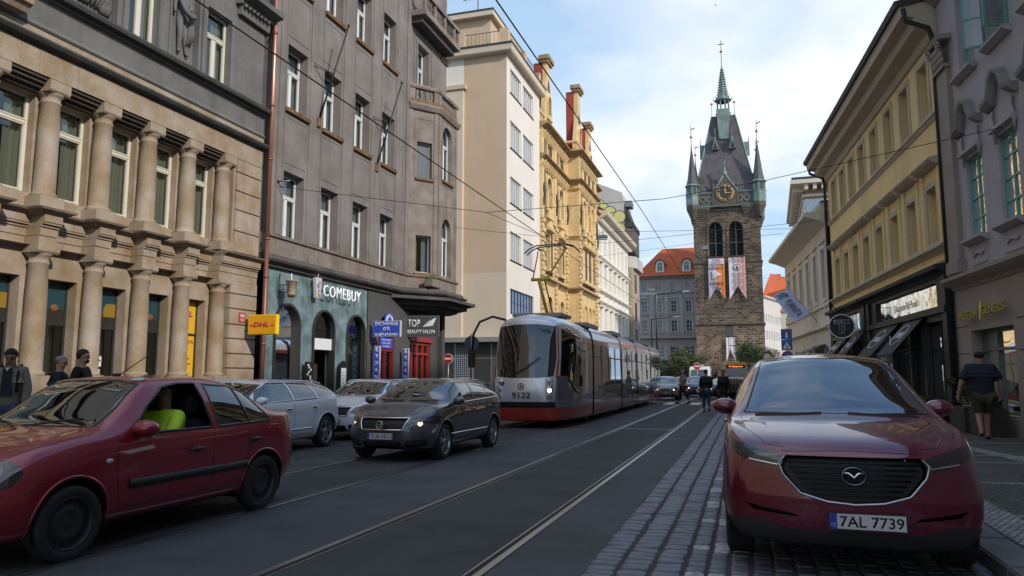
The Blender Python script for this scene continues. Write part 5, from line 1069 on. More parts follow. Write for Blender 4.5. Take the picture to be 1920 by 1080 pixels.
# ================================================================ RIGHT ROW (direction turned 4.6 degrees to the left)
AR = -4.62; RX, RY = 5.2, 21.5
def right(name, label, cat): return facade_thing(name, label, cat, 1, RX, RY, AR)
M['yellow'] = rough_surface('yellow_plaster', (.76, .57, .26), .1, .6, .85, .06, 30, streak=.25, streak_col=(.27, .19, .09))
M['lav'] = rough_surface('lavender_plaster', (.38, .35, .36), .09, .7, .85, .06, 30, streak=.15, streak_col=(.15, .13, .14))
M['taupe'] = rough_surface('taupe_plaster', (.30, .25, .21), .1, .8, .85, .06, 30)
M['yellow_trim'] = rough_surface('buff_trim', (.48, .41, .31), .12, 1, .85, .06, 30)
M['shopblack'] = principled('black_shopfront', (.012, .013, .012), .6)
b = right('yellow_building', 'yellow two storey building above the black shopfronts with a deep eave', 'building')
hi = [(1.1 + 1.96 * i - .0, 1.1 + 1.96 * i + .82) for i in range(8)]; hi = [(u0, u0 + .82) for u0 in (1.15, 3.02, 4.92, 6.86, 8.74, 10.52, 12.3, 14.1)]
hs = [(a, c, 8.56, 10.2) for a, c in hi] + [(a - .1, c - .1, 4.98, 6.6) for a, c in hi]
m = MB(1); wall_holes(m, .35, 15.9, 4.4, 10.66, hs, 0, .3); m.box(.36, 15.9, -8, -.32, 3.0, 10.6); m.quad((15.9, 0, 0), (15.9, -8, 0), (15.9, -8, 10.66), (15.9, 0, 10.66)); m.build('wall', M['yellow'], b)
M['buff_frame'] = principled('buff_window_frame', (.42, .36, .26), .6)
for h in hs:
    window(b, 1, h[0], h[2], h[1] - h[0], h[3] - h[2], 'T', M['buff_frame'], M['glass_far'], -.25, t=.06)
    q = MB(1); ring(q, h[0] - .16, h[1] + .16, h[2] - .06, h[3] + .17, .155, -.02, .035); q.build('window_surround', M['yellow_trim'], b)
    if h[2] < 6:
        MB(1).prism([(0, 7.1), (.1, 7.12), (.22, 7.18), (.3, 7.26), (.3, 7.3), (0, 7.36)], 'u', h[0] - .42, h[1] + .42).build('window_hood', M['yellow_trim'], b)
        for s_ in (h[0] - .34, h[1] + .18): MB(1).box(s_, s_ + .16, -.02, .05, 4.98, 7.1).build('pilaster', M['yellow'], b)
MB(1).path([(.3, 8.38), (.0, 8.38), (.0, 8.38)], [(0.35, 0), (15.9, 0)]) if False else None
def rbelt(b, u0, u1, z, h, o, mat, nm='belt_cornice'): MB(1).prism([(-.1, z), (.03, z), (o * .6, z + h * .4), (o, z + h * .6), (o, z + h * .85), (-.1, z + h)], 'u', u0, u1).build(nm, mat, b)
rbelt(b, .35, 15.9, 8.38, .17, .12, M['yellow_trim']); rbelt(b, .35, 15.9, 4.72, .22, .2, M['yellow_trim']); rbelt(b, .35, 15.9, 4.35, .2, .1, M['yellow'])
MB(1).prism([(-.1, 10.5), (.08, 10.55), (.15, 10.75), (.5, 10.85), (.55, 11.1), (.85, 11.15), (.9, 11.45), (.8, 11.5), (-.1, 11.5)], 'u', .2, 16.05).build('eave_cornice', M['yellow_trim'], b)
MB(1).prism([(.82, 11.42), (.98, 11.42), (1.02, 11.58), (-.1, 11.8), (-.1, 11.6)], 'u', .15, 16.1).build('gutter', M['lead'], b)
MB(1).prism([(.9, 11.6), (-3.5, 14.2), (-8, 11.6)], 'u', .2, 16.0).build('roof', M['lead'], b)
for k, (u, lab) in enumerate(((.2, 'dark rain pipe between the yellow and the lavender facade'), (16.0, 'dark rain pipe at the far end of the yellow facade'))):
    dp = right('downpipe', lab, 'downpipe'); q = MB(1); q.tube([(u, .8, 11.35), (u, .75, 11.0), (u, .2, 10.75), (u, .12, 10.4), (u, .12, .1)], .065, 10); q.build('pipe', M['shopblack'], dp)
# shopfronts (black timber) under the yellow storeys
b = right('black_shopfront', 'black timber shopfront with distorted mirror fascia nearest on the right', 'shopfront')
mir = glass('fascia_mirror', (.3, .3, .3), .2, .75, .05, 1.1, .06)
def shopfront(b, u0, u1, zt, gz0, gz1, gu0, gu1, doors):
    m = MB(1); m.prism([(-.1, zt), (.12, zt), (.2, zt + .1), (.42, zt + .16), (.45, zt + .26), (-.1, zt + .34)], 'u', u0 - .1, u1 + .1); m.build('cornice', M['shopblack'], b)
    m = MB(1); wall_holes(m, u0, u1, .12, zt, [(gu0, gu1, gz0, gz1)] + doors, .1, .25); m.quad((u0, .1, .12), (u0, -.3, .12), (u0, -.3, zt), (u0, .1, zt)); m.quad((u1, .1, .12), (u1, -.3, .12), (u1, -.3, zt), (u1, .1, zt)); m.box(u0 - .02, u0 + .3, .1, .2, .12, zt); m.box(u1 - .3, u1 + .02, .1, .2, .12, zt); m.box(u0, u1, .1, .24, gz0 - .22, gz0 - .05); m.build('frame', M['shopblack'], b)
    MB(1).box(gu0, gu1, -.02, .0, gz0, gz1).build('fascia_glass', mir, b)
    for d in doors:
        f = MB(1); ring(f, d[0], d[1], d[2], d[3], .06, -.15, -.08); f.box((d[0] + d[1]) / 2 - .03, (d[0] + d[1]) / 2 + .03, -.14, -.07, d[2], d[3]); f.box(d[0], d[1], -.14, -.075, 2.1, 2.16); fo = f.build('shop_window', M['shopblack'], b)
        MB(1).quad((d[0], -.11, d[2]), (d[1], -.11, d[2]), (d[1], -.11, d[3]), (d[0], -.11, d[3])).build('pane', M['glass_dark'], fo)
    MB(1).box(u0, u1, -2.0, -1.95, .1, zt).build('shop_back', M['room'], b)
    return b
shopfront(b, .35, 8.9, 4.05, 3.3, 3.95, 1.3, 7.9, [(.8, 2.6, .7, 2.9), (2.8, 4.0, .12, 2.9), (4.2, 6.0, .7, 2.9), (6.2, 8.5, .7, 2.9)])
text('Kitchen & Food', 'lettering', principled('faint_letter', (.45, .45, .5), .4), b, (4.6, .02, 3.6), (-1, 0, 0), (0, 0, 1), 2.4, .22, .003)
t2 = right('white_counter', 'white serving counter behind the black shop window', 'counter'); MB(1).box(1.2, 2.1, -1.0, -.4, 1.15, 1.5).build('counter', white, t2, bevel=.02); MB(1).tube([(1.4, -.7, 1.5), (1.4, -.7, 1.85), (1.9, -.7, 1.9)], .05, 8).build('tap', M['steel'], t2); MB(1).box(1.25, 2.05, -.95, -.45, .5, 1.15).build('base', M['shopblack'], t2)
b = right('black_shopfront', 'smaller black shopfront with pale mirror fascia behind the round T sign', 'shopfront')
shopfront(b, 9.3, 15.7, 4.05, 3.2, 3.95, 10.4, 13.8, [(9.8, 12.0, .7, 2.9), (12.3, 15.3, .7, 2.9)])
# awnings
awn = principled('awning_black', (.018, .02, .019), .75); awg = principled('awning_green', (.06, .07, .045), .8)
def awning(u0, u1, lab, mat, txt=None, z1=3.15, z0=2.05, out_=1.05):
    a = right('awning', lab, 'awning'); q = MB(1)
    q.prism([(.1, z1), (out_, z0), (out_, z0 - .02), (.1, z1 - .03)], 'u', u0, u1); q.build('canopy_cloth', mat, a)
    q = MB(1); q.box(u0, u1, out_ - .02, out_, z0 - .28, z0); q.build('valance', mat, a)
    for u in (u0 + .02, u1 - .02): MB(1).tube([(u, .1, z1 - .8), (u, out_, z0 - .02)], .018, 6).build('arm', M['iron'], a)
    d = Vector((0, out_ - .1, z0 - z1)).normalized(); c = (z1 + z0) / 2; mid = (u0 + u1) / 2; nn = Vector((0, -d.z, d.y))
    o = MB(1); pts = []
    for i in range(33):
        t_ = 2 * math.pi * i / 32; x = mid + math.cos(t_) * (u1 - u0) * .30; s_ = math.sin(t_) * .42; pts.append((x, (out_ + .1) / 2 + d.y * s_ * .9 - nn.y * -.01 + .0, c + d.z * s_ * .9 + .025))
    o.tube(pts, .012, 5); o.build('printed_oval', white, a)
    if txt: text(txt, 'lettering', white, a, (mid, (out_ + .1) / 2 + .012, c + .02), (-1, 0, 0), (0, -(out_ - .1), (z1 - z0)), (u1 - u0) * .4, .22, .004)
    if txt: text(txt, 'lettering', principled('dim_letter', (.3, .3, .3), .5), a, (mid, out_ + .006, z0 - .14), (-1, 0, 0), (0, 0, 1), .7, .12, .003)
    return a
awning(2.4, 4.1, 'black awning nearest the yellow pipe with white oval print', awn, 'TERAPIE'); awning(4.9, 6.9, 'black awning with white oval print in the middle of the near shopfront', awn, 'TORAMNA')
awning(9.5, 11.2, 'black awning below the round T sign', awn, 'TABULE'); awning(12.2, 14.0, 'black awning beyond the round T sign', awn, 'TABULE'); awning(17.5, 21.0, 'olive green awning farthest along the right pavement', awg, None, 3.0, 2.3, 1.6)
t = thing('round_sign', 'round black hanging sign with a white outlined letter T', 'sign', (RX - .9 - .72, RY + 10.2, 3.35), R(-4.6))
MB().disc((0, 0, 0), (0, 1, 0), .47, .1, 40).build('disc', M['shopblack'], t); q = MB(); q.lathe(0, 0, [(.44, -.02), (.475, -.02), (.475, .02), (.44, .02), (.44, -.02)], 40); o = q.build('rim', white, t); o.rotation_euler = (R(90), 0, 0); o.location = (0, -.05, 0)
def outl(pts, r=.009):
    q = MB(); P_ = [(x, -.056, z) for x, z in pts]; q.tube(P_ + [P_[0]], r, 5); return q
outl([(-.27, .24), (.27, .24), (.27, .1), (.1, .1), (.1, -.3), (-.1, -.3), (-.1, .1), (-.27, .1)]).build('letter_outline', white, t)
q = MB(); q.tube([(0, -.056, .17), (-.22, -.056, .17)], .006, 4); q.tube([(0, -.056, .17), (.22, -.056, .17)], .006, 4); q.tube([(0, -.056, .17), (0, -.056, -.24)], .006, 4)
for a_, c_ in (((-.27, .24), (-.22, .17)), ((.27, .24), (.22, .17)), ((.27, .1), (.22, .17)), ((-.27, .1), (-.22, .17)), ((.1, -.3), (0, -.24)), ((-.1, -.3), (0, -.24)), ((.1, .1), (0, .17)), ((-.1, .1), (0, .17))): q.tube([(a_[0], -.056, a_[1]), (c_[0], -.056, c_[1])], .006, 4)
q.build('letter_facets', white, t)
for x in (-.2, .2): MB().tube([(x, 0, .42), (x, 0, .72)], .012, 5).build('hanger', M['iron'], t)
MB().tube([(-.25, 0, .72), (.8, 0, .72)], .018, 6).build('arm', M['iron'], t)
# ---- lavender building at the right edge
b = right('lavender_building', 'lavender grey baroque building with green framed windows at the right edge', 'building')
lw = [(-2.1, -1.12), (-4.0, -3.02), (-5.9, -4.92)]
hs = [(a, c, 4.68, 6.66) for a, c in lw] + [(a - .05, c - .05, 8.75, 10.9) for a, c in lw]
m = MB(1); wall_holes(m, -9, .12, 3.9, 12.6, hs, 0, .22); m.box(-9, .1, -8, -.24, 2.7, 12.6); m.box(-45, -9, -8, 0, 0, 12.6); m.build('wall', M['lav'], b)  # last box: unseen stretch behind the camera, added to shade the street
grn = principled('green_paint', (.10, .30, .235), .45)
for h in hs[:3]: window(b, 1, h[0], h[2], h[1] - h[0], h[3] - h[2], 'G24', grn, M['glass_warp'], -.12, t=.05)
for h in hs[3:]: 
    window(b, 1, h[0], h[2], h[1] - h[0], h[3] - h[2], 'G23', grn, M['glass'], -.18, t=.05, room=M['room'])
for i, h in enumerate(hs[3:6]):
    if i == 1:     # open casement leaves swung outwards
        for s_, hx in ((1, h[0]), (-1, h[1])):
            q = MB(1); ww = .5
            ring(q, 0, ww, 0, h[3] - h[2] - .04, .05, -.02, .02)
            for k in (1, 2): q.box(.05, ww - .05, -.014, .014, k * .7 - .015, k * .7 + .015)
            o = q.build('open_casement', grn, b); o.location = (hx, .02, h[2] + .02); o.rotation_euler = (0, 0, R(100 if s_ > 0 else 70)); MB(1).quad((.04, 0, .04), (ww - .04, 0, .04), (ww - .04, 0, 2.05), (.04, 0, 2.05)).build('pane', M['glass'], o)
for h in hs: MB(1).prism([(-.1, h[2] - .16), (.06, h[2] - .14), (.2, h[2] - .06), (.2, h[2]), (-.1, h[2] + .01)], 'u', h[0] - .14, h[1] + .14).build('sill', M['lav'], b)
for a, c in lw:     # broken scrolled hoods
    q = MB(1); m_ = (a + c) / 2; zz = [(a - .3, 7.42), (a - .02, 7.5), (a + .18, 7.8), (m_ - .1, 7.95), (m_ + .12, 7.88), (m_ + .2, 7.6), (c + .3, 7.5)]; zz = [(a - .25, 7.36), (a + .1, 7.44), (m_ - .22, 7.84), (m_, 7.96), (m_ + .22, 7.84), (c - .1, 7.44), (c + .25, 7.36)]
    for i in range(len(zz) - 1):
        (x0, z0), (x1, z1) = zz[i], zz[i + 1]
        q.add([q.P(x, n, z + d) for x, z in ((x0, z0), (x1, z1)) for n, d in ((-.05, -.1), (.08, -.08), (.21, .02), (.23, .1), (-.05, .14))], [(0, 1, 6, 5), (1, 2, 7, 6), (2, 3, 8, 7), (3, 4, 9, 8), (4, 0, 5, 9), (0, 1, 2, 3, 4), (5, 6, 7, 8, 9)])
    q.build('window_hood', rough_surface('hood_grey', (.24, .225, .22), .15, 2, .85, .1), b)
    for s_ in (a - .02, c + .02): MB(1).tube([(s_, .04, 7.25), (s_ + .06, .06, 7.1), (s_, .06, 6.95), (s_ - .05, .05, 6.75), (s_, .03, 6.5)], [.03, .05, .05, .05, .02], 7).build('scroll', M['lav'], b)
    q = MB(1); q.prism([(0, 6.72), (.14, 6.76), (.14, 6.84), (0, 6.88)], 'u', a - .1, c + .1); q.build('drip_moulding', M['lav'], b)
    q = MB(1); q.tube([(a + .1, .02, 4.35), (a + .25, .04, 4.25), (m_, .05, 4.32), (c - .25, .04, 4.25), (c - .1, .02, 4.35)], .03, 6); q.build('apron_scroll', M['lav'], b)
    MB(1).box(a, c, -.02, .025, 4.05, 4.4).build('apron', M['lav'], b)
# corner pilaster with capital, ground floor cornice and rusticated base
MB(1).box(-.62, .12, -.1, .12, 4.25, 9.3).build('pilaster', M['taupe'], b); MB(1).box(-.74, .16, -.1, .2, 3.95, 4.3).build('pilaster_base', M['taupe'], b, bevel=.03)
q = MB(1); q.box(-.66, .14, -.1, .2, 9.3, 9.4)
for k in range(18): q.ball((-.6 + .13 * (k % 6), .19 + .02 * (k // 6), 9.5 + .15 * (k // 6)), .075, 8, 6, (.8, .8, 1.5))
for s_ in (-.6, .08):
    for k in range(9): q.tube([(s_ + .13 * (1 - k * .07) * math.cos(k * .8), .27, 9.88 + .13 * (1 - k * .07) * math.sin(k * .8)), (s_ + .13 * (.93 - k * .07) * math.cos(k * .8 + .8), .27, 9.88 + .13 * (.93 - k * .07) * math.sin(k * .8 + .8))], .035, 6)
q.prism([(-.1, 10.0), (.3, 10.0), (.36, 10.12), (-.1, 10.15)], 'u', -.8, .26); q.build('capital', M['taupe'], b)
rbelt(b, -9, .2, 10.9 + .4, .5, .4, M['taupe']); MB(1).prism([(-.1, 11.8), (.4, 11.9), (.8, 12.2), (.9, 12.5), (-.1, 12.6)], 'u', -9, .3).build('eave_cornice', M['taupe'], b); MB(1).prism([(.95, 12.5), (-4, 15.2), (-8, 12.5)], 'u', -45, .25).build('roof', M['lead'], b)  # roof runs on unseen over the added stretch, to shade the street
MB(1).prism([(-.1, 3.55), (.05, 3.55), (.1, 3.62), (.22, 3.72), (.3, 3.8), (.3, 3.88), (.05, 3.95), (-.1, 3.98)], 'u', -9, .3).build('ground_cornice', M['taupe'], b)
m = MB(1); hg = [(-3.2, -.78, .55, 2.5), (-7, -4.4, .5, 2.5)]; wall_holes(m, -9, .3, .1, 3.56, hg, .03, .45); m.quad((.3, .03, .1), (.3, -.3, .1), (.3, -.3, 3.56), (.3, .03, 3.56)); m.build('ground_wall', M['taupe'], b)
for u0, u1, z in ((-9, -3.35, 2.62), (-.68, .29, 2.62), (-9, -3.35, 1.95), (-.68, .29, 1.95), (-.68, .29, 1.3), (-.68, .29, .72)):
    MB(1).box(u0, u1, .02, .034, z, z + .022).build('rustication_joint', M['room'], b)
fo = MB(1); ring(fo, -3.2, -.78, .55, 2.5, .07, -.3, -.2); fo.box(-1.7, -1.62, -.3, -.2, .6, 2.45); fo.box(-3.2, -.8, -.3, -.19, 2.0, 2.06); fo = fo.build('shop_window', principled('sage_frame', (.09, .12, .10), .5), b)
MB(1).quad((-3.2, -.26, .55), (-.78, -.26, .55), (-.78, -.26, 2.5), (-3.2, -.26, 2.5)).build('pane', glass('shop_glass_right', (.5, .5, .45), .35, .12, .01, .8), fo); MB(1).box(-3.3, -.7, -1.6, -1.5, .1, 3).build('shop_back', M['room'], b)
t = right('museum_sign', 'dim gold metal letters above the right shop window', 'sign')
gold2 = principled('dull_gold_letters', (.32, .26, .05), .45, .4)
text('MUSEUM', 'lettering', gold2, t, (-1.05, .14, 2.87), (-1, 0, 0), (0, 0, 1), 1.15, .20, .04, .0); text('GENERIS', 'lettering', gold2, t, (-2.55, .14, 2.92), (-1, 0, 0), (0, 0, 1), 1.25, .20, .04, .0); MB(1).prism([(-1.72, 2.72), (-1.78, 2.72), (-1.88, 3.12), (-1.8, 3.12)], 'n', .1, .16).build('slash', principled('bright_gold', (.6, .5, .05), .4, .3), t)
# planters with shrubs under the window
def leafy(name, mat, c, rad, n, leaf=.05, seed=1, squash=1.0, clumps=7):
    """crown of leaf faces gathered in uneven clumps through a volume"""
    rng = random.Random(seed); mb = MB(); cl = [(Vector((rng.gauss(0, .45), rng.gauss(0, .45), rng.gauss(0, .42))), rng.uniform(.28, .55)) for _ in range(clumps)]
    for i in range(n):
        cc_, rr = rng.choice(cl); d = Vector((rng.gauss(0, 1), rng.gauss(0, 1), rng.gauss(0, 1))).normalized() * rr * rng.random() ** .35; p = cc_ + d
        p = Vector((p.x * rad[0], p.y * rad[1], p.z * rad[2])) + Vector(c)
        a = Vector((rng.uniform(-1, 1), rng.uniform(-1, 1), rng.uniform(-.6, .6))).normalized() * leaf * rng.uniform(.6, 1.3); q_ = a.orthogonal().normalized() * leaf * .5; q_.rotate(Matrix.Rotation(rng.uniform(0, 6), 3, a))
        mb.add([tuple(p - a), tuple(p + q_), tuple(p + a), tuple(p - q_)], [(0, 1, 2, 3)])
    return mb
for k, u in enumerate((-1.35, -2.6)):
    px = right('planter', 'stone planter box with dark shrub under the right shop window, ' + ('beside the walking man' if k == 0 else 'at the right edge'), 'planter'); MB(1).box(u - .5, u + .5, .2, .65, .12, .7).build('box', rough_surface('dark_planter', (.05, .045, .04), .2, 4, .8, .1), px, bevel=.02)
    leafy('foliage', M['leaf'], (u, .42, 1.0), (.55, .3, .42), 900, .045, 5 + k).build('foliage', rough_surface('dark_leaf', (.03, .055, .02), .4, 12, .6, 0, 30, tint=(.06, .09, .03)), px)
for k, u in enumerate((1.7, 4.6)):
    px = right('planter', 'wooden planter with grasses before the black shopfront, ' + ('nearer the pipe' if k == 0 else 'under the awnings'), 'planter'); MB(1).box(u - .8, u + .8, .3, .65, .12, .62).build('box', rough_surface('planter_wood', (.18, .09, .035), .3, 5, .7, .1), px, bevel=.01)
    leafy('foliage', M['leaf'], (u, .48, .75), (.85, .25, .2), 800, .05, 15 + k).build('foliage', rough_surface('dark_leaf', (.03, .055, .02), .4, 12, .6, 0, 30, tint=(.06, .09, .03)), px)
# ---- pedimented pale building beyond the yellow one
M['palebuff'] = rough_surface('pale_buff_plaster', (.66, .60, .51), .08, .6, .85, .05, 30, streak=.12, streak_col=(.3, .26, .2))
b = right('pediment_building', 'pale buff building with deep cornice and pediment beyond the yellow one', 'building')
cs = [17.3, 19.6, 21.9, 24.3, 26.8, 29.3]; hs = [(c - .42, c + .42, 5.1, 7.5) for c in cs]
m = MB(1); wall_holes(m, 16.1, 31.0, 3.6, 9.2, hs, .1, .3); m.box(16.1, 30.98, -8, -.22, 0, 9.2); m.build('wall', M['palebuff'], b)
for h in hs:
    window(b, 1, h[0], h[2], h[1] - h[0], h[3] - h[2], 'T', M['buff_frame'], M['glass_far'], -.1, t=.06); q = MB(1); ring(q, h[0] - .2, h[1] + .2, h[2] - .1, h[3] + .2, .16, .08, .15); q.box(h[0] - .25, h[1] + .25, .1, .2, 7.85, 7.95); q.build('window_surround', M['palebuff'], b)
q = MB(1); wall_holes(q, 16.1, 31, .1, 3.6, [(c - .8, c + .8, .12, 2.9, .6) for c in cs], .15, .4); q.build('ground_wall', M['palebuff'], b); MB(1).box(16.2, 31, -.8, -.7, .1, 3.5).build('shop_back', M['room'], b)
rbelt(b, 16.1, 31.1, 3.5, .35, .35, M['palebuff']); rbelt(b, 16.1, 31.05, 4.6, .25, .2, M['palebuff']); rbelt(b, 16.1, 31.1, 8.55, .7, 1.1, M['palebuff'], 'cornice')
MB(1).box(16.1, 30.9, -8, -.05, 9.2, 9.35).build('attic', M['palebuff'], b)
MB(1).box(16.1, 30.4, -8, -.02, 9.0, 9.5).build('attic', M['palebuff'], b); rbelt(b, 16.1, 30.6, 9.35, .28, .35, M['palebuff'], 'attic_cornice'); MB(1).box(16.1, 30.62, -8, .3, 9.64, 9.7).build('attic_flashing', M['lead'], b)
q = MB(1); q.prism([(22.3, 9.6), (25.4, 9.6), (25.2, 10.0), (23.9, 11.3), (23.2, 11.3)], 'n', -4, -.3); q.build('small_gable', M['palebuff'], b); MB(1).prism([(21.9, 10.0), (23.1, 11.35), (23.9, 11.5), (23.9, 11.35), (22.2, 9.75)], 'n', -4, -.1).build('zinc_roof', principled('zinc', (.25, .3, .33), .4, .6), b)
# ---- ornate corner house across the square with deep bracketed cornice
b = thing('bracketed_house', 'ornate corner house with a deep bracketed cornice rising behind the pale buff house', 'building', (5.2, 70, 0), R(-1.6))
MB().box(.35, 14, .3, 17, 0, 18.6).build('wall', rough_surface('rusticated_pink', (.44, .34, .26), .12, 1, .85, .1, 20), b)
for i in range(10): MB().box(.12, 13, .1, 17.1, 9.3 + .8 * i, 9.92 + .8 * i).build('rustication_course', M['palebuff'], b)
MB().box(3.2, 13, .04, .12, 12, 16.4).build('yellow_panel', M['yellow'], b)
MB().box(.0, 13, -.02, 17.2, 17.3, 17.55).build('architrave', M['palebuff'], b)
for i in range(24): MB().box(-.75, .2, .3 + .7 * i, .6 + .7 * i, 17.85, 18.35).build('bracket', M['palebuff'], b)
for i in range(16): MB().box(.2 + .7 * i, .5 + .7 * i, -.75, .1, 17.85, 18.35).build('bracket', M['palebuff'], b)
MB().box(-.95, 14, -.95, 17.4, 18.35, 18.7).build('cornice', M['palebuff'], b); MB().box(-.85, 14, -.85, 17.3, 18.7, 18.95).build('cornice_cap', M['lead'], b)
MB().add([(.3, .3, 18.95), (14, .3, 18.95), (14, 17, 18.95), (.3, 17, 18.95), (4.5, 4.5, 20.9), (14, 4.5, 20.9), (14, 12, 20.9), (4.5, 12, 20.9)], [(0, 1, 5, 4), (0, 4, 7, 3), (3, 7, 6, 2), (4, 5, 6, 7)]).build('roof', M['tile_red'], b)
# ================================================================ VEHICLE TOOLS
def pchip(xs, ys, x):
    n = len(xs)
    if x <= xs[0]: return ys[0]
    if x >= xs[-1]: return ys[-1]
    h = [xs[i + 1] - xs[i] for i in range(n - 1)]; d = [(ys[i + 1] - ys[i]) / h[i] for i in range(n - 1)]
    m = [0] * n; m[0], m[-1] = d[0], d[-1]
    for i in range(1, n - 1):
        m[i] = 0 if d[i - 1] * d[i] <= 0 else (h[i - 1] + h[i]) * 3 / ((2 * h[i] + h[i - 1]) / d[i - 1] + (h[i] + 2 * h[i - 1]) / d[i])
    i = max(k for k in range(n - 1) if xs[k] <= x); t = (x - xs[i]) / h[i]
    return (2 * t ** 3 - 3 * t ** 2 + 1) * ys[i] + (t ** 3 - 2 * t ** 2 + t) * h[i] * m[i] + (-2 * t ** 3 + 3 * t ** 2) * ys[i + 1] + (t ** 3 - t ** 2) * h[i] * m[i + 1]
def catmull(pts, counts):
    out = []; P = [pts[0]] + pts + [pts[-1]]
    for i in range(len(pts) - 1):
        p0, p1, p2, p3 = [Vector(p) for p in P[i:i + 4]]
        l = (p2 - p1).length; a = (p2 - p0); b_ = (p3 - p1)
        t1 = a * min(1, l / max(1e-6, a.length)) if a.length else a; t2 = b_ * min(1, l / max(1e-6, b_.length)) if b_.length else b_
        for k in range(counts[i]):
            t = k / counts[i]; out.append((2 * t ** 3 - 3 * t ** 2 + 1) * p1 + (t ** 3 - 2 * t ** 2 + t) * t1 + (-2 * t ** 3 + 3 * t ** 2) * p2 + (t ** 3 - t ** 2) * t2)
    out.append(Vector(pts[-1])); return out
CN = [3, 3, 6, 7, 9, 6, 5]
def car_shell(T, plan_f, plan_r, lean_f, lean_r, bulge_f=.05, bulge_r=.05, step=.05):
    """T: rows (x, zb, yb, zs, ys, zm, ym, zw, yw, zr, yr, zt), rear (small x) to nose; smooth closed shell"""
    xs = [r[0] for r in T]; cols_ = list(zip(*T)); x0, x1 = xs[0], xs[-1]; n = max(8, int((x1 - x0) / step)); X = [x0 + (x1 - x0) * i / n for i in range(n + 1)]
    X = sorted(set([round(a, 4) for a in X] + [round(x0 + .01, 4), round(x0 + .025, 4), round(x1 - .01, 4), round(x1 - .025, 4)]))
    rings = []
    for x in X:
        zb, yb, zs, ys, zm, ym, zw, yw, zr, yr, zt = [pchip(xs, c, x) for c in cols_[1:]]
        half = catmull([(0, zb), (yb, zb), (ys, zs), (ym, zm), (yw, zw), (yr, zr), (yr * .55, zr + (zt - zr) * .72), (0, zt)], CN)
        full = [Vector((x, p.x, p.y)) for p in half] + [Vector((x, -p.x, p.y)) for p in half[-2:0:-1]]
        rings.append(full)
    def caps(r, bulge, sgn):
        o = []; zc = (r[0].z + r[len(r) // 2].z) / 2
        for s_ in (.965, .9, .8, .68, .54, .38, .2):
            o.append([Vector((p.x + sgn * bulge * (1 - s_ ** 5), p.y * s_, zc + (p.z - zc) * s_)) for p in r])
        return o, Vector((r[0].x + sgn * bulge, 0, zc))
    cf, tf = caps(rings[-1], bulge_f, 1); cr_, tr_ = caps(rings[0], bulge_r, -1)
    allr = cr_[::-1] + rings + cf; W = max(c for c in cols_[8]); zmid = .55
    def warp(p):
        f = max(0, min(1, 1 - (x1 - p.x) / plan_f[2])) if plan_f[2] else 0; g = max(0, min(1, 1 - (p.x - x0) / plan_r[2]))
        f, g = f * f * (3 - 2 * f), g * g * (3 - 2 * g); q = abs(p.y) / W
        return Vector((p.x - f * plan_f[0] * q ** plan_f[1] + g * plan_r[0] * q ** plan_r[1] - f * lean_f * max(0, p.z - zmid) + g * lean_r * max(0, p.z - zmid) - f * lean_f * .8 * max(0, zmid - .15 - p.z) + g * lean_r * .8 * max(0, zmid - .15 - p.z), p.y, p.z))
    bm = bmesh.new(); V = [[bm.verts.new(warp(p)) for p in r] for r in allr]; m = len(V[0])
    for i in range(len(V) - 1):
        for j in range(m): bm.faces.new((V[i][j], V[i][(j + 1) % m], V[i + 1][(j + 1) % m], V[i + 1][j]))
    for r, c in ((V[0], tr_), (V[-1], tf)):
        cv = bm.verts.new(warp(c))
        for j in range(m): bm.faces.new((r[j], r[(j + 1) % m], cv))
    bmesh.ops.remove_doubles(bm, verts=bm.verts, dist=1e-5); bmesh.ops.recalc_face_normals(bm, faces=bm.faces)
    for _ in range(2): bmesh.ops.smooth_vert(bm, verts=bm.verts, factor=.25, use_axis_x=True, use_axis_y=True, use_axis_z=True)
    bm.normal_update(); return bm
AX = {'y': (0, 2), 'x': (1, 2), 'z': (0, 1)}
def inpoly(p, poly):
    c = False; j = len(poly) - 1
    for i in range(len(poly)):
        if (poly[i][1] > p[1]) != (poly[j][1] > p[1]) and p[0] < (poly[j][0] - poly[i][0]) * (p[1] - poly[i][1]) / (poly[j][1] - poly[i][1]) + poly[i][0]: c = not c
        j = i
    return c
def cut(bm, lay, rid, poly, axis, cond):
    """split the shell along a projected outline and give the faces inside it region number rid"""
    a, b = AX[axis]; k = {'x': 0, 'y': 1, 'z': 2}[axis]
    for i in range(len(poly)):
        p, q = poly[i], poly[(i + 1) % len(poly)]; dx, dy = q[0] - p[0], q[1] - p[1]
        if abs(dx) + abs(dy) < 1e-6: continue
        lo0, hi0, lo1, hi1 = min(p[0], q[0]) - .004, max(p[0], q[0]) + .004, min(p[1], q[1]) - .004, max(p[1], q[1]) + .004
        fs = []
        for f in bm.faces:
            if not cond(f.calc_center_median(), f.normal): continue
            u = [v.co[a] for v in f.verts]; w_ = [v.co[b] for v in f.verts]
            if max(u) < lo0 or min(u) > hi0 or max(w_) < lo1 or min(w_) > hi1: continue
            fs.append(f)
        if not fs: continue
        no = [0, 0, 0]; no[a], no[b] = dy, -dx; co = [0, 0, 0]; co[a], co[b] = p
        geom = list({e for f in fs for e in f.edges}) + list({v for f in fs for v in f.verts}) + fs
        bmesh.ops.bisect_plane(bm, geom=geom, plane_co=co, plane_no=no, dist=1e-5)
    for f in bm.faces:
        c = f.calc_center_median()
        if cond(c, f.normal) and inpoly((c[a], c[b]), poly): f[lay] = rid
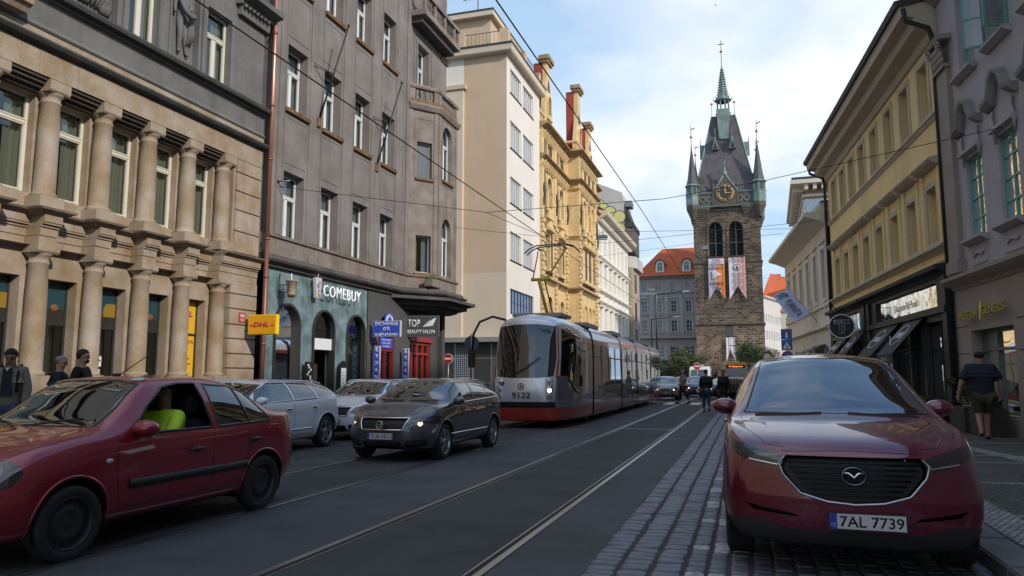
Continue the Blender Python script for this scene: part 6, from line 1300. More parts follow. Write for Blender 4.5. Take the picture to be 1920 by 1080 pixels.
def split_parts(bm, lay, names, mats, parent, recess={}, hide=()):
    """make one object per region, keeping the smooth normals of the whole shell"""
    bvh_bm = bm.copy(); bmesh.ops.triangulate(bvh_bm, faces=bvh_bm.faces); bvh_bm.verts.ensure_lookup_table(); bvh_bm.faces.ensure_lookup_table(); bvh_bm.normal_update(); nrm = {}
    for v in bm.verts: nrm[tuple(round(c, 5) for c in v.co)] = v.normal.copy()
    bvh_bm.free(); objs = {}
    for rid, nm in names.items():
        if rid in hide: continue
        allf = [f for f in bm.faces if f[lay] == rid]
        if not allf: continue
        pair = nm not in ('body', 'windscreen', 'grille', 'lower_cladding', 'rear_window', 'mask', 'roof_shell', 'front_skirt', 'bonnet')
        groups = [[f for f in allf if f.calc_center_median().y > 0], [f for f in allf if f.calc_center_median().y <= 0]] if pair else [allf]
        for fs in groups:
          if not fs: continue
          idx = {}; vs = []; F = []
          for f in fs:
              t = []
              for v in f.verts:
                  if v.index not in idx or True:
                      kx = tuple(round(c, 5) for c in v.co)
                      if kx not in idx: idx[kx] = len(vs); vs.append(tuple(v.co))
                      t.append(idx[kx])
              if len(set(t)) >= 3: F.append(list(dict.fromkeys(t)))
          me = bpy.data.meshes.new(nm); me.from_pydata(vs, [], F); me.polygons.foreach_set('use_smooth', [True] * len(me.polygons))
          ns = [nrm[tuple(round(c, 5) for c in v)] for v in vs]; d = recess.get(rid, 0)
          if d:
              for i, v in enumerate(me.vertices): v.co = v.co - ns[i] * d
          me.validate(); me.update()
          try: me.normals_split_custom_set_from_vertices([tuple(n) for n in ns])
          except Exception as ex: print('normals', nm, ex)
          me.materials.append(mats[rid]); objs[rid] = link(nm, me, parent)
    return objs
def surf(bvh, axis, p, side):
    """point of the shell above projected point p, looking along axis from side (+1/-1)"""
    o = [0, 0, 0]; d = [0, 0, 0]; a, b = AX[axis]; k = {'x': 0, 'y': 1, 'z': 2}[axis]; o[a], o[b] = p; o[k] = 5 * side; d[k] = -side
    h = bvh.ray_cast(Vector(o), Vector(d)); return (h[0], h[1]) if h[0] is not None else (None, None)
def trim(bvh, pts, axis, side, wd, th, closed=False, step=.04, lift=.0):
    """ribbon of width wd and thickness th following the shell"""
    P = []; n = len(pts)
    for i in range(n if closed else n - 1):
        a, b = Vector(pts[i]), Vector(pts[(i + 1) % n]); k = max(1, int((b - a).length / step)); P += [a.lerp(b, j / k) for j in range(k)]
    if not closed: P.append(Vector(pts[-1]))
    S = [surf(bvh, axis, p, side) for p in P]; S = [s_ for s_ in S if s_[0] is not None]
    if len(S) < 2: return MB()
    mb = MB(); vs = []; m = len(S)
    for i, (c, nn) in enumerate(S):
        d = (S[(i + 1) % m][0] - S[i - 1][0]) if closed else (S[min(i + 1, m - 1)][0] - S[max(i - 1, 0)][0]); d.normalize(); w_ = nn.cross(d).normalized() * wd / 2
        c = c + nn * lift
        vs += [tuple(c - w_ - nn * .004), tuple(c - w_ + nn * th * .7), tuple(c + nn * th), tuple(c + w_ + nn * th * .7), tuple(c + w_ - nn * .004)]
    fs = []
    for i in range(m if closed else m - 1):
        j = (i + 1) % m; fs += [(i * 5 + a, i * 5 + a + 1, j * 5 + a + 1, j * 5 + a) for a in range(4)]
    return mb.add(vs, fs, True)
def circ(cx, cz, r, a0=0, a1=360, n=28): return [(cx + r * math.cos(R(a0 + (a1 - a0) * i / n)), cz + r * math.sin(R(a0 + (a1 - a0) * i / n))) for i in range(n + (0 if a1 - a0 >= 360 else 1))]
def paint(name, col, rough=.32, metal=.35, coat=1.0):
    m = principled(name, col, rough, metal, Coat_Weight=coat, Coat_Roughness=.03); return m
M['rubber'] = principled('tyre_rubber', (.018, .018, .018), .75); M['blackpl'] = principled('black_plastic', (.02, .021, .021), .55); M['gloss_black'] = principled('gloss_black_trim', (.01, .01, .011), .12)
M['chrome'] = principled('chrome', (.75, .76, .78), .12, 1.0); M['alloy'] = principled('alloy_rim', (.42, .43, .45), .28, .9); M['alloy_dark'] = principled('dark_steel_rim', (.05, .05, .05), .5, .5)
M['carglass'] = glass('car_glass', (.35, .45, .42), .45, .12, rough=.01); M['carglass_ws'] = glass('windscreen_glass', (.5, .62, .58), .5, .2, rough=.01)
M['lens'] = glass('lamp_lens', (.9, .9, .9), .9, .06, rough=.02); M['red_lens'] = principled('red_lens', (.35, .01, .01), .15); M['amber'] = principled('amber_lens', (.6, .2, .02), .2)
M['lamp_on'] = emit('headlamp_lit', (1, .82, .6), 6.0); M['seat'] = principled('seat_fabric', (.035, .036, .04), .9); M['cabin'] = principled('cabin_grey', (.03, .03, .032), .8); M['arch'] = principled('wheel_well', (.006, .006, .006), .95)
M['plate_white'] = principled('plate_white', (.55, .56, .57), .4); M['plate_ink'] = principled('plate_ink', (.015, .015, .016), .5); M['plate_blue'] = principled('plate_euro_blue', (.02, .05, .35), .4)
WHEELS = {}
def wheel_parts(r, w_, style, rimmat):
    key = (r, w_, style, rimmat.name)
    if key in WHEELS: return WHEELS[key]
    # axis along y; outer face towards +y
    ty = MB(); rr = r * .70; h = w_ / 2
    prof = [(rr, -h * .9), (r * .86, -h), (r * .96, -h * .86), (r, -h * .6), (r, h * .6), (r * .96, h * .86), (r * .86, h), (r * .78, h * .96), (rr, h * .84)]
    def lathe_y(mb, prof, seg=40, sm=True):
        k = len(prof); vs = [(q * math.cos(2 * math.pi * i / seg), y, q * math.sin(2 * math.pi * i / seg)) for i in range(seg) for q, y in prof]
        mb.add(vs, [(i * k + j, i * k + j + 1, ((i + 1) % seg) * k + j + 1, ((i + 1) % seg) * k + j) for i in range(seg) for j in range(k - 1)], sm)
    lathe_y(ty, prof); t_me = ty.mesh('tyre'); t_me.materials.append(M['rubber'])
    ri = MB(); lathe_y(ri, [(rr * 1.0, h * .86), (rr * .97, h * .92), (rr * .93, h * .8), (rr * .91, h * .1), (rr * .9, -h * .8)])
    if style == 'steel':
        lathe_y(ri, [(rr * .93, h * .35), (rr * .8, h * .30), (rr * .62, h * .62), (rr * .45, h * .66), (rr * .3, h * .5), (rr * .18, h * .55), (0, h * .6)])
        for i in range(12):
            a = 2 * math.pi * i / 12; ri.add([(rr * .74 * math.cos(a) + .022 * math.cos(a + s_), h * .50, rr * .74 * math.sin(a) + .022 * math.sin(a + s_)) for s_ in (0, 1.57, 3.14, 4.71)], [(0, 1, 2, 3)])
    else:
        n = {'5': 5, '10': 10, '5d': 5}[style]
        for i in range(n):
            a0 = 2 * math.pi * i / n + .3
            for da in ((0,) if style != '5d' else (-.16, .16)):
                wd0, wd1 = (.05, .035) if style != '10' else (.025, .018)
                if style == '5': wd0, wd1 = .055, .04
                if style == '5d': wd0, wd1 = .03, .022
                def P(rad, off, y, a): return (rad * math.cos(a) - off * math.sin(a), y, rad * math.sin(a) + off * math.cos(a))
                a1, a2 = a0 + da * .3, a0 + da * 1.25; s0 = [P(rr * .16, wd0, h * .7, a1), P(rr * .16, -wd0, h * .7, a1), P(rr * .95, -wd1, h * .84, a2), P(rr * .95, wd1, h * .84, a2)]
                s1 = [(x, y - .035, z) for x, y, z in s0]; ri.add(s0 + s1, [(0, 1, 2, 3), (4, 5, 6, 7), (0, 1, 5, 4), (1, 2, 6, 5), (2, 3, 7, 6), (3, 0, 4, 7)])
        lathe_y(ri, [(rr * .24, h * .5), (rr * .24, h * .74), (rr * .2, h * .8), (0, h * .82)], 20)
    r_me = ri.mesh('rim'); r_me.materials.append(rimmat)
    br = MB(); lathe_y(br, [(rr * .7, -h * .1), (rr * .7, 0), (0, 0)], 28); lathe_y(br, [(rr * .9, -h * .8), (0, -h * .8)], 24); b_me = br.mesh('brake_disc'); b_me.materials.append(M['alloy_dark'])
    WHEELS[key] = (t_me, r_me, b_me); return WHEELS[key]
def add_wheel(parent, x, y, r, w_, style, rimmat, steer=0):
    t_me, r_me, b_me = wheel_parts(r, w_, style, rimmat); s_ = 1 if y > 0 else -1
    o = bpy.data.objects.new('wheel', t_me); COL.objects.link(o); o.parent = parent; o.location = (x, y, r); o.rotation_euler = (0, 0, (0 if s_ > 0 else math.pi) + steer); o.data = t_me
    link('rim', r_me, o); link('brake_disc', b_me, o); return o
def make_car(name, label, loc, head, spec, group=None):
    """spec: table T, plan/lean, regions [(id, name, mat, [(poly, axis, cond)...])], wheels, details callback"""
    t = thing(name, label, 'car', loc, head, group); S = spec
    bm = car_shell(S['T'], S.get('pf', (.12, 3, .6)), S.get('pr', (.1, 3, .6)), S.get('lf', .12), S.get('lr', .1), S.get('bf', .05), S.get('br', .05), S.get('step', .05))
    bvh = BVHTree.FromBMesh(bm); lay = bm.faces.layers.int.new('reg'); names = {0: 'body'}; mats = {0: S['paint']}; rec = {}
    side = lambda c, n: abs(c.y) > .3 and abs(n.y) > .12
    for r in S['regions']:
        rid, nm, mt, cuts = r[:4]; names[rid] = nm; mats[rid] = mt
        if len(r) > 4: rec[rid] = r[4]
        for poly, axis, cond in cuts: cut(bm, lay, rid, poly, axis, cond)
    xw = S['wheels']; ar = S['arch']
    for cx in xw: cut(bm, lay, 99, circ(cx, S['r'] + S.get('arch_dz', .02), ar), 'y', lambda c, n: abs(c.y) > .45)
    names[99] = 'x'; mats[99] = None
    objs = split_parts(bm, lay, names, mats, t, rec, hide=(99,)); bm.free()
    yw = S['track']
    for cx in xw:
        for s_ in (1, -1):
            add_wheel(t, cx, s_ * yw, S['r'], S['ww'], S['rim'], S['rimmat'], S.get('steer', 0) if cx > 0 else 0)
            # inner well and flared lip
            q = MB(); k = 20; pa = [(cx + ar * math.cos(R(-25 + 230 * i / k)), S['r'] + .02 + ar * math.sin(R(-25 + 230 * i / k))) for i in range(k + 1)]; yo = S['half'] - .03
            q.add([(x, s_ * y, z) for x, z in pa for y in (yo - .35, yo)], [(2 * i, 2 * i + 1, 2 * i + 3, 2 * i + 2) for i in range(k)]); q.add([(x, s_ * (yo - .35), z) for x, z in pa] , [tuple(range(k + 1))]); q.build('wheel_well', M['arch'], t)
            lp = trim(bvh, [p for p in circ(cx, S['r'] + .02, ar + S.get('lipw', .015) * .4, -14, 194, 22)], 'y', s_, S.get('lipw', .02), .008); 
            if lp.v: lp.build('arch_lip', S.get('lipmat', S['paint']), t)
    # cabin tub, seats, wheel, dash
    cb = S['cabin']; x0, x1, hw, zf, zt = cb
    MB().box(x0, x1, -hw, hw, .2, .28).build('floor', M['cabin'], t); MB().box(x1 - .25, x1 + .2, -hw + .03, hw - .03, zf - .35, zf - .02).build('dashboard', M['cabin'], t, bevel=.04)
    for xs_, n_ in ((x1 - 1.15, 2), (x1 - 2.0, 3)):
        for j in range(n_):
            y = (-.36 + .72 * j) if n_ == 2 else (-.42 + .42 * j); 
            if xs_ < x0 + .1: continue
            q = MB(); q.box(xs_ - .08, xs_ + .08, y - .22 / (1 if n_ == 2 else 1.15), y + .22 / (1 if n_ == 2 else 1.15), .45, zt - .42); q.box(xs_ - .07, xs_ + .03, y - .12, y + .12, zt - .36, zt - .18); q.box(xs_ - .03, xs_ - .01, y - .05, y + .05, zt - .45, zt - .34); q.box(xs_, xs_ + .45, y - .22, y + .22, .35, .5); q.build('seat', M['seat'], t, bevel=.03)
    q = MB(); wy = .36; q.lathe(0, 0, [(.17, -.012), (.185, 0), (.17, .012), (.157, 0), (.17, -.012)], 22); q.box(-.16, .16, -.015, .015, -.01, .01); q.box(-.015, .015, -.16, 0, -.01, .01); o = q.build('steering_wheel', M['blackpl'], t); o.location = (x1 - .42, wy, zf - .02); o.rotation_euler = (0, R(-62), 0)
    for (side_, pts, wd, th, mt, nm, closed) in S.get('trims', []):
        for s_ in ((1, -1) if side_ == 'y' else (1,)):
            q = trim(bvh, pts, side_, s_, wd, th, closed)
            if q.v: q.build(nm, mt, t)
    for (side_, pts, nm) in S.get('seams', []):
        for s_ in ((1, -1) if side_ == 'y' else (1,)):
            q = trim(bvh, pts, side_, s_, .007, .0012)
            if q.v: q.build(nm, M['gloss_black'], t)
    if 'handles' in S:
        for (hx, hz) in S['handles']:
            for s_ in (1, -1):
                c, nn = surf(bvh, 'y', (hx, hz), s_)
                if c is None: continue
                q = MB(); q.tube([tuple(c + Vector((-.09, 0, 0)) + nn * .006), tuple(c + Vector((-.06, 0, 0)) + nn * .03), tuple(c + Vector((.06, 0, 0)) + nn * .03), tuple(c + Vector((.09, 0, 0)) + nn * .006)], [.012, .015, .015, .012], 8); h_ = q.build('door_handle', S.get('handle_mat', S['paint']), t)
                d = MB().ball(tuple(c + nn * .002), .05, 12, 7, (1.2, .15, .55)); d.build('handle_cup', M['gloss_black'], h_)
    if 'mirror' in S:
        mx, mz, my, ms = S['mirror']
        for s_ in (1, -1):
            q = MB().ball((0, 0, 0), .1, 16, 10, (.9 * ms, 1.15 * ms, .75 * ms)); o = q.build('door_mirror', S.get('mirror_mat', S['paint']), t); o.location = (mx, s_ * (my + .08), mz)
            MB().ball((-.035 * ms, 0, 0), .09, 14, 9, (.62 * ms, 1.12 * ms, .7 * ms)).build('mirror_glass', M['blackpl'], o)
            MB().tube([(-.01, -s_ * .16, -.05), (0, -s_ * .05, -.04)], [.022, .025], 8).build('mirror_arm', M['blackpl'], o)
    if 'plate' in S:
        px, py, pz, pw, txt, tilt = S['plate']; c, nn = surf(bvh, 'x', (py, pz), 1); ex = S.get('plate_lift', .02)
        pl = MB().box(-pw / 2 - .012, pw / 2 + .012, 0, .012, -.065 * pw / .52, .065 * pw / .52).build('number_plate', M['blackpl'], t); pl.location = (c.x + ex, py, pz); pl.rotation_euler = (0, R(-tilt), R(-90))
        # plate local: x -> car -y ... built facing local +y => car +x
        pl.rotation_euler = Matrix(((0, 1, 0), (-1, 0, 0), (0, 0, 1))).to_euler()
        hh_ = .055 * pw / .52
        MB().box(-pw / 2, pw / 2, .012, .014, -hh_, hh_).build('plate_face', M['plate_white'], pl); MB().box(pw / 2 - .05 * pw / .52 - .0, pw / 2, .0141, .0152, -hh_, hh_).build('euro_band', M['plate_blue'], pl)
        text(txt, 'lettering', M['plate_ink'], pl, (-.025, .0148, 0), (-1, 0, 0), (0, 0, 1), pw * .84, hh_ * 1.45, .0008, .012)
        text('CZ', 'lettering', M['plate_white'], pl, (pw / 2 - .022, .0155, -hh_ * .5), (-1, 0, 0), (0, 0, 1), .028, .022, .0005)
    for nm, mb_, mt in S.get('extra', lambda bvh: [])(bvh): mb_.build(nm, mt, t)
    if 'post' in S: S['post'](t, bvh, objs)
    return t
def lamp_unit(t, bvh, y, z, r, on=True, axis='x', depth=.05, s_=1):
    c, nn = surf(bvh, axis, (y, z), s_)
    if c is None: return
    c = c - nn * depth; u = nn.orthogonal().normalized(); v = nn.cross(u); q = MB(); k = 20
    prof = [(r, .03), (r * .9, .0), (r * .5, -.02), (0, -.025)]
    vs = [tuple(c + (u * math.cos(2 * math.pi * i / k) + v * math.sin(2 * math.pi * i / k)) * a + nn * b) for i in range(k) for a, b in prof]
    q.add(vs, [(i * 4 + j, i * 4 + j + 1, ((i + 1) % k) * 4 + j + 1, ((i + 1) % k) * 4 + j) for i in range(k) for j in range(3)], True); o = q.build('reflector', M['chrome'], t)
    MB().ball(tuple(c), r * .42, 12, 8).build('bulb', M['lamp_on'] if on else M['chrome'], o)
front = lambda c, n: n.x > .05 and c.x > 0
# ================================================================ DARK RED SUV, parked right foreground
ms = principled('deep_red_metallic', (.125, .004, .022), .3, .3, Coat_Weight=1.0, Coat_Roughness=.015, Coat_IOR=1.65)
T = [ # x, zb, yb, zs, ys, zm, ym, zw, yw, zr, yr, zt
 (-2.10, .42, .60, .50, .74, .72, .78, .98, .74, 1.02, .70, 1.06),
 (-2.00, .34, .68, .46, .80, .74, .84, 1.06, .80, 1.25, .66, 1.30),
 (-1.70, .26, .72, .42, .84, .76, .87, 1.10, .83, 1.46, .62, 1.55),
 (-1.00, .24, .74, .40, .85, .76, .875, 1.09, .84, 1.52, .60, 1.61),
 (-.20, .24, .74, .40, .85, .74, .875, 1.06, .85, 1.53, .60, 1.63),
 (.20, .24, .74, .40, .85, .74, .875, 1.05, .85, 1.48, .61, 1.585),
 (.55, .24, .74, .40, .86, .73, .875, 1.04, .85, 1.32, .66, 1.43),
 (.95, .24, .74, .40, .86, .72, .875, 1.025, .85, 1.13, .73, 1.215),
 (1.12, .24, .74, .40, .86, .72, .875, 1.015, .85, 1.06, .76, 1.105),
 (1.45, .24, .74, .40, .86, .70, .875, .985, .84, 1.02, .70, 1.055),
 (1.85, .24, .72, .38, .86, .68, .87, .93, .81, .965, .60, .985),
 (2.06, .22, .70, .36, .84, .66, .85, .87, .77, .905, .55, .925),
 (2.14, .25, .66, .36, .80, .64, .80, .80, .70, .845, .50, .865)]
wsF = lambda c, n: n.x > .15 and .15 < c.x < 1.2 and c.z > 1.0
sd = lambda c, n: abs(c.y) > .5 and abs(n.y) > .25 and c.z > .95
grille = [(-.43, .845), (.43, .845), (.47, .79), (.45, .72), (.34, .60), (.18, .555), (0, .54), (-.18, .555), (-.34, .60), (-.45, .72), (-.47, .79)]
def mir_(p): return [(-a, b) for a, b in p]
hl = [(.82, .925), (.62, .885), (.44, .835), (.47, .765), (.50, .745), (.66, .785), (.80, .84)]
fg = [(.72, .495), (.40, .455), (.36, .43), (.66, .455)]
lr_ = [(.95, .36), (.6, .395), (.44, .35), (-.44, .35), (-.6, .395), (-.95, .36), (-.95, .1), (.95, .1)]
spec = dict(T=T, paint=ms, pf=(.24, 3.0, .75), pr=(.12, 3, .5), lf=.10, lr=.18, bf=.04, br=.04, step=.045,
 regions=[(1, 'windscreen', M['carglass_ws'], [([(-.70, 1.10), (.70, 1.10), (.545, 1.535), (.3, 1.568), (-.3, 1.568), (-.545, 1.535)], 'x', wsF)]),
  (2, 'side_window', M['carglass'], [([(.62, 1.10), (.36, 1.33), (.10, 1.46), (-.42, 1.47), (-.42, 1.11)], 'y', sd)]), (3, 'rear_side_window', M['carglass'], [([(-.50, 1.11), (-.50, 1.47), (-1.2, 1.45), (-1.75, 1.27), (-1.5, 1.14)], 'y', sd)]),
  (4, 'grille', M['blackpl'], [(grille, 'x', front)], .05),
  (5, 'headlight', glass('smoked_lens', (.5, .5, .5), .5, .08), [(hl, 'x', front), (mir_(hl), 'x', front)]),
  (6, 'fog_slot', M['gloss_black'], [(fg, 'x', front), (mir_(fg), 'x', front)], .03),
  (7, 'lower_cladding', M['blackpl'], [(lr_, 'x', lambda c, n: c.x > 1.5 and n.x > .05), ([(-2.3, .36), (2.3, .36), (2.3, .1), (-2.3, .1)], 'y', lambda c, n: abs(c.y) > .5)]),
  (8, 'bonnet_side', ms, [])],
 wheels=(1.33, -1.25), arch=.375, r=.335, ww=.215, track=.765, half=.875, rim='10', rimmat=M['alloy_dark'], lipw=.07, lipmat=M['blackpl'], cabin=(-1.5, .85, .66, 1.08, 1.6),
 trims=[('x', [(-.44, .835), (-.48, .79), (-.455, .715), (-.345, .592), (-.18, .545), (0, .53), (.18, .545), (.345, .592), (.455, .715), (.48, .79), (.44, .835)], .016, .014, principled('dull_chrome', (.4, .42, .45), .25, .9), 'grille_chrome', False),
  ('x', [(-.485, .775), (-.60, .79), (-.68, .80)], .012, .01, M['chrome'], 'lamp_chrome', False), ('x', [(.485, .775), (.60, .79), (.68, .80)], .012, .01, M['chrome'], 'lamp_chrome', False),
  ('y', [(.66, 1.085), (-1.8, 1.10)], .02, .006, M['gloss_black'], 'window_trim', False), ('x', [(-.70, 1.10), (.70, 1.10), (.545, 1.535), (.3, 1.568), (-.3, 1.568), (-.545, 1.535)], .022, .004, M['gloss_black'], 'windscreen_seal', True)],
 seams=[('z', [(1.10, .74), (1.6, .70), (1.95, .56), (2.02, .44)], 'bonnet_seam'), ('z', [(1.10, -.74), (1.6, -.70), (1.95, -.56), (2.02, -.44)], 'bonnet_seam'), ('x', [(-.46, .868), (0, .885), (.46, .868)], 'bonnet_seam'), ('y', [(.72, 1.05), (.78, .7), (.7, .4)], 'door_seam'), ('y', [(-.46, 1.08), (-.5, .4)], 'door_seam')],
 mirror=(.58, 1.13, .80, .98), mirror_mat=ms, handles=[(-.25, .95), (-1.2, .97)], plate=(0, .065, .425, .47, '7AL 7739', 0), plate_lift=.02)
def suv_post(t, bvh, objs):
    for s_ in (1, -1):
        for (y, z, r_) in ((.70, .855, .035), (.60, .835, .032)): lamp_unit(t, bvh, s_ * y, z, r_, False, depth=.04)
        q = MB(); c, nn = surf(bvh, 'x', (s_ * .62, .83), 1); 
        hb = trim(bvh, [(s_ * .80, .90), (s_ * .62, .87), (s_ * .47, .83), (s_ * .50, .76), (s_ * .66, .80), (s_ * .78, .85)], 'x', 1, .06, -.045); 
        if hb.v: hb.build('lamp_housing', M['blackpl'], t)
    # mesh of the grille: fine slats
    for i in range(7): 
        z = .59 + .035 * i; hw_ = .28 + .028 * i; q = trim(bvh, [(-min(hw_, .43), z), (min(hw_, .43), z)], 'x', 1, .012, -.025, False, .06)
        q.build('grille_slat', M['gloss_black'], t)
    c, nn = surf(bvh, 'x', (0, .72), 1); c = c - Vector((.02, 0, 0))
    em = MB(); k = 36; pts = [(c.x + .02, .075 * math.cos(R(10 * i)), c.z + .058 * math.sin(R(10 * i))) for i in range(36)]; em.tube(pts + [pts[0]], .0055, 6, False); eo = em.build('emblem_ring', principled('dark_chrome', (.22, .23, .25), .2, .9), t)
    em = MB(); em.tube([(c.x + .02, -.07, c.z + .022), (c.x + .024, -.03, c.z + .018), (c.x + .026, 0, c.z - .012), (c.x + .024, .03, c.z + .018), (c.x + .02, .07, c.z + .022)], [.004, .009, .008, .009, .004], 6); em.build('emblem_wing', M['chrome'], eo)
    MB().disc((c.x + .008, 0, c.z), (1, 0, 0), .07, .008).build('emblem_back', M['gloss_black'], eo)
    bx = MB().box(.35, .38, -.06, .06, 1.45, 1.5).build('interior_mirror', M['blackpl'], t)
    for s_ in (1, -1):
        q = trim(bvh, [(1.13 + .0, s_ * .1), (1.16, s_ * .35), (1.12, s_ * .62)], 'z', 1, .012, .012); 
        if q.v: q.build('wiper', M['blackpl'], t)
spec['post'] = suv_post
suv = make_car('parked_car', 'dark red SUV parked at the right kerb on the cobbles, facing the camera', (.67, 7.86, 0), R(-90), spec)

# ================================================================ RED SALOON, left foreground
rd = principled('cherry_red_paint', (.26, .010, .022), .3, .2, Coat_Weight=1.0, Coat_Roughness=.03)
# local x = 5.62 - worldY  ; rear end Y 7.55 -> x -1.93 ; nose Y 3.7 -> 1.92
Tc = [
 (-1.90, .33, .52, .42, .66, .62, .70, .92, .66, .97, .62, 1.00),
 (-1.78, .26, .60, .38, .74, .66, .765, .96, .72, 1.01, .66, 1.035),
 (-1.42, .21, .66, .34, .78, .66, .80, .96, .765, 1.03, .68, 1.06),
 (-1.18, .20, .67, .33, .78, .66, .80, .94, .775, 1.14, .63, 1.20),
 (-.92, .20, .67, .33, .78, .66, .80, .92, .78, 1.275, .575, 1.335),
 (-.45, .20, .67, .33, .78, .65, .80, .90, .78, 1.345, .555, 1.42),
 (.15, .20, .67, .33, .78, .64, .80, .89, .78, 1.335, .555, 1.405),
 (.35, .20, .67, .33, .78, .64, .80, .89, .78, 1.25, .58, 1.33),
 (.62, .20, .67, .33, .78, .64, .80, .88, .775, 1.06, .64, 1.15),
 (.86, .20, .67, .33, .78, .63, .80, .875, .77, .955, .68, 1.00),
 (1.20, .20, .67, .33, .78, .61, .80, .84, .75, .91, .63, .945),
 (1.60, .20, .65, .33, .77, .58, .785, .76, .72, .82, .55, .85),
 (1.80, .22, .60, .34, .72, .54, .73, .66, .66, .71, .50, .73),
 (1.88, .26, .55, .36, .66, .50, .67, .58, .60, .62, .45, .64)]
wsC = lambda c, n: n.x > .15 and .1 < c.x < 1.0 and c.z > .9
sC = lambda c, n: abs(c.y) > .5 and abs(n.y) > .25 and c.z > .86
hC = [(1.52, .80), (1.95, .80), (1.95, .59), (1.68, .585), (1.56, .62), (1.49, .70)]
spC = dict(T=Tc, paint=rd, pf=(.22, 2.6, .6), pr=(.14, 3, .45), lf=.10, lr=.08, bf=.04, br=.04, step=.045,
 regions=[(1, 'windscreen', M['carglass_ws'], [([(-.60, .99), (.60, .99), (.50, 1.33), (.25, 1.365), (-.25, 1.365), (-.50, 1.33)], 'x', wsC)]),
  (2, 'front_side_window', M['carglass'], [([(.56, .915), (.34, 1.13), (.10, 1.30), (-.12, 1.335), (-.34, 1.335), (-.39, .915)], 'y', sC)]), (3, 'rear_side_window', M['carglass'], [([(-.47, .915), (-.44, 1.325), (-.80, 1.30), (-1.0, 1.235), (-1.25, .96), (-1.22, .93)], 'y', sC)]),
  (4, 'rear_window', M['carglass'], [([(-.58, 1.08), (.58, 1.08), (.48, 1.34), (-.48, 1.34)], 'x', lambda c, n: n.x < -.15 and -1.4 < c.x < -.5 and c.z > 1.04)]),
  (5, 'headlight', M['lens'], [(hC, 'y', lambda c, n: abs(c.y) > .34 and n.z < .8), ([(.38, .60), (.72, .60), (.72, .76), (.40, .74)], 'x', front), ([(-.38, .60), (-.72, .60), (-.72, .76), (-.40, .74)], 'x', front)]),
  (6, 'tail_light', M['red_lens'], [([(-1.98, .66), (-1.98, .97), (-1.80, .95), (-1.83, .68)], 'y', lambda c, n: abs(c.y) > .45)]),
  (7, 'bumper', rd, []),
  (8, 'bumper_strip', M['blackpl'], [([(1.62, .56), (2.0, .56), (2.0, .42), (1.72, .42)], 'y', lambda c, n: abs(c.y) > .1), ([(-1.66, .60), (-2.0, .60), (-2.0, .50), (-1.68, .50)], 'y', lambda c, n: abs(c.y) > .1)])],
 wheels=(1.11, -1.17), arch=.325, r=.285, ww=.165, track=.715, half=.80, rim='steel', rimmat=M['alloy_dark'], cabin=(-1.2, .70, .60, .93, 1.4),
 trims=[('y', [(.60, .51), (-.88, .51)], .075, .016, M['blackpl'], 'rubbing_strip', False), ('y', [(.56, .915), (.34, 1.13), (.10, 1.30), (-.12, 1.335), (-.34, 1.335), (-.39, .915)], .024, .005, M['gloss_black'], 'window_seal', True), ('y', [(-.47, .915), (-.44, 1.325), (-.80, 1.30), (-1.0, 1.235), (-1.25, .96), (-1.22, .93)], .022, .005, M['gloss_black'], 'window_seal', True), ('y', [(-.93, .93), (-.84, 1.29)], .03, .006, M['gloss_black'], 'quarter_pillar', False),
  ('x', [(-.60, .99), (.60, .99), (.50, 1.33), (.25, 1.365), (-.25, 1.365), (-.50, 1.33)], .02, .004, M['gloss_black'], 'windscreen_seal', True)],
 seams=[('y', [(.70, .90), (.73, .66), (.70, .36)], 'door_seam'), ('y', [(-.42, .90), (-.38, .6), (-.40, .34), (.68, .34)], 'door_seam'), ('y', [(-1.26, .93), (-1.0, .78), (-.86, .55), (-.82, .34), (-.40, .34)], 'door_seam'), ('y', [(-1.30, .95), (-1.34, 1.01), (-1.0, 1.26)], 'pillar_seam'), ('y', [(1.50, .56), (1.36, .60)], 'bumper_seam'), ('z', [(.88, .70), (1.4, .66), (1.75, .52)], 'bonnet_seam'), ('z', [(.88, -.70), (1.4, -.66), (1.75, -.52)], 'bonnet_seam')],
 mirror=(.50, .96, .77, 1.0), mirror_mat=rd, handles=[(-.16, .73), (-1.0, .755)], handle_mat=M['blackpl'], plate=(0, 0, .40, .47, '4S2 1947', 0))
def red_post(t, bvh, objs):
    for s_ in (1, -1):
        c, nn = surf(bvh, 'y', (.80, .72), s_); MB().ball(tuple(c), .035, 12, 6, (1, .25, .55)).build('side_indicator', M['plate_white'], t)
        lamp_unit(t, bvh, 1.66, .68, .055, True, 'y', .05, s_); lamp_unit(t, bvh, 1.60, .74, .04, False, 'y', .04, s_)
        q = trim(bvh, [(1.58, .76), (1.62, .66), (1.78, .64), (1.8, .74)], 'y', s_, .12, -.09, True); 
        if q.v: q.build('lamp_housing', M['steel'], t)
    MB().tube([(.02, .0, 1.4), (-.35, .0, 1.62)], .005, 5).build('aerial', M['iron'], t); MB().box(.0, .06, -.02, .02, 1.395, 1.43).build('aerial_foot', M['blackpl'], t)
    for s_ in (1, -1):
        q = trim(bvh, [(.90, s_ * .05 - .1), (.80, s_ * .25 - .1), (.74, s_ * .5 - .1)], 'z', 1, .014, .01)
        if q.v: q.build('wiper', M['blackpl'], t)
    s2, n2 = surf(bvh, 'z', (.19, .42), 1); q = MB(); q.box(-.06, .06, -.035, .035, 0, .002); o = q.build('toll_sticker', principled('pale_sticker', (.4, .6, .6), .5), t); o.location = s2 + n2 * .003; o.rotation_euler = n2.to_track_quat('Z', 'Y').to_euler()
spC['post'] = red_post
red_car = make_car('saloon_car', 'cherry red saloon driving past in the left foreground, driver window open', (-5.76, 5.76, 0), R(-90), spC); red_car.scale = (1.045, 1, 1)
for o in list(red_car.children):      # the driver's window is wound down
    if o.name.startswith('front_side_window') and sum(v.co.y for v in o.data.vertices) > 0: bpy.data.objects.remove(o)
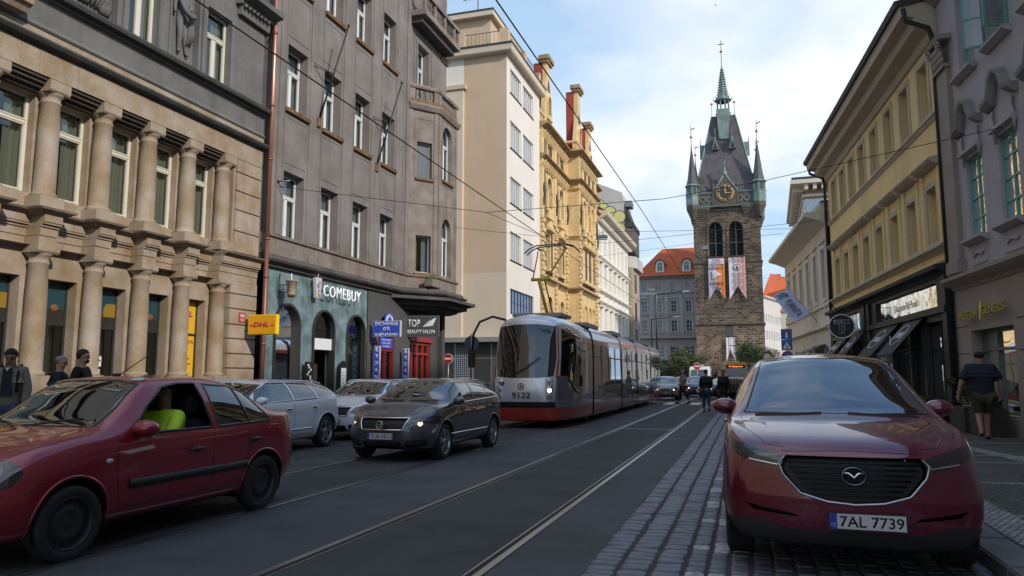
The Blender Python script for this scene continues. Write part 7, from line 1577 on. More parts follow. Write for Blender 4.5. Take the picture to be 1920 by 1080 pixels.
# ================================================================ ESTATE CARS (one builder, several cars)
def estate(name, label, loc, head, col, L=2.0, W=.82, H=1.37, wb=(1.17, -1.23), belt=.93, hood=.74, r=.30, rim='5d', rimmat=None, plate=None, lamps=True, wagon=True, rails=True, grillebar=True, step=.055, metal=.5, group=None, ws0=1.02, ws1=.32, far=False, rough=.28, hoodend=.98):
    pm = principled('paint_%s' % label[:14].replace(' ', '_'), col, rough, metal, Coat_Weight=1.0, Coat_Roughness=.03)
    b2 = belt; rear = -L
    Tt = [(rear, .34, W * .68, .44, W * .82, .64, W * .87, b2, W * .84, b2 + .06, W * .78, b2 + .12),
     (rear + .12, .26, W * .76, .38, W * .93, .66, W * .96, b2 + .05, W * .92, (b2 + .14) if wagon else b2 + .08, W * .78, (b2 + .20) if wagon else b2 + .12),
     (rear + .48, .21, W * .82, .34, W * .97, .66, W, b2 + .05, W * .96, (H - .15) if wagon else b2 + .12, W * .70, (H - .075) if wagon else b2 + .2),
     (rear + 1.05, .20, W * .83, .33, W * .97, .66, W, b2 + .03, W * .965, H - .10, W * .70, H - .015),
     (-.30, .20, W * .83, .33, W * .97, .65, W, b2, W * .965, H - .08, W * .70, H + .01),
     (ws1 - .12, .20, W * .83, .33, W * .97, .64, W, b2 - .01, W * .965, H - .09, W * .70, H),
     (ws1 + .12, .20, W * .83, .33, W * .97, .64, W, b2 - .02, W * .965, H - .17, W * .73, H - .07),
     ((ws0 + ws1) / 2 + .05, .20, W * .83, .33, W * .97, .63, W, b2 - .03, W * .96, (H + hoodend) / 2 - .12, W * .80, (H + hoodend) / 2 - .0),
     (ws0, .20, W * .83, .33, W * .97, .62, W, b2 - .04, W * .95, hoodend - .05, W * .85, hoodend),
     (ws0 + .35, .20, W * .83, .33, W * .97, .60, W, b2 - .08, W * .94, hoodend - .07, W * .80, hoodend - .03),
     (L - .32, .20, W * .80, .32, W * .95, .56, W * .97, hood + .02, W * .88, hood + .06, W * .68, hood + .09),
     (L - .12, .22, W * .76, .32, W * .90, .52, W * .92, hood - .06, W * .80, hood - .01, W * .60, hood + .01),
     (L - .04, .26, W * .68, .34, W * .82, .48, W * .84, hood - .14, W * .72, hood - .08, W * .52, hood - .06)]
    ws = lambda c, n: n.x > .15 and ws1 - .3 < c.x < ws0 + .2 and c.z > hoodend - .06; sd_ = lambda c, n: abs(c.y) > W * .55 and abs(n.y) > .25 and c.z > b2 - .1
    zt_ = H - .075; re = rear + (.28 if wagon else .75)
    dl1 = [(ws0 - .18, b2 + .0), ((ws0 + ws1) / 2 - .1, (b2 + zt_) / 2 + .04), (ws1 - .12, zt_), (-.22, zt_ + .01), (-.24, b2 + .02)]; dl2 = [(-.32, b2 + .02), (-.30, zt_ + .01), (-.98, zt_), (-1.06, b2 + .04)]; dl3 = [(-1.12, b2 + .04), (-1.04, zt_ - .005), (re + .30, zt_ - .09), (re + .10, zt_ - .2), (re + .14, b2 + .10)]
    zg1, zg0 = hood - .03, hood - .20
    reg = [(1, 'windscreen', M['carglass_ws'], [([(-W * .78, hoodend + .015), (W * .78, hoodend + .015), (W * .65, H - .09), (0, H - .055), (-W * .65, H - .09)], 'x', ws)]), (2, 'front_side_window', M['carglass'], [(dl1, 'y', sd_)]), (3, 'rear_side_window', M['carglass'], [(dl2, 'y', sd_)]),
       (5, 'headlight', M['lens'], [([(W * .99, zg1 + .045), (W * .60, zg1 - .0), (W * .52, zg0 + .045), (W * .70, zg0 + .02), (W * .98, zg0 + .09)], 'x', front), ([(-W * .99, zg1 + .045), (-W * .60, zg1 - .0), (-W * .52, zg0 + .045), (-W * .70, zg0 + .02), (-W * .98, zg0 + .09)], 'x', front)]),
       (4, 'grille', M['blackpl'], [([(-W * .52, zg1), (W * .52, zg1), (W * .44, zg0), (-W * .44, zg0)], 'x', front)], .03),
       (7, 'lower_grille', M['blackpl'], [([(-W * .42, .34), (W * .42, .34), (W * .42, .22), (-W * .42, .22)], 'x', front)], .03), (8, 'fog_grille', M['blackpl'], [([(W * .5, .36), (W * .86, .38), (W * .86, .27), (W * .5, .25)], 'x', front), ([(-W * .5, .36), (-W * .86, .38), (-W * .86, .27), (-W * .5, .25)], 'x', front)], .02),
       (9, 'tail_light', M['red_lens'], [([(rear - .1, b2 - .12), (rear - .1, b2 + .04), (rear + .28, b2 + .03), (rear + .24, b2 - .10)], 'y', lambda c, n: abs(c.y) > .4)])]
    if wagon: reg.append((10, 'quarter_window', M['carglass'], [(dl3, 'y', sd_)]))
    tr = [('y', [(ws0 - .16, b2 - .005), (re + .1, b2 + .075)], .018, .006, M['chrome'] if not far else M['gloss_black'], 'window_trim', False)]
    if not far: tr += [('y', dl1, .016, .004, M['gloss_black'], 'window_seal', True), ('y', dl2, .016, .004, M['gloss_black'], 'window_seal', True), ('x', [(-W * .54, zg1 + .012), (W * .54, zg1 + .012), (W * .45, zg0 - .01), (-W * .45, zg0 - .01)], .022, .012, M['chrome'], 'grille_surround', True), ('y', [(.95, .42), (-.85, .42)], .02, .012, M['chrome'], 'side_trim', False)]
    sm = [] if far else [('y', [(.80, b2 - .02), (.84, .6), (.80, .32)], 'door_seam'), ('y', [(-.27, b2), (-.25, .32), (.80, .32)], 'door_seam'), ('y', [(-1.08, b2), (-.92, .7), (-.88, .32), (-.25, .32)], 'door_seam'), ('z', [(ws0 + .05, W * .84), (L - .5, W * .68), (L - .2, W * .52)], 'bonnet_seam'), ('z', [(ws0 + .05, -W * .84), (L - .5, -W * .68), (L - .2, -W * .52)], 'bonnet_seam'), ('x', [(-W * .5, zg1 + .03), (W * .5, zg1 + .03)], 'bonnet_seam')]
    S = dict(T=Tt, paint=pm, pf=(.26, 2.5, .6), pr=(.16, 3, .5), lf=.12, lr=.12 if wagon else .05, bf=.04, br=.04, step=step, regions=reg, wheels=wb, arch=r + .045, r=r, ww=.2, track=W * .90 - .02, half=W, rim=rim, rimmat=rimmat or M['alloy'], cabin=(-1.4, .78, W * .76, belt, H), trims=tr, seams=sm, mirror=(ws0 - .26, b2 + .05, W * .97, .95), handles=[] if far else [(-.08, b2 - .12), (-.93, b2 - .10)], lipw=.02)
    if plate: S['plate'] = (0, 0, .43, .46, plate, 0)
    def post(t, bvh, objs):
        for s_ in (1, -1):
            lamp_unit(t, bvh, s_ * W * .74, (zg0 + zg1) / 2 + .01, .05, lamps, depth=.03); 
            if not far:
                lamp_unit(t, bvh, s_ * W * .62, (zg0 + zg1) / 2 - .0, .036, False, depth=.03)
                q = trim(bvh, [(s_ * W * .9, zg1), (s_ * W * .62, zg1 - .02), (s_ * W * .58, zg0 + .05), (s_ * W * .9, zg0 + .1)], 'x', 1, .10, -.05)
                if q.v: q.build('lamp_housing', M['steel'], t)
            if rails:
                P_ = [surf(bvh, 'z', (x, s_ * W * .665), 1)[0] for x in (.28, .18, -.4, -1.0, -1.5, -1.6)]
                if all(p is not None for p in P_): MB().tube([tuple(p + Vector((0, 0, .0 if i in (0, 5) else .045))) for i, p in enumerate(P_)], .014, 6).build('roof_rail', M['chrome'] if col[0] > .3 or True else pm, t)
        if not far:
            for i in range(3):
                q = trim(bvh, [(-W * .46, zg0 + .04 + .045 * i), (W * .46, zg0 + .04 + .045 * i)], 'x', 1, .01, -.008); q.build('grille_slat', M['gloss_black'], t)
            for s_ in (1, -1):
                q = trim(bvh, [(ws0 - .0, s_ * .05), (ws0 - .04, s_ * .3), (ws0 - .1, s_ * .55)], 'z', 1, .012, .012)
                if q.v: q.build('wiper', M['blackpl'], t)
    S['post'] = post; return make_car(name, label, loc, head, S, group)
passat = estate('estate_car', 'dark grey estate car with lit headlights driving in front of the tram', (-5.74, 13.2, 0), R(-91), (.085, .09, .11), L=1.98, plate='7U6 0513', rim='5d')
c, q = Vector((1.985, 0, .62)), MB()
def round_badge(t, x, z, r_):
    k = 28; pts = [(x, r_ * math.cos(2 * math.pi * i / k), z + r_ * math.sin(2 * math.pi * i / k)) for i in range(k)]; b_ = MB().tube(pts + [pts[0]], .006, 6, False).build('badge_ring', M['chrome'], t)
    MB().tube([(x, -.035, z + .045), (x, -.012, z + .0), (x, 0, z + .02), (x, .012, z + .0), (x, .035, z + .045)], .005, 5).build('badge_letter', M['chrome'], b_); MB().tube([(x, -.052, z + .02), (x, -.02, z - .048), (x, 0, z - .005), (x, .02, z - .048), (x, .052, z + .02)], .005, 5).build('badge_letter', M['chrome'], b_); MB().disc((x - .01, 0, z), (1, 0, 0), r_, .012).build('badge_disc', M['gloss_black'], b_)
round_badge(passat, 2.03, .61, .062)
audi = estate('parked_car', 'white estate car with roof rails parked behind the red saloon', (-8.95, 12.02, 0), R(-90), (.80, .81, .84), L=2.13, W=.85, H=1.345, wb=(1.2, -1.40), belt=.93, hood=.72, r=.31, rim='5', metal=0.0, ws0=1.1, ws1=.42, lamps=False)
white2 = estate('parked_car', 'white car with black grille parked between the white estate and the shops', (-8.75, 16.6, 0), R(-90), (.78, .78, .78), L=2.0, W=.84, H=1.34, belt=.90, hood=.76, metal=0.0, lamps=False, plate='5SA 2208')
blue_edge = estate('parked_car', 'dark blue car parked at the left edge behind the red saloon bonnet', (-9.0, 5.0, 0), R(-90), (.012, .025, .08), L=1.95, W=.82, H=1.26, belt=.86, wagon=False, rails=False, lamps=False, metal=.3)
far_ = dict(step=.12, far=True, rails=False)
estate('far_car', 'silver brown estate car following right behind the tram', (-4.75, 46.5, 0), R(-90), (.22, .19, .17), wagon=True, H=1.42, group=None, **far_)
estate('far_car', 'blue hatchback waiting beyond the zebra crossing', (-5.0, 60.5, 0), R(-88), (.02, .06, .2), H=1.38, wagon=True, plate=None, **far_)
estate('far_car', 'dark blue car with a lit headlamp beyond the zebra crossing', (-3.35, 54, 0), R(-86), (.012, .03, .11), H=1.45, **far_)
estate('far_car', 'black car turning across the street beyond the crossing', (-1.35, 49.5, 0), R(-135), (.012, .012, .014), H=1.36, wagon=False, **far_)
estate('far_car', 'white car queueing far behind the blue hatchback', (-7.0, 68, 0), R(-90), (.5, .5, .5), H=1.36, wagon=False, **far_)
estate('far_car', 'black car with a silver bumper just left of the far tram', (-.4, 58, 0), R(90), (.015, .016, .02), H=1.4, lamps=False, **far_)
# white van
v = thing('delivery_van', 'white delivery van with roof lamp bar behind the queueing cars', 'van', (-4.35, 72, 0), 0)
q = MB(); q.prism([(0, .35), (0, .95), (.75, 1.15), (1.25, 1.95), (1.5, 2.05), (5, 2.1), (5, .35)], 'n', 0, 0.001)
q = MB(); q.prism([(0, .35), (0, .95), (.75, 1.2), (1.3, 2.1), (1.7, 2.35), (5, 2.4), (5.1, .35)], 'u', -.95, .95); q = MB(); q.v = []; q.f = []
q.prism([(0, .35), (0, .95), (.75, 1.2), (1.3, 2.1), (1.7, 2.35), (5, 2.4), (5.1, .35)], 'u', -.95, .95); q.build('body', principled('van_white', (.6, .6, .6), .3), v, bevel=.08)
MB().add([(-.8, .78, 1.28), (.8, .78, 1.28), (.72, 1.25, 2.02), (-.72, 1.25, 2.02)], [(0, 1, 2, 3)]).build('windscreen', M['glass_far'], v).location = (0, -.06, .03)
MB().box(-.6, .6, -.03, .05, .6, .85).build('grille', M['blackpl'], v); MB().box(-.4, .4, 1.6, 1.9, 2.35, 2.5).build('lamp_bar', M['plate_white'], v)
for x in (-.78, .78):
    for y in (.9, 4.2): MB().disc((x, y, .34), (1, 0, 0), .34, .2, 20).build('wheel', M['rubber'], v)
    MB().box(x - .14, x + .14, -.02, .06, .78, .95).build('headlight', M['plate_white'], v)
MB().box(.952, .96, 2.2, 3.2, 1.2, 1.9).build('side_panel', principled('van_print', (.3, .1, .3), .4), v)

# ================================================================ TRAM
silver = principled('tram_silver', (.66, .66, .69), .30, .55, Coat_Weight=.8, Coat_Roughness=.05); tgrey = principled('tram_grey', (.18, .185, .20), .25, .3, Coat_Weight=1.0, Coat_Roughness=.04); tred = principled('tram_red', (.36, .03, .018), .3, .1, Coat_Weight=.8)
tglass = glass('tram_side_glass', (.35, .38, .36), .25, .16, .006, .5, .01); tws = glass('tram_windscreen', (.35, .45, .5), .55, .07, .002, .6, .01); tdark = principled('tram_black', (.012, .012, .013), .3)
def tram(name, label, x, y, mods, wdt=1.2, H=3.15):
    t = thing(name, label, 'tram', (x, y, 0), R(-90))
    return t
tr = thing('tram', 'silver grey and red articulated tram numbered 9122 on the left track', 'tram', (-5.8, 21.5, 0), R(-90))
W_ = 1.2
def row(x, w_, zt, drop=0): return (x, .20, w_ * .95, .30, w_ * .985, 1.1, w_, 2.45, w_ * .985, zt - .32, w_ * .90, zt)
TT = [(-1.55, .20, 1.14, .30, 1.18, 1.1, 1.2, 2.48, 1.18, 2.86, 1.02, 3.10), (-.8, .20, 1.14, .30, 1.18, 1.1, 1.2, 2.48, 1.18, 2.88, 1.02, 3.13), (0, .20, 1.12, .30, 1.16, 1.1, 1.18, 2.5, 1.16, 2.92, 1.0, 3.17), (.7, .20, 1.05, .30, 1.1, 1.1, 1.12, 2.54, 1.08, 2.95, .94, 3.18), (1.3, .20, .96, .30, 1.0, 1.15, 1.03, 2.58, .97, 2.95, .84, 3.16), (1.75, .20, .88, .30, .92, 1.15, .95, 2.60, .89, 2.92, .77, 3.10), (1.95, .22, .84, .32, .88, 1.15, .90, 2.58, .84, 2.84, .74, 3.00)]
bm = car_shell(TT, (.30, 2.2, 1.0), (0, 2, .3), .0, .0, .05, .02, .07)
for v_ in bm.verts:     # raked windscreen and chin
    f = max(0, min(1, (v_.co.x - .6) / 1.2)); z = v_.co.z; v_.co.x -= f * (max(0, z - 1.2) * .20 + max(0, .75 - z) * .12)
bm.normal_update(); bvh = BVHTree.FromBMesh(bm); lay = bm.faces.layers.int.new('reg')
fr_ = lambda c, n: n.x > .2 and c.x > .6; sdd = lambda c, n: abs(n.y) > .3 and abs(c.y) > .5
anys = lambda c, n: n.z > -.6
cut(bm, lay, 1, [(-3, .0), (3, .0), (3, .56), (-3, .56)], 'y', lambda c, n: abs(n.z) < .95 or c.z < .5)
cut(bm, lay, 2, [(-3, .56), (3, .56), (3, 1.13), (-3, 1.13)], 'y', sdd)
cut(bm, lay, 3, [(-1.6, 1.13), (.35, 1.13), (.35, 2.42), (-1.6, 2.42)], 'y', sdd)
cut(bm, lay, 4, [(-1.6, 2.42), (-.2, 2.42), (-.2, 2.56), (-1.6, 2.56)], 'y', sdd)
cut(bm, lay, 5, [(.35, 1.05), (1.25, 1.42), (1.6, 1.42), (1.28, 2.74), (.4, 2.5)], 'y', sdd)
cut(bm, lay, 2, [(.35, .56), (3, .56), (3, 1.42), (1.25, 1.42), (.35, 1.05)], 'y', lambda c, n: sdd(c, n) and n.x < .85)
cut(bm, lay, 6, [(-.80, 1.40), (-.4, 1.36), (.4, 1.36), (.80, 1.40), (.86, 1.9), (.80, 2.78), (.3, 2.84), (-.3, 2.84), (-.80, 2.78), (-.86, 1.9)], 'x', fr_)
cut(bm, lay, 7, [(-.82, .72), (.82, .72), (.88, 1.38), (.4, 1.34), (-.4, 1.34), (-.88, 1.38)], 'x', fr_)
cut(bm, lay, 8, [(-.86, .56), (.86, .56), (.84, .72), (-.84, .72)], 'x', fr_)
split_parts(bm, lay, {0: 'roof_shell', 1: 'front_skirt', 2: 'side_panel', 3: 'side_window', 4: 'red_stripe', 5: 'cab_window', 6: 'windscreen', 7: 'mask', 8: 'black_panel'}, {0: silver, 1: tred, 2: tgrey, 3: tglass, 4: tred, 5: tws, 6: tws, 7: silver, 8: tdark}, tr); bm.free()
for s_ in (1, -1):
    q = trim(bvh, [(s_ * .865, 1.36), (s_ * .90, 1.9), (s_ * .85, 2.6), (s_ * .83, 2.78)], 'x', 1, .07, .006); q.build('red_pillar', tred, tr) if q.v else 0
    q = trim(bvh, [(-.0, 2.50), (.55, 2.58), (1.0, 2.76)], 'y', s_, .08, .006); q.build('red_sweep', tred, tr) if q.v else 0
    q = trim(bvh, [(1.15, 1.36), (.6, 1.0), (.25, .95)], 'y', s_, .05, .03); q.build('arm_trim', tdark, tr) if q.v else 0
    q = trim(bvh, [(.9, 1.2), (.9, .2)], 'y', s_, .014, .003); q.build('panel_seam', tdark, tr) if q.v else 0
    pn = trim(bvh, [(s_ * .70, .74), (s_ * .70, 1.34)], 'x', 1, .20, .012); pn.build('lamp_panel', silver, tr)
    for i, (z, lit) in enumerate(((1.22, 0), (1.03, 1), (.84, 0))):
        c, nn = surf(bvh, 'x', (s_ * .70, z), 1); c = c + nn * .012; q = MB().disc(tuple(c), tuple(nn), .075, .02, 20); o = q.build('headlight', M['chrome'], tr)
        MB().disc(tuple(c + nn * .012), tuple(nn), .055, .012, 18).build('lamp_lens', M['lamp_on'] if (lit and s_ > 0) else M['steel'], o)
    c, nn = surf(bvh, 'y', (.55, .72), s_); MB().ball(tuple(c), .03, 8, 6).build('side_marker', M['red_lens'], tr)
def front_text(s_, y, z, wd, h_, mat, bold=.0, lift=.006):
    c, nn = surf(bvh, 'x', (y, z), 1); d = Vector((0, -1, 0)); c2, _ = surf(bvh, 'x', (y - wd / 2, z), 1); c1, _ = surf(bvh, 'x', (y + wd / 2, z), 1); xd = (c1 - c2).normalized(); nn = nn.normalized()
    return text(s_, 'lettering', mat, tr, c + nn * (lift + .01), xd, nn.cross(xd), wd, h_, .001, bold)
front_text('9122', -.06, .90, .52, .16, M['plate_ink'], .01); 
c, nn = surf(bvh, 'x', (-.06, 1.13), 1); k = 24; pts = [(c.x + .012, -.06 + .085 * math.cos(2 * math.pi * i / k), 1.13 + .085 * math.sin(2 * math.pi * i / k)) for i in range(k)]; eb = MB().tube(pts + [pts[0]], .01, 5, False).build('maker_badge', M['plate_ink'], tr)
MB().tube([(c.x + .012, -.10, 1.08), (c.x + .012, -.05, 1.17), (c.x + .012, 0.0, 1.10)], [.01, .022, .006], 6).build('badge_arrow', M['plate_ink'], eb); MB().tube([(c.x + .012, -.08, 1.15), (c.x + .012, -.03, 1.09)], .012, 6).build('badge_arrow', M['plate_ink'], eb)
c, nn = surf(bvh, 'x', (-.62, 1.2), 1); ws_ = MB().box(c.x + .004, c.x + .012, -.67, -.55, 1.14, 1.26).build('wheelchair_sticker', M['plate_blue'], tr)
led = principled('dim_display', (.04, .055, .05), .6); 
text('3', 'display_text', led, tr, (1.66, -.30, 2.66), (0, 1, 0), (0, 0, 1), .12, .2, .002, .02); text('Nádraží Braník', 'display_text', led, tr, (1.66, .28, 2.66), (0, 1, 0), (0, 0, 1), .85, .15, .002, .01)
MB().box(1.30, 1.45, -.75, .75, 2.48, 2.84).build('display_box', tdark, tr)
for (y0, y1) in ((-.35, .42), ):
    q = trim(bvh, [(-.30, 1.44), (.02, 1.62), (.42, 1.92)], 'x', 1, .016, .03); q.build('wiper', M['blackpl'], tr)
    q = trim(bvh, [(-.22, 1.44), (.08, 1.62), (.44, 1.88)], 'x', 1, .012, .03); q.build('wiper', M['blackpl'], tr)
MB().box(.3, .9, -.35, .35, .5, 1.7).build('driver_seat', M['seat'], tr, bevel=.05); MB().box(1.1, 1.5, -.8, .8, .6, 1.3).build('driver_desk', tdark, tr, bevel=.04); MB().box(-.1, -.05, -1.1, 1.1, .4, 2.8).build('cab_wall', tdark, tr)
# mirror arm
MB().tube([(1.25, -.72, 3.0), (1.35, -1.1, 3.1), (1.45, -1.45, 2.95), (1.5, -1.62, 2.6), (1.5, -1.66, 2.15)], .035, 8).build('mirror_arm', tdark, tr); MB().box(1.42, 1.55, -1.78, -1.58, 1.65, 2.15).build('outside_mirror', tdark, tr, bevel=.03)
# passenger modules
ends = [-1.55, -6.95, -11.2, -16.0, -20.4]; starts = [None, -1.75, -7.2, -11.45, -16.25]
ends = [21.5 - y for y in (28.6, 32.8, 37.7, 42.0)]; starts = [21.5 - y for y in (23.3, 28.85, 33.05, 37.95)]
prof = [('side_skirt', tred, [(1.14, .20), (1.18, .30), (1.19, .56)]), ('side_panel', tgrey, [(1.19, .56), (1.2, 1.13)]), ('side_window', tglass, [(1.2, 1.13), (1.19, 1.8), (1.18, 2.42)]), ('red_stripe', tred, [(1.18, 2.42), (1.175, 2.56)])]
for a, c in zip(starts, ends):
    for nm, mt, pr in prof:
        for s_ in (1, -1):
            q = MB(); q.add([(x, s_ * y, z) for x in (a, c) for y, z in pr], [(i, i + 1, len(pr) + i + 1, len(pr) + i) for i in range(len(pr) - 1)], True); q.build(nm, mt, tr)
    q = MB(); rp = [(1.175, 2.56), (1.12, 2.78), (1.02, 2.90), (.8, 3.02), (.4, 3.09), (0, 3.10)]; rp = rp + [(-y, z) for y, z in rp[-2::-1]]; q.add([(x, y, z) for x in (a, c) for y, z in rp], [(i, i + 1, len(rp) + i + 1, len(rp) + i) for i in range(len(rp) - 1)], True)
    q.build('roof', silver, tr)
    MB().box(c, a, -1.1, 1.1, .30, .36).build('floor', tdark, tr); MB().box(c, a, -.5, .5, 2.75, 2.8).build('ceiling', M['plate_white'], tr)
    L_ = a - c; k = max(2, int(L_ / 1.3))
    for i in range(k + 1):
        x = a - L_ * i / k
        for s_ in (1, -1): MB().box(x - .03, x + .03, s_ * 1.2 - .008, s_ * 1.2 + .006, 1.13, 2.42).build('window_post', tdark, tr)
    for s_ in (1, -1): MB().box(c, a, s_ * 1.197 - .008, s_ * 1.197 + .008, 2.02, 2.06).build('window_bar', tdark, tr)
    for i in range(k): MB().box(a - L_ * (i + .5) / k - .22, a - L_ * (i + .5) / k + .2, -1.0, -.3, .8, 1.5).build('passenger_seat', M['seat'], tr)
    for s_ in (1, -1): MB().disc((a - .9, s_ * .72, .3), (0, 1, 0), .3, .12).build('bogie_wheel', M['alloy_dark'], tr)
for x in (-1.55, ) + tuple(ends[:-1]):
    q = MB(); n_ = 5
    for i in range(n_):
        xx = x - .02 - i * .05; k_ = 1.16 if i % 2 else 1.12
        q.add([(xx + d, y * k_ / 1.16, z) for d in (0, -.03) for y, z in ((-1.16, .25), (-1.16, 2.7), (-.95, 3.0), (.95, 3.0), (1.16, 2.7), (1.16, .25))], [(j, (j + 1) % 6, 6 + (j + 1) % 6, 6 + j) for j in range(6)] + [(0, 1, 2, 3, 4, 5), (6, 7, 8, 9, 10, 11)])
    q.build('bellows', tdark, tr)
    MB().box(x - .23, x - .01, -1.05, 1.05, .2, 2.95).build('bellows_core', M['rubber'], tr)
MB().box(ends[-1] - .1, ends[-1], -1.1, 1.1, .3, 2.9).build('rear_wall', tgrey, tr, bevel=.03)
# roof equipment and pantograph
MB().box(-.7, .6, -.75, .75, 3.12, 3.24).build('roof_box', M['steel'], tr, bevel=.03)
for x in (-4.2, -9.2, -14, -18): MB().box(x - 1, x + 1, -.7, .7, 3.05, 3.22).build('roof_box', M['steel'], tr, bevel=.03)
py = principled('pantograph_yellow', (.55, .38, .05), .5); pg = principled('pantograph_green', (.03, .08, .08), .5)
pn = MB(); pn.tube([(-1.2, -.1, 3.15), (-.55, -.25, 4.35)], .05, 8); pan = pn.build('pantograph', py, tr)
MB().tube([(-1.3, .05, 3.15), (-.7, -.1, 4.35)], .025, 6).build('control_rod', M['iron'], pan); MB().tube([(-.6, -.5, 4.38), (-.6, .12, 4.38)], .05, 8).build('knee', py, pan)
MB().tube([(-.6, -.45, 4.4), (-1.0, -.42, 5.15), (-1.1, -.42, 5.35)], .022, 6).build('upper_arm', py, pan); MB().tube([(-.6, 0, 4.4), (-1.2, .45, 5.4)], .03, 6).build('upper_arm', py, pan)
for dx in (-.18, .12):
    P_ = [(-1.15 + dx, -.85, 5.28), (-1.15 + dx, -.7, 5.42), (-1.15 + dx, -.45, 5.52), (-1.15 + dx, .45, 5.55), (-1.15 + dx, .72, 5.47), (-1.15 + dx, .9, 5.3)]; MB().tube(P_, .022, 6).build('collector_bow', pg, pan)
MB().tube([(-1.33, -.4, 5.42), (-1.03, -.4, 5.42)], .03, 6).build('bow_mount', pg, pan); MB().tube([(-1.33, .45, 5.44), (-1.03, .45, 5.44)], .03, 6).build('bow_mount', pg, pan)
# second tram far away
t2 = thing('tram', 'older tram with amber destination display in front of the tower', 'tram', (-1.35, 95, 0))
q = MB(); q.prism([(-1.2, .3), (1.2, .3), (1.22, 1.2), (1.15, 2.9), (.8, 3.15), (-.8, 3.15), (-1.15, 2.9), (-1.22, 1.2)], 'n', 0, 12); q.build('body', principled('tram_cream', (.3, .28, .26), .4), t2, bevel=.1)
MB().box(-1.15, 1.15, -.03, .1, 2.82, 3.12).build('orange_roof_edge', principled('amber_paint', (.65, .33, .04), .4), t2); MB().prism([(-1.12, 2.4), (1.12, 2.4), (.85, 1.3), (-.85, 1.3)], 'n', -.05, .05).build('windscreen', M['glass_far'], t2)
MB().box(-1.1, 1.1, -.05, .05, 2.42, 2.8).build('display_box', tdark, t2); text('14 Spojovací', 'display_text', emit('amber_led', (1, .3, .08), 2), t2, (0, -.06, 2.6), (1, 0, 0), (0, 0, 1), 1.6, .24, .01)
MB().prism([(-.8, 1.25), (.8, 1.25), (.75, .95), (-.75, .95)], 'n', -.05, .05).build('red_band', tred, t2); MB().box(-1.1, 1.1, -.04, .05, .35, .9).build('apron', M['blackpl'], t2)
MB().tube([(.3, 1.5, 3.1), (-.1, 1.5, 4.2), (.4, 1.5, 5.2)], .06, 6).build('pantograph', py, t2); MB().tube([(-.7, 1.5, 5.2), (.9, 1.5, 5.25)], .05, 6).build('collector_bow', pg, t2)
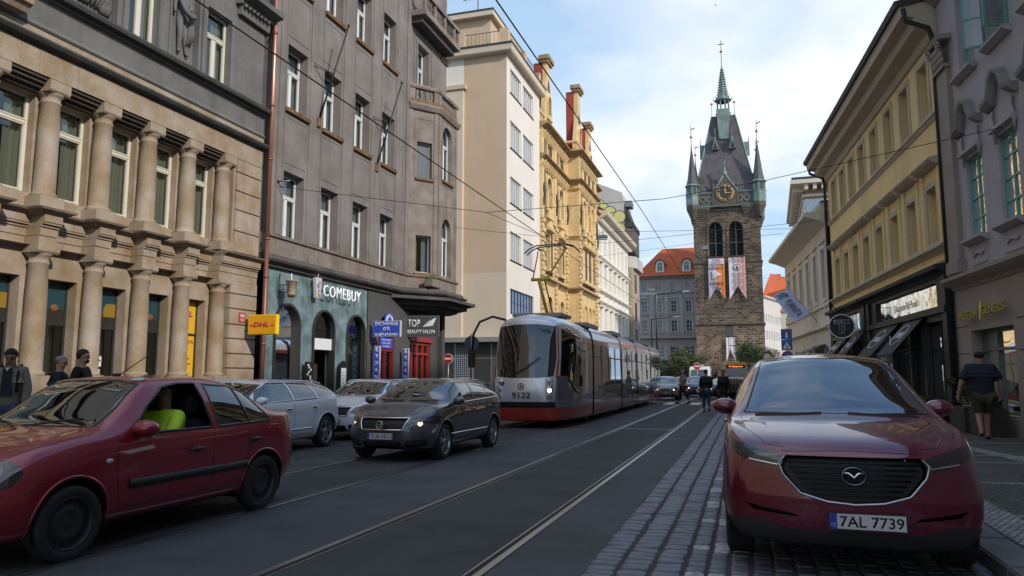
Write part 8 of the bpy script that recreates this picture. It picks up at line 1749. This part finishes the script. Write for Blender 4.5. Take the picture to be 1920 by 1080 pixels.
# ================================================================ PEOPLE
M['skin'] = principled('skin', (.34, .19, .135), .6); M['skin_shaded'] = principled('shaded_skin', (.20, .115, .08), .6)  # second skin has shade put into its colour, for the driver and others
def sk(pts, links, rad): return pts, links, rad
def limb(a, b_, t): return tuple(a[i] + (b_[i] - a[i]) * t for i in range(3))
def person(label, loc, rz, h, pose, outfit, sub=1, hands=True, group=None):
    """pose: joints for L/R elbow, wrist, knee, ankle (metres at 1.75 m, x right of the figure, y forward, z up), head turn"""
    t = thing('person', label, 'person', loc, rz, group); k = h / 1.75; hr = pose.get('hip', (0, 0, .93)); lean = pose.get('lean', 0); bld = pose.get('build', 1.0)
    def S(p): return tuple(c * k for c in p)
    dx, dy, dz = hr[0], hr[1], hr[2] - .93
    ch = (dx, dy + lean * .5, 1.25 + dz); nk = (dx, dy + lean, 1.49 + dz); sh = {s_: (dx + s_ * .175 * (1 + (bld - 1) * .6), dy + lean * .9, 1.42 + dz) for s_ in (-1, 1)}
    hd = pose.get('head', (0, .02, 0)); hx, hy, hz = nk[0] + hd[0], nk[1] + hd[1], nk[2] + .16 + hd[2]; turn = pose.get('turn', 0); nod = pose.get('nod', 0)
    fwd = Vector((math.sin(turn) * -1, math.cos(turn), 0)); dn = nod
    def H_(x, y, z):
        c, s_ = math.cos(turn), math.sin(turn); y2 = y * math.cos(dn) + z * math.sin(dn); z2 = z * math.cos(dn) - y * math.sin(dn); return (hx + x * c - y2 * s_, hy + x * s_ + y2 * c, hz + z2)
    V, E, Rr = [], [], []
    def add(p, r, par=None):
        V.append(S(p)); Rr.append((r if isinstance(r, tuple) else (r, r))); Rr[-1] = tuple(q * k for q in Rr[-1])
        if par is not None: E.append((par, len(V) - 1))
        return len(V) - 1
    pel = add((dx, dy, .95 + dz), (.15 * bld, .105 * bld)); w_ = add((dx, dy + lean * .25, 1.08 + dz), (.135 * bld, .10 * bld), pel); c_ = add(ch, (.155 * bld, .115 * bld), w_); up = add((dx, dy + lean * .8, 1.38 + dz), (.13, .085), c_); n_ = add(nk, .055, up)
    h1 = add(H_(0, -.01, -.03), .07, n_); h2 = add(H_(0, -.008, .045), (.078, .092), h1); h3 = add(H_(0, -.012, .10), (.062, .075), h2); add(H_(0, .075, -.055), .032, h1); add(H_(0, .102, -.005), .013, h2)
    for s_ in (-1, 1): add(H_(s_ * .082, -.005, .0), (.012, .022), h2)
    for s_ in (-1, 1):
        e, wr = pose['elbow'][s_], pose['wrist'][s_]; a = add(sh[s_], .062 * bld, up); b_ = add(limb(sh[s_], e, .5), .052 * bld, a); c2 = add(e, .042, b_); d = add(limb(e, wr, .4), .040, c2); f = add(wr, .027, d)
        dr = (Vector(wr) - Vector(e)).normalized(); pm = Vector(wr) + dr * .05; g = add(tuple(pm), (.036, .018), f); g2 = add(tuple(pm + dr * .04), (.038, .016), g)
        if hands:
            sd = Vector((0, 1, 0)) if abs(dr.y) < .7 else Vector((1, 0, 0)); sd = (sd - dr * sd.dot(dr)).normalized(); cu = dr.cross(sd)
            if cu.x * s_ > 0: cu = -cu
            for i, ln in enumerate((.068, .078, .072, .055)):
                off = sd * (.030 - .020 * i); p1 = pm + dr * .048 + off; p2 = p1 + dr * ln * .45 + cu * .008; p3 = p2 + dr * ln * .32 + cu * .020; q1 = add(tuple(p1), .0095, g2); q2 = add(tuple(p2), .009, q1); add(tuple(p3), .0075, q2)
            p1 = pm + sd * .038 - dr * .01; q1 = add(tuple(p1), .012, g); add(tuple(p1 + dr * .035 + sd * .018 + cu * .012), .010, q1)
    an = {}
    for s_ in (-1, 1):
        hp = (dx + s_ * .095, dy, .89 + dz); kn, ak = pose['knee'][s_], pose['ankle'][s_]; an[s_] = ak
        a = add(hp, .092 * bld, pel); b_ = add(limb(hp, kn, .5), .075 * bld, a); c2 = add(kn, .056, b_); d = add(limb(kn, ak, .35), .055, c2); f = add(ak, .038, d); toe = pose.get('toe', {}).get(s_, (ak[0], ak[1] + .14, max(.035, ak[2] - .06))); add((ak[0], ak[1] - .03, max(.03, ak[2] - .055)), .035, f); add(toe, .032, f)
    me = skin_mesh('body', V, E, Rr, sub, pel); me.materials.append(M[outfit.get('skin', 'skin')]); link('body', me, t)
    # clothing follows the same joints, a little larger
    def cloth(nm, P, L, Q, mt, s2=None):
        me = skin_mesh(nm, [S(p) for p in P], L, [tuple(q * k for q in (r if isinstance(r, tuple) else (r, r))) for r in Q], s2 or sub); me.materials.append(mt); return link(nm, me, t)
    jl = outfit.get('top_len', .88) + dz; P = [(dx, dy + lean * .2, 1.10 + dz), (dx, dy, jl), ch, (dx, dy + lean * .8, 1.37 + dz), (dx, dy + lean * .9, 1.46 + dz)]; L = [(0, 1), (0, 2), (2, 3), (3, 4)]; g_ = outfit.get('bulk', 1.1) * bld; Q = [(.155 * g_, .125 * g_), (.165 * g_, .125 * g_), (.172 * g_, .132 * g_), (.165 * g_, .125 * g_), (.085, .075)]
    for s_ in (-1, 1):
        e, wr = pose['elbow'][s_], pose['wrist'][s_]; i0 = len(P)
        P.append(sh[s_]); Q.append(.075 * g_); L.append((3, i0)); P.append(limb(sh[s_], e, .55)); Q.append(.066 * g_); L.append((i0, i0 + 1))
        if outfit.get('sleeve', 'long') == 'long': P.append(e); Q.append(.056 * g_); L.append((i0 + 1, i0 + 2)); P.append(limb(e, wr, .92)); Q.append(.042 * g_); L.append((i0 + 2, i0 + 3))
        else: P.append(limb(sh[s_], e, .85)); Q.append(.066 * g_); L.append((i0 + 1, i0 + 2))
    cloth(outfit.get('top_name', 'jacket'), P, L, Q, outfit['top'])
    P = [(dx, dy, .93 + dz)]; Q = [(.158 * bld, .118 * bld)]; L = []
    for s_ in (-1, 1):
        hp = (dx + s_ * .095, dy, .87 + dz); kn, ak = pose['knee'][s_], pose['ankle'][s_]; i0 = len(P); P += [hp, limb(hp, kn, .5), kn]; Q += [.103 * bld, .088 * bld, .073 * bld]; L += [(0, i0), (i0, i0 + 1), (i0 + 1, i0 + 2)]
        if outfit.get('legs', 'long') == 'long': P += [limb(kn, ak, .5), limb(kn, ak, .93)]; Q += [.066, .052]; L += [(i0 + 2, i0 + 3), (i0 + 3, i0 + 4)]
    cloth('trousers' if outfit.get('legs', 'long') == 'long' else 'shorts', P, L, Q, outfit['bottom'])
    for s_ in (-1, 1):
        ak = an[s_]; toe = pose.get('toe', {}).get(s_, (ak[0], ak[1] + .14, max(.035, ak[2] - .06))); cloth('shoe', [(ak[0], ak[1] - .045, max(.035, ak[2] - .05)), (ak[0], ak[1] + .0, max(.05, ak[2] - .03)), tuple(toe), (toe[0], toe[1] + .05, toe[2])], [(0, 1), (1, 2), (2, 3)], [.045, .05, .042, .032], outfit.get('shoes', M['blackpl']), 1)
    if outfit.get('hair'):
        q = MB().ball((0, 0, 0), .108, 18, 12, (.86, 1.02, .86)); q.v = [(x, y, z) if (z > -.035 + y * .95) else (x * .82, y * .82 if y > 0 else y * .9, z * .8) for x, y, z in q.v]
        o = q.build(outfit.get('hair_name', 'hair'), outfit['hair'], t); c0 = H_(0, -.02, .040); o.location = S(c0); o.rotation_euler = (-dn * 1.0, 0, turn); o.scale = (k, k, k * outfit.get('hair_h', 1.0))
    if sub > 1:
        for s_ in (-1, 1): q = MB().ball((0, 0, 0), .008, 8, 6).build('eye', M['iron'], t); q.location = S(H_(s_ * .03, .079, .012))
    if outfit.get('beard'): q = MB().ball((0, 0, 0), .05, 12, 8, (1.0, .75, .8)).build('beard', outfit['hair'], t); q.location = S(H_(0, .062, -.06))
    return t
def walk(ph=1, arm=.16, st=.26):
    a = ph
    return dict(elbow={1: (.25, -.06 * a - .02, 1.13), -1: (-.25, .04 * a, 1.13)}, wrist={1: (.24, -.10 * a + .04, .88), -1: (-.24, arm * a + .02, .90)}, knee={-1 * a: (-.09 * a, -.02, .50), a: (.09 * a, .13, .50)}, ankle={-a: (-.09 * a, -st, .16), a: (.09 * a, st * .9, .085)}, toe={-a: (-.09 * a, -st + .12, .035), a: (.09 * a, st * .9 + .15, .06)})
cl = lambda n, c, r_=.85: rough_surface(n, c, .12, 4, r_, .1, 60)
navy = cl('navy_cloth', (.018, .022, .035)); black = cl('black_cloth', (.012, .012, .013)); khaki = cl('khaki_shorts_cloth', (.05, .046, .032)); beige = cl('beige_coat_cloth', (.26, .19, .15)); jeans = cl('denim', (.035, .055, .10)); tan = cl('tan_jacket_cloth', (.17, .145, .115)); hv = principled('hi_vis_yellow', (.50, .72, .02), .6)
hb = cl('dark_hair', (.025, .02, .016)); hg = cl('grey_hair', (.16, .155, .15)); 
p_ = walk(1, .10, .20); p_['build'] = 1.3; p_['lean'] = .02; p_['elbow'] = {1: (.34, -.02, 1.13), -1: (-.36, -.02, 1.12)}; p_['wrist'] = {1: (.33, .08, .89), -1: (-.40, .06, .88)}; p_['toe'] = {}
man = person('heavy man seen from behind in striped navy t-shirt and khaki shorts on the right pavement', (4.56, 17.6, .12), R(-4), 1.78, p_, dict(top=navy, top_name='t_shirt', sleeve='short', bottom=khaki, legs='short', hair=hb, hair_h=.85, top_len=.84, bulk=1.2), 2)
MB().lathe(-.41, .07, [(.033, -.012), (.037, 0), (.033, .012)], 14, .955).build('watch', M['chrome'], man)
p_ = walk(-1, .1, .30); person('person in beige coat and dark trousers walking across the zebra crossing', (-3.2, 39.8, 0), R(70), 1.72, p_, dict(top=beige, top_name='coat', bottom=black, hair=cl('pale_hair', (.3, .2, .12)), top_len=.72), 1)
p_ = walk(-1, .05, .16); p_['wrist'] = {1: (.20, .12, 1.02), -1: (-.20, .12, 1.0)}; dm = person('man in black jacket and blue jeans walking away down the middle of the street', (-1.6, 31.0, 0), R(10), 1.66, p_, dict(top=black, bottom=jeans, hair=black, top_len=.93, bulk=1.22), 1)
MB().lathe(0, 0, [(.205, -.015), (.212, 0), (.205, .015)], 18, .90, sy=.72).build('shirt_hem', M['plate_white'], dm)
p_ = walk(1, .05, .2); person('person in black coat partly hidden behind the mirror of the dark red SUV', (-.95, 31.6, 0), R(160), 1.66, p_, dict(top=black, bottom=black, hair=hb, top_len=.7, bulk=1.15, skin='skin_shaded'), 1)
p_ = walk(1, .1, .2); p_['nod'] = .5; p_['head'] = (0, .05, -.02); pm_ = person('dark haired man in tan jacket with black rucksack straps, looking down, left pavement', (-10.35, 8.35, .12), R(215), 1.67, p_, dict(top=tan, bottom=jeans, hair=hb, hair_h=1.1, bulk=1.28, skin='skin_shaded'), 2)
for s_ in (-1, 1): MB().tube([(s_ * .12, -.13, 1.30), (s_ * .125, -.02, 1.445), (s_ * .13, .13, 1.32), (s_ * .13, .155, 1.05)], .022, 8).build('rucksack_strap', black, pm_)
MB().prism([(-.055, 1.40), (.055, 1.40), (.07, 1.0), (-.07, 1.0)], 'n', .12, .165).build('shirt_front', navy, pm_); MB().prism([(-.03, 1.41), (.03, 1.41), (0, 1.36)], 'n', .13, .17).build('collar', M['plate_white'], pm_)
p_ = walk(-1, .1, .2); p_['turn'] = R(-10); p_['nod'] = .25; person('short grey haired man in navy jacket facing right, left pavement', (-11.0, 9.75, .12), R(-55), 1.60, p_, dict(top=navy, bottom=black, hair=hg, hair_h=.95, bulk=1.2), 2)
p_ = walk(1, .1, .2); p_['nod'] = .12; person('bearded man in black knitted cap and black jacket facing right, left pavement', (-10.75, 9.95, .12), R(-62), 1.70, p_, dict(top=black, bottom=black, hair=hb, hair_name='knitted_cap', hair_h=1.15, beard=True, bulk=1.15), 2)
# driver of the red saloon
p_ = dict(hip=(0, 0, .93), lean=-.06, elbow={1: (.30, .10, 1.12), -1: (-.27, .18, 1.18)}, wrist={1: (.16, .36, 1.17), -1: (-.12, .42, 1.22)}, knee={1: (.12, .40, 1.04), -1: (-.12, .40, 1.04)}, ankle={1: (.12, .74, .92), -1: (-.12, .74, .92)}, toe={1: (.12, .86, .98), -1: (-.12, .86, .98)}, build=1.0)
dv = person('driver in a bright yellow high visibility jacket at the wheel of the red saloon', (-5.33, 5.84, -.33), R(180), 1.66, p_, dict(top=hv, top_name='hi_vis_jacket', bottom=black, hair=hb, skin='skin_shaded', bulk=1.12), 2)
text('SWISSDOC', 'sleeve_lettering', M['plate_ink'], dv, (.353, .06, 1.22), (0, .35, -1), (0, 1, .35), .30, .07, .001, .01)
# ================================================================ OVERHEAD WIRES AND LAMPS
M['wire'] = principled('overhead_wire', (.02, .02, .02), .5, .5)
def wire(label, pts, r=.012, sag=None, name='overhead_wire'):
    if sag is not None:
        a, b_ = Vector(pts[0]), Vector(pts[1]); pts = [tuple(a.lerp(b_, i / 16) - Vector((0, 0, sag * 4 * (i / 16) * (1 - i / 16)))) for i in range(17)]
    o = MB().tube(pts, r * .75, 6).build(name, M['wire']); return tag(o, label, 'wire')
wire('tram contact wire above the left track', [(-5.7, -3, 5.55), (-5.7, 24.3, 5.55), (-5.65, 60, 5.6), (-5.2, 110, 5.7)], .014)
wire('tram contact wire above the right track', [(-2.6, -3, 5.5), (-2.6, 20, 5.9), (-2.62, 34, 5.9), (-2.7, 60, 5.8), (-2.9, 115, 5.8)], .014)
wire('span wire from the first brown facade window to the lavender house', [(-13, 18.4, 6.95), (-6.8, 19.3, 5.95), (-2.0, 20, 6.15), (.6, 19.6, 6.35), (5.55, 18.0, 6.75)], .011)
wire('span wire running from the corner bay to the yellow house', [(-12.1, 30, 7.9), (-5.7, 32, 7.2), (3.9, 34, 8.1)], .012)
wire('lamp span wire across the street beyond the cream house', [(-13, 48, 9.9), (-7.5, 41.4, 9.55), (3.4, 44, 9.6)], .016)
wire('lamp span wire in front of the tower', [(-13, 68, 12.5), (-2.9, 61.2, 12.15), (3.0, 60, 12.3)], .018)
wire('short hanger joining the left contact wire to its span wire', [(-6.8, 19.3, 5.95), (-5.7, 21.2, 5.56)], .01); wire('short hanger joining the right contact wire to its span wire', [(-2.0, 20, 6.15), (-2.6, 18.9, 5.88)], .01)
for i, (x, y, z, w_, lb) in enumerate(((-7.51, 41, 9.24, .6, 'nearest hanging street lamp, over the tram'), (-2.9, 61.1, 11.78, .6, 'hanging street lamp in front of the left belfry opening'), (-2.66, 82.4, 10.82, .7, 'hanging street lamp in front of the orange banner'), (-10.7, 90.3, 11.9, .8, 'hanging street lamp in front of the grey building'))):
    l = thing('street_lamp', lb, 'lamp', (x, y, z)); q = MB(); q.prism([(-w_ / 2, -.12), (w_ / 2, -.12), (w_ / 2 - .06, .06), (-w_ / 2 + .06, .06)], 'n', -.16, .16); q.build('housing', M['steel'], l, bevel=.02); MB().box(-w_ / 2 + .05, w_ / 2 - .05, -.13, .13, -.2, -.12).build('diffuser', M['plate_white'], l, bevel=.02); MB().tube([(0, 0, .05), (0, 0, .36)], .02, 6).build('hanger', M['iron'], l)
def pole(label, x, y, h, arm, z2=None):
    l = thing('lamp_post', label, 'lamp post', (x, y, 0)); MB().tube([(0, 0, 0), (0, 0, h)], [.10, .06], 8).build('post', M['iron'], l); MB().tube([(0, 0, h - .1), (arm, 0, h + .25)], .05, 6).build('arm', M['iron'], l); MB().ball((arm, 0, h + .15), .28, 12, 8, (1.6, .7, .5)).build('lantern', M['plate_white'], l)
pole('dark lamp post with an arm to the right before the grey building', -9.1, 80.6, 10.2, 3.2); pole('shorter dark post left of the lamp post before the grey building', -11.0, 92, 8.4, 3.0)
# white cable frame
fr_o = thing('cable_frame', 'thin white rectangular frame standing before the grey building', 'mast', (-16.6, 120, 0)); MB().tube([(0, 0, 15.8), (0, 0, 7.7), (3.1, 0, 7.7), (3.1, 0, 14.5), (0, 0, 14.5)], .09, 6).build('tubing', M['plate_white'], fr_o); MB().tube([(0, 0, 0), (0, 0, 17.6)], .08, 6).build('mast', M['steel'], fr_o)
# ================================================================ ROAD SIGNS
sred = principled('sign_red', (.42, .02, .02), .4); sblue = principled('sign_blue', (.02, .10, .38), .4)
def no_entry(label, x, y, z, r_, h0=0.0):
    t = thing('no_entry_sign', label, 'road sign', (x, y, 0)); MB().tube([(0, .03, h0), (0, .03, z + r_)], .03, 8).build('post', M['steel'], t); MB().disc((0, 0, z), (0, 1, 0), r_, .02, 28).build('rim', white, t); f = MB().disc((0, -.012, z), (0, 1, 0), r_ * .93, .02, 28).build('face', sred, t); MB().box(-r_ * .68, r_ * .68, -.03, -.022, z - r_ * .15, z + r_ * .15).build('bar', white, t); return t
no_entry('no entry sign on a post before the cream building', -14.5, 35.4, 2.3, .26); no_entry('no entry sign on a post by the distant bushes', -4.5, 72.3, 2.35, .34)
t = thing('round_sign', 'grey back of a round road sign left of the tram front', 'road sign', (-10.55, 28.2, 0)); MB().tube([(0, -.03, .1), (0, -.03, 3.1)], .032, 8).build('post', M['steel'], t); MB().disc((0, .0, 2.72), (0, 1, 0), .31, .02, 28).build('disc', principled('sign_back', (.09, .09, .10), .5, .3), t)
t = thing('information_sign', 'two stacked blue road signs, dead end and pedestrian crossing, above the dark red SUV', 'road sign', (2.0, 41.4, 0)); MB().tube([(0, .03, .1), (0, .03, 3.9)], .035, 8).build('post', M['steel'], t)
a_ = MB().box(-.27, .27, -.02, 0, 3.32, 3.86).build('upper_plate', sblue, t, bevel=.005); MB().box(-.05, .05, -.026, -.021, 3.38, 3.68).build('road_symbol', white, a_); MB().box(-.13, .13, -.026, -.021, 3.68, 3.78).build('red_bar', sred, a_)
a_ = MB().box(-.27, .27, -.02, 0, 2.76, 3.30).build('lower_plate', sblue, t, bevel=.005); MB().prism([(-.2, 2.84), (.2, 2.84), (0, 3.22)], 'n', -.026, -.021).build('triangle', white, a_); q = MB(); q.tube([(0, -.03, 3.10), (0, -.03, 2.98), (-.05, -.03, 2.88)], .014, 5); q.tube([(0, -.03, 2.98), (.05, -.03, 2.88)], .014, 5); q.ball((0, -.03, 3.12), .02, 6, 5); q.build('walker_symbol', M['plate_ink'], a_)
for x, lb, r_ in ((1.0, 'small red rimmed round sign just above the SUV roof', .22), (2.0, 'red rimmed round sign under the blue signs', .3)):
    t = thing('prohibition_sign', lb, 'road sign', (x, 41.3, 0)); MB().tube([(0, .03, .1), (0, .03, 2.5)], .03, 8).build('post', M['steel'], t); MB().disc((0, 0, 2.42), (0, 1, 0), r_, .02, 28).build('rim', sred, t); MB().disc((0, -.012, 2.42), (0, 1, 0), r_ * .76, .02, 28).build('face', sblue if r_ > .25 else white, t)
# furniture shop flag
fl = thing('shop_flag', 'pale lilac furniture shop flag hanging from a slanting pole on the buff house', 'flag', (0, 0, 0))
def rp(u, n, z):
    a = R(AR); d = Vector((math.sin(a), math.cos(a))); nn = Vector((-math.cos(a), math.sin(a))); p = Vector((RX, RY)) + d * u + nn * n; return Vector((p.x, p.y, z))
A0 = rp(18.9, .25, 4.15); dirp = (rp(22.8, 1.7, 7.1) - A0).normalized()
MB().tube([tuple(A0), tuple(A0 + dirp * 3.6)], .025, 8).build('pole', M['steel'], fl)
s0, s1 = A0 + dirp * .75, A0 + dirp * 3.5; side_ = (Vector((-.95, .1, -.38)) - dirp * Vector((-.95, .1, -.38)).dot(dirp)).normalized()
wv = .88; G_ = []; 
nn = dirp.cross(side_)
for i in range(13):
    for j in range(6): G_.append(tuple(s0.lerp(s1, i / 12) + side_ * (wv * j / 5) + nn * .035 * math.sin(i * .9 + j * .6)))
q = MB().add(G_, [(i * 6 + j, i * 6 + j + 1, (i + 1) * 6 + j + 1, (i + 1) * 6 + j) for i in range(12) for j in range(5)], True); fo = q.build('cloth', principled('flag_lilac', (.33, .36, .50), .8), fl)
up_ = -side_; fc = s0.lerp(s1, .36) + side_ * wv * .50
tn = (-dirp).cross(up_); off = .06 if tn.y < 0 else -.06
text('FURNITA', 'lettering', principled('flag_ink', (.04, .05, .07), .7), fl, fc + tn * off, -dirp, up_, 1.55, .34, .002, .01)
for i in range(5): MB().tube([tuple(s0.lerp(s1, .72 + .03 * i) + side_ * wv * (.25 + .0 * i) + tn * off), tuple(s0.lerp(s1, .80 + .03 * i) + side_ * wv * .5 + tn * off), tuple(s0.lerp(s1, .78 + .035 * i) + side_ * wv * .8 + tn * off)], .018, 4).build('logo_arc', principled('logo_teal', (.08, .2, .25), .7), fl)
text('Nábytek na míru', 'lettering', principled('flag_ink2', (.12, .2, .3), .7), fl, s0.lerp(s1, .36) + side_ * wv * .82 + tn * off, -dirp, up_, 1.2, .12, .002)
# ================================================================ BUSHES AND TREES ON THE SQUARE
def bush(name, label, x, y, w_, h_, col, n, leaf, seed, mt, dens=9):
    t = thing(name, label, 'bush' if name == 'bush' else 'tree', (x, y, 0)); q = MB(); rng = random.Random(seed)
    for i in range(7): a = rng.uniform(0, 6.28); q.tube([(0, 0, 0), (w_ * .2 * math.cos(a), w_ * .15 * math.sin(a), h_ * .4), (w_ * .38 * math.cos(a), w_ * .3 * math.sin(a), h_ * .85)], [.12, .07, .02], 5)
    q.build('branches', rough_surface('bark', (.09, .065, .045), .3, 5, .9, .2), t); leafy('foliage', mt, (0, 0, h_ * .55), (w_ * .55, w_ * .5, h_ * .5), n, leaf, seed, 1, dens).build('foliage', mt, t)
dg_ = rough_surface('bush_leaf', (.05, .075, .03), .45, 1.2, .6, 0, 30, tint=(.10, .13, .05)); br_ = rough_surface('bare_twigs', (.16, .12, .09), .4, 1.5, .8, 0, 30, tint=(.2, .15, .12)); dk_ = rough_surface('dark_tree_leaf', (.03, .055, .02), .45, 1.2, .6, 0, 30, tint=(.07, .11, .04))
bush('bush', 'round green bush in front of the grey building', -8.2, 104, 5.6, 5.4, None, 9000, .13, 3, dg_, 14); bush('bush', 'bare brownish bush at the left foot of the tower', -4.9, 108, 4.6, 4.6, None, 5000, .09, 4, br_, 12); bush('tree', 'dark green tree at the right foot of the tower', 1.1, 112, 5.0, 6.6, None, 7000, .14, 9, dk_, 12); bush('bush', 'low bush behind the queueing cars left of the green bush', -10.8, 101, 3.4, 3.4, None, 3000, .12, 6, dg_, 9)
for nm, g in dict(street_lamp='street lamps hung on wires over the road', parked_car='cars parked along the kerbs', far_car='cars queueing beyond the crossing', flagpole='empty flagpoles on the brown facade', awning='awnings along the right pavement', planter='planters and window boxes', banner='banners hanging on the tower', overhead_wire='wires over the street', pendant_lamp='lamps in the arched shop windows', person='people on the street', bush='bushes and trees on the square', tree='bushes and trees on the square', black_shopfront='black shopfronts on the right', downpipe='rain pipes', number_plate='house number plates', notice_board='boards', no_entry_sign='no entry signs', prohibition_sign='red rimmed round signs', vertical_sign='vertical exchange signs', lamp_post='dark lamp posts on the square').items():
    L_ = [o for o in sc.objects if o.parent is None and o.name.split('.')[0] == nm and 'label' in o]
    if len(L_) > 1:
        for o in L_: o['group'] = g
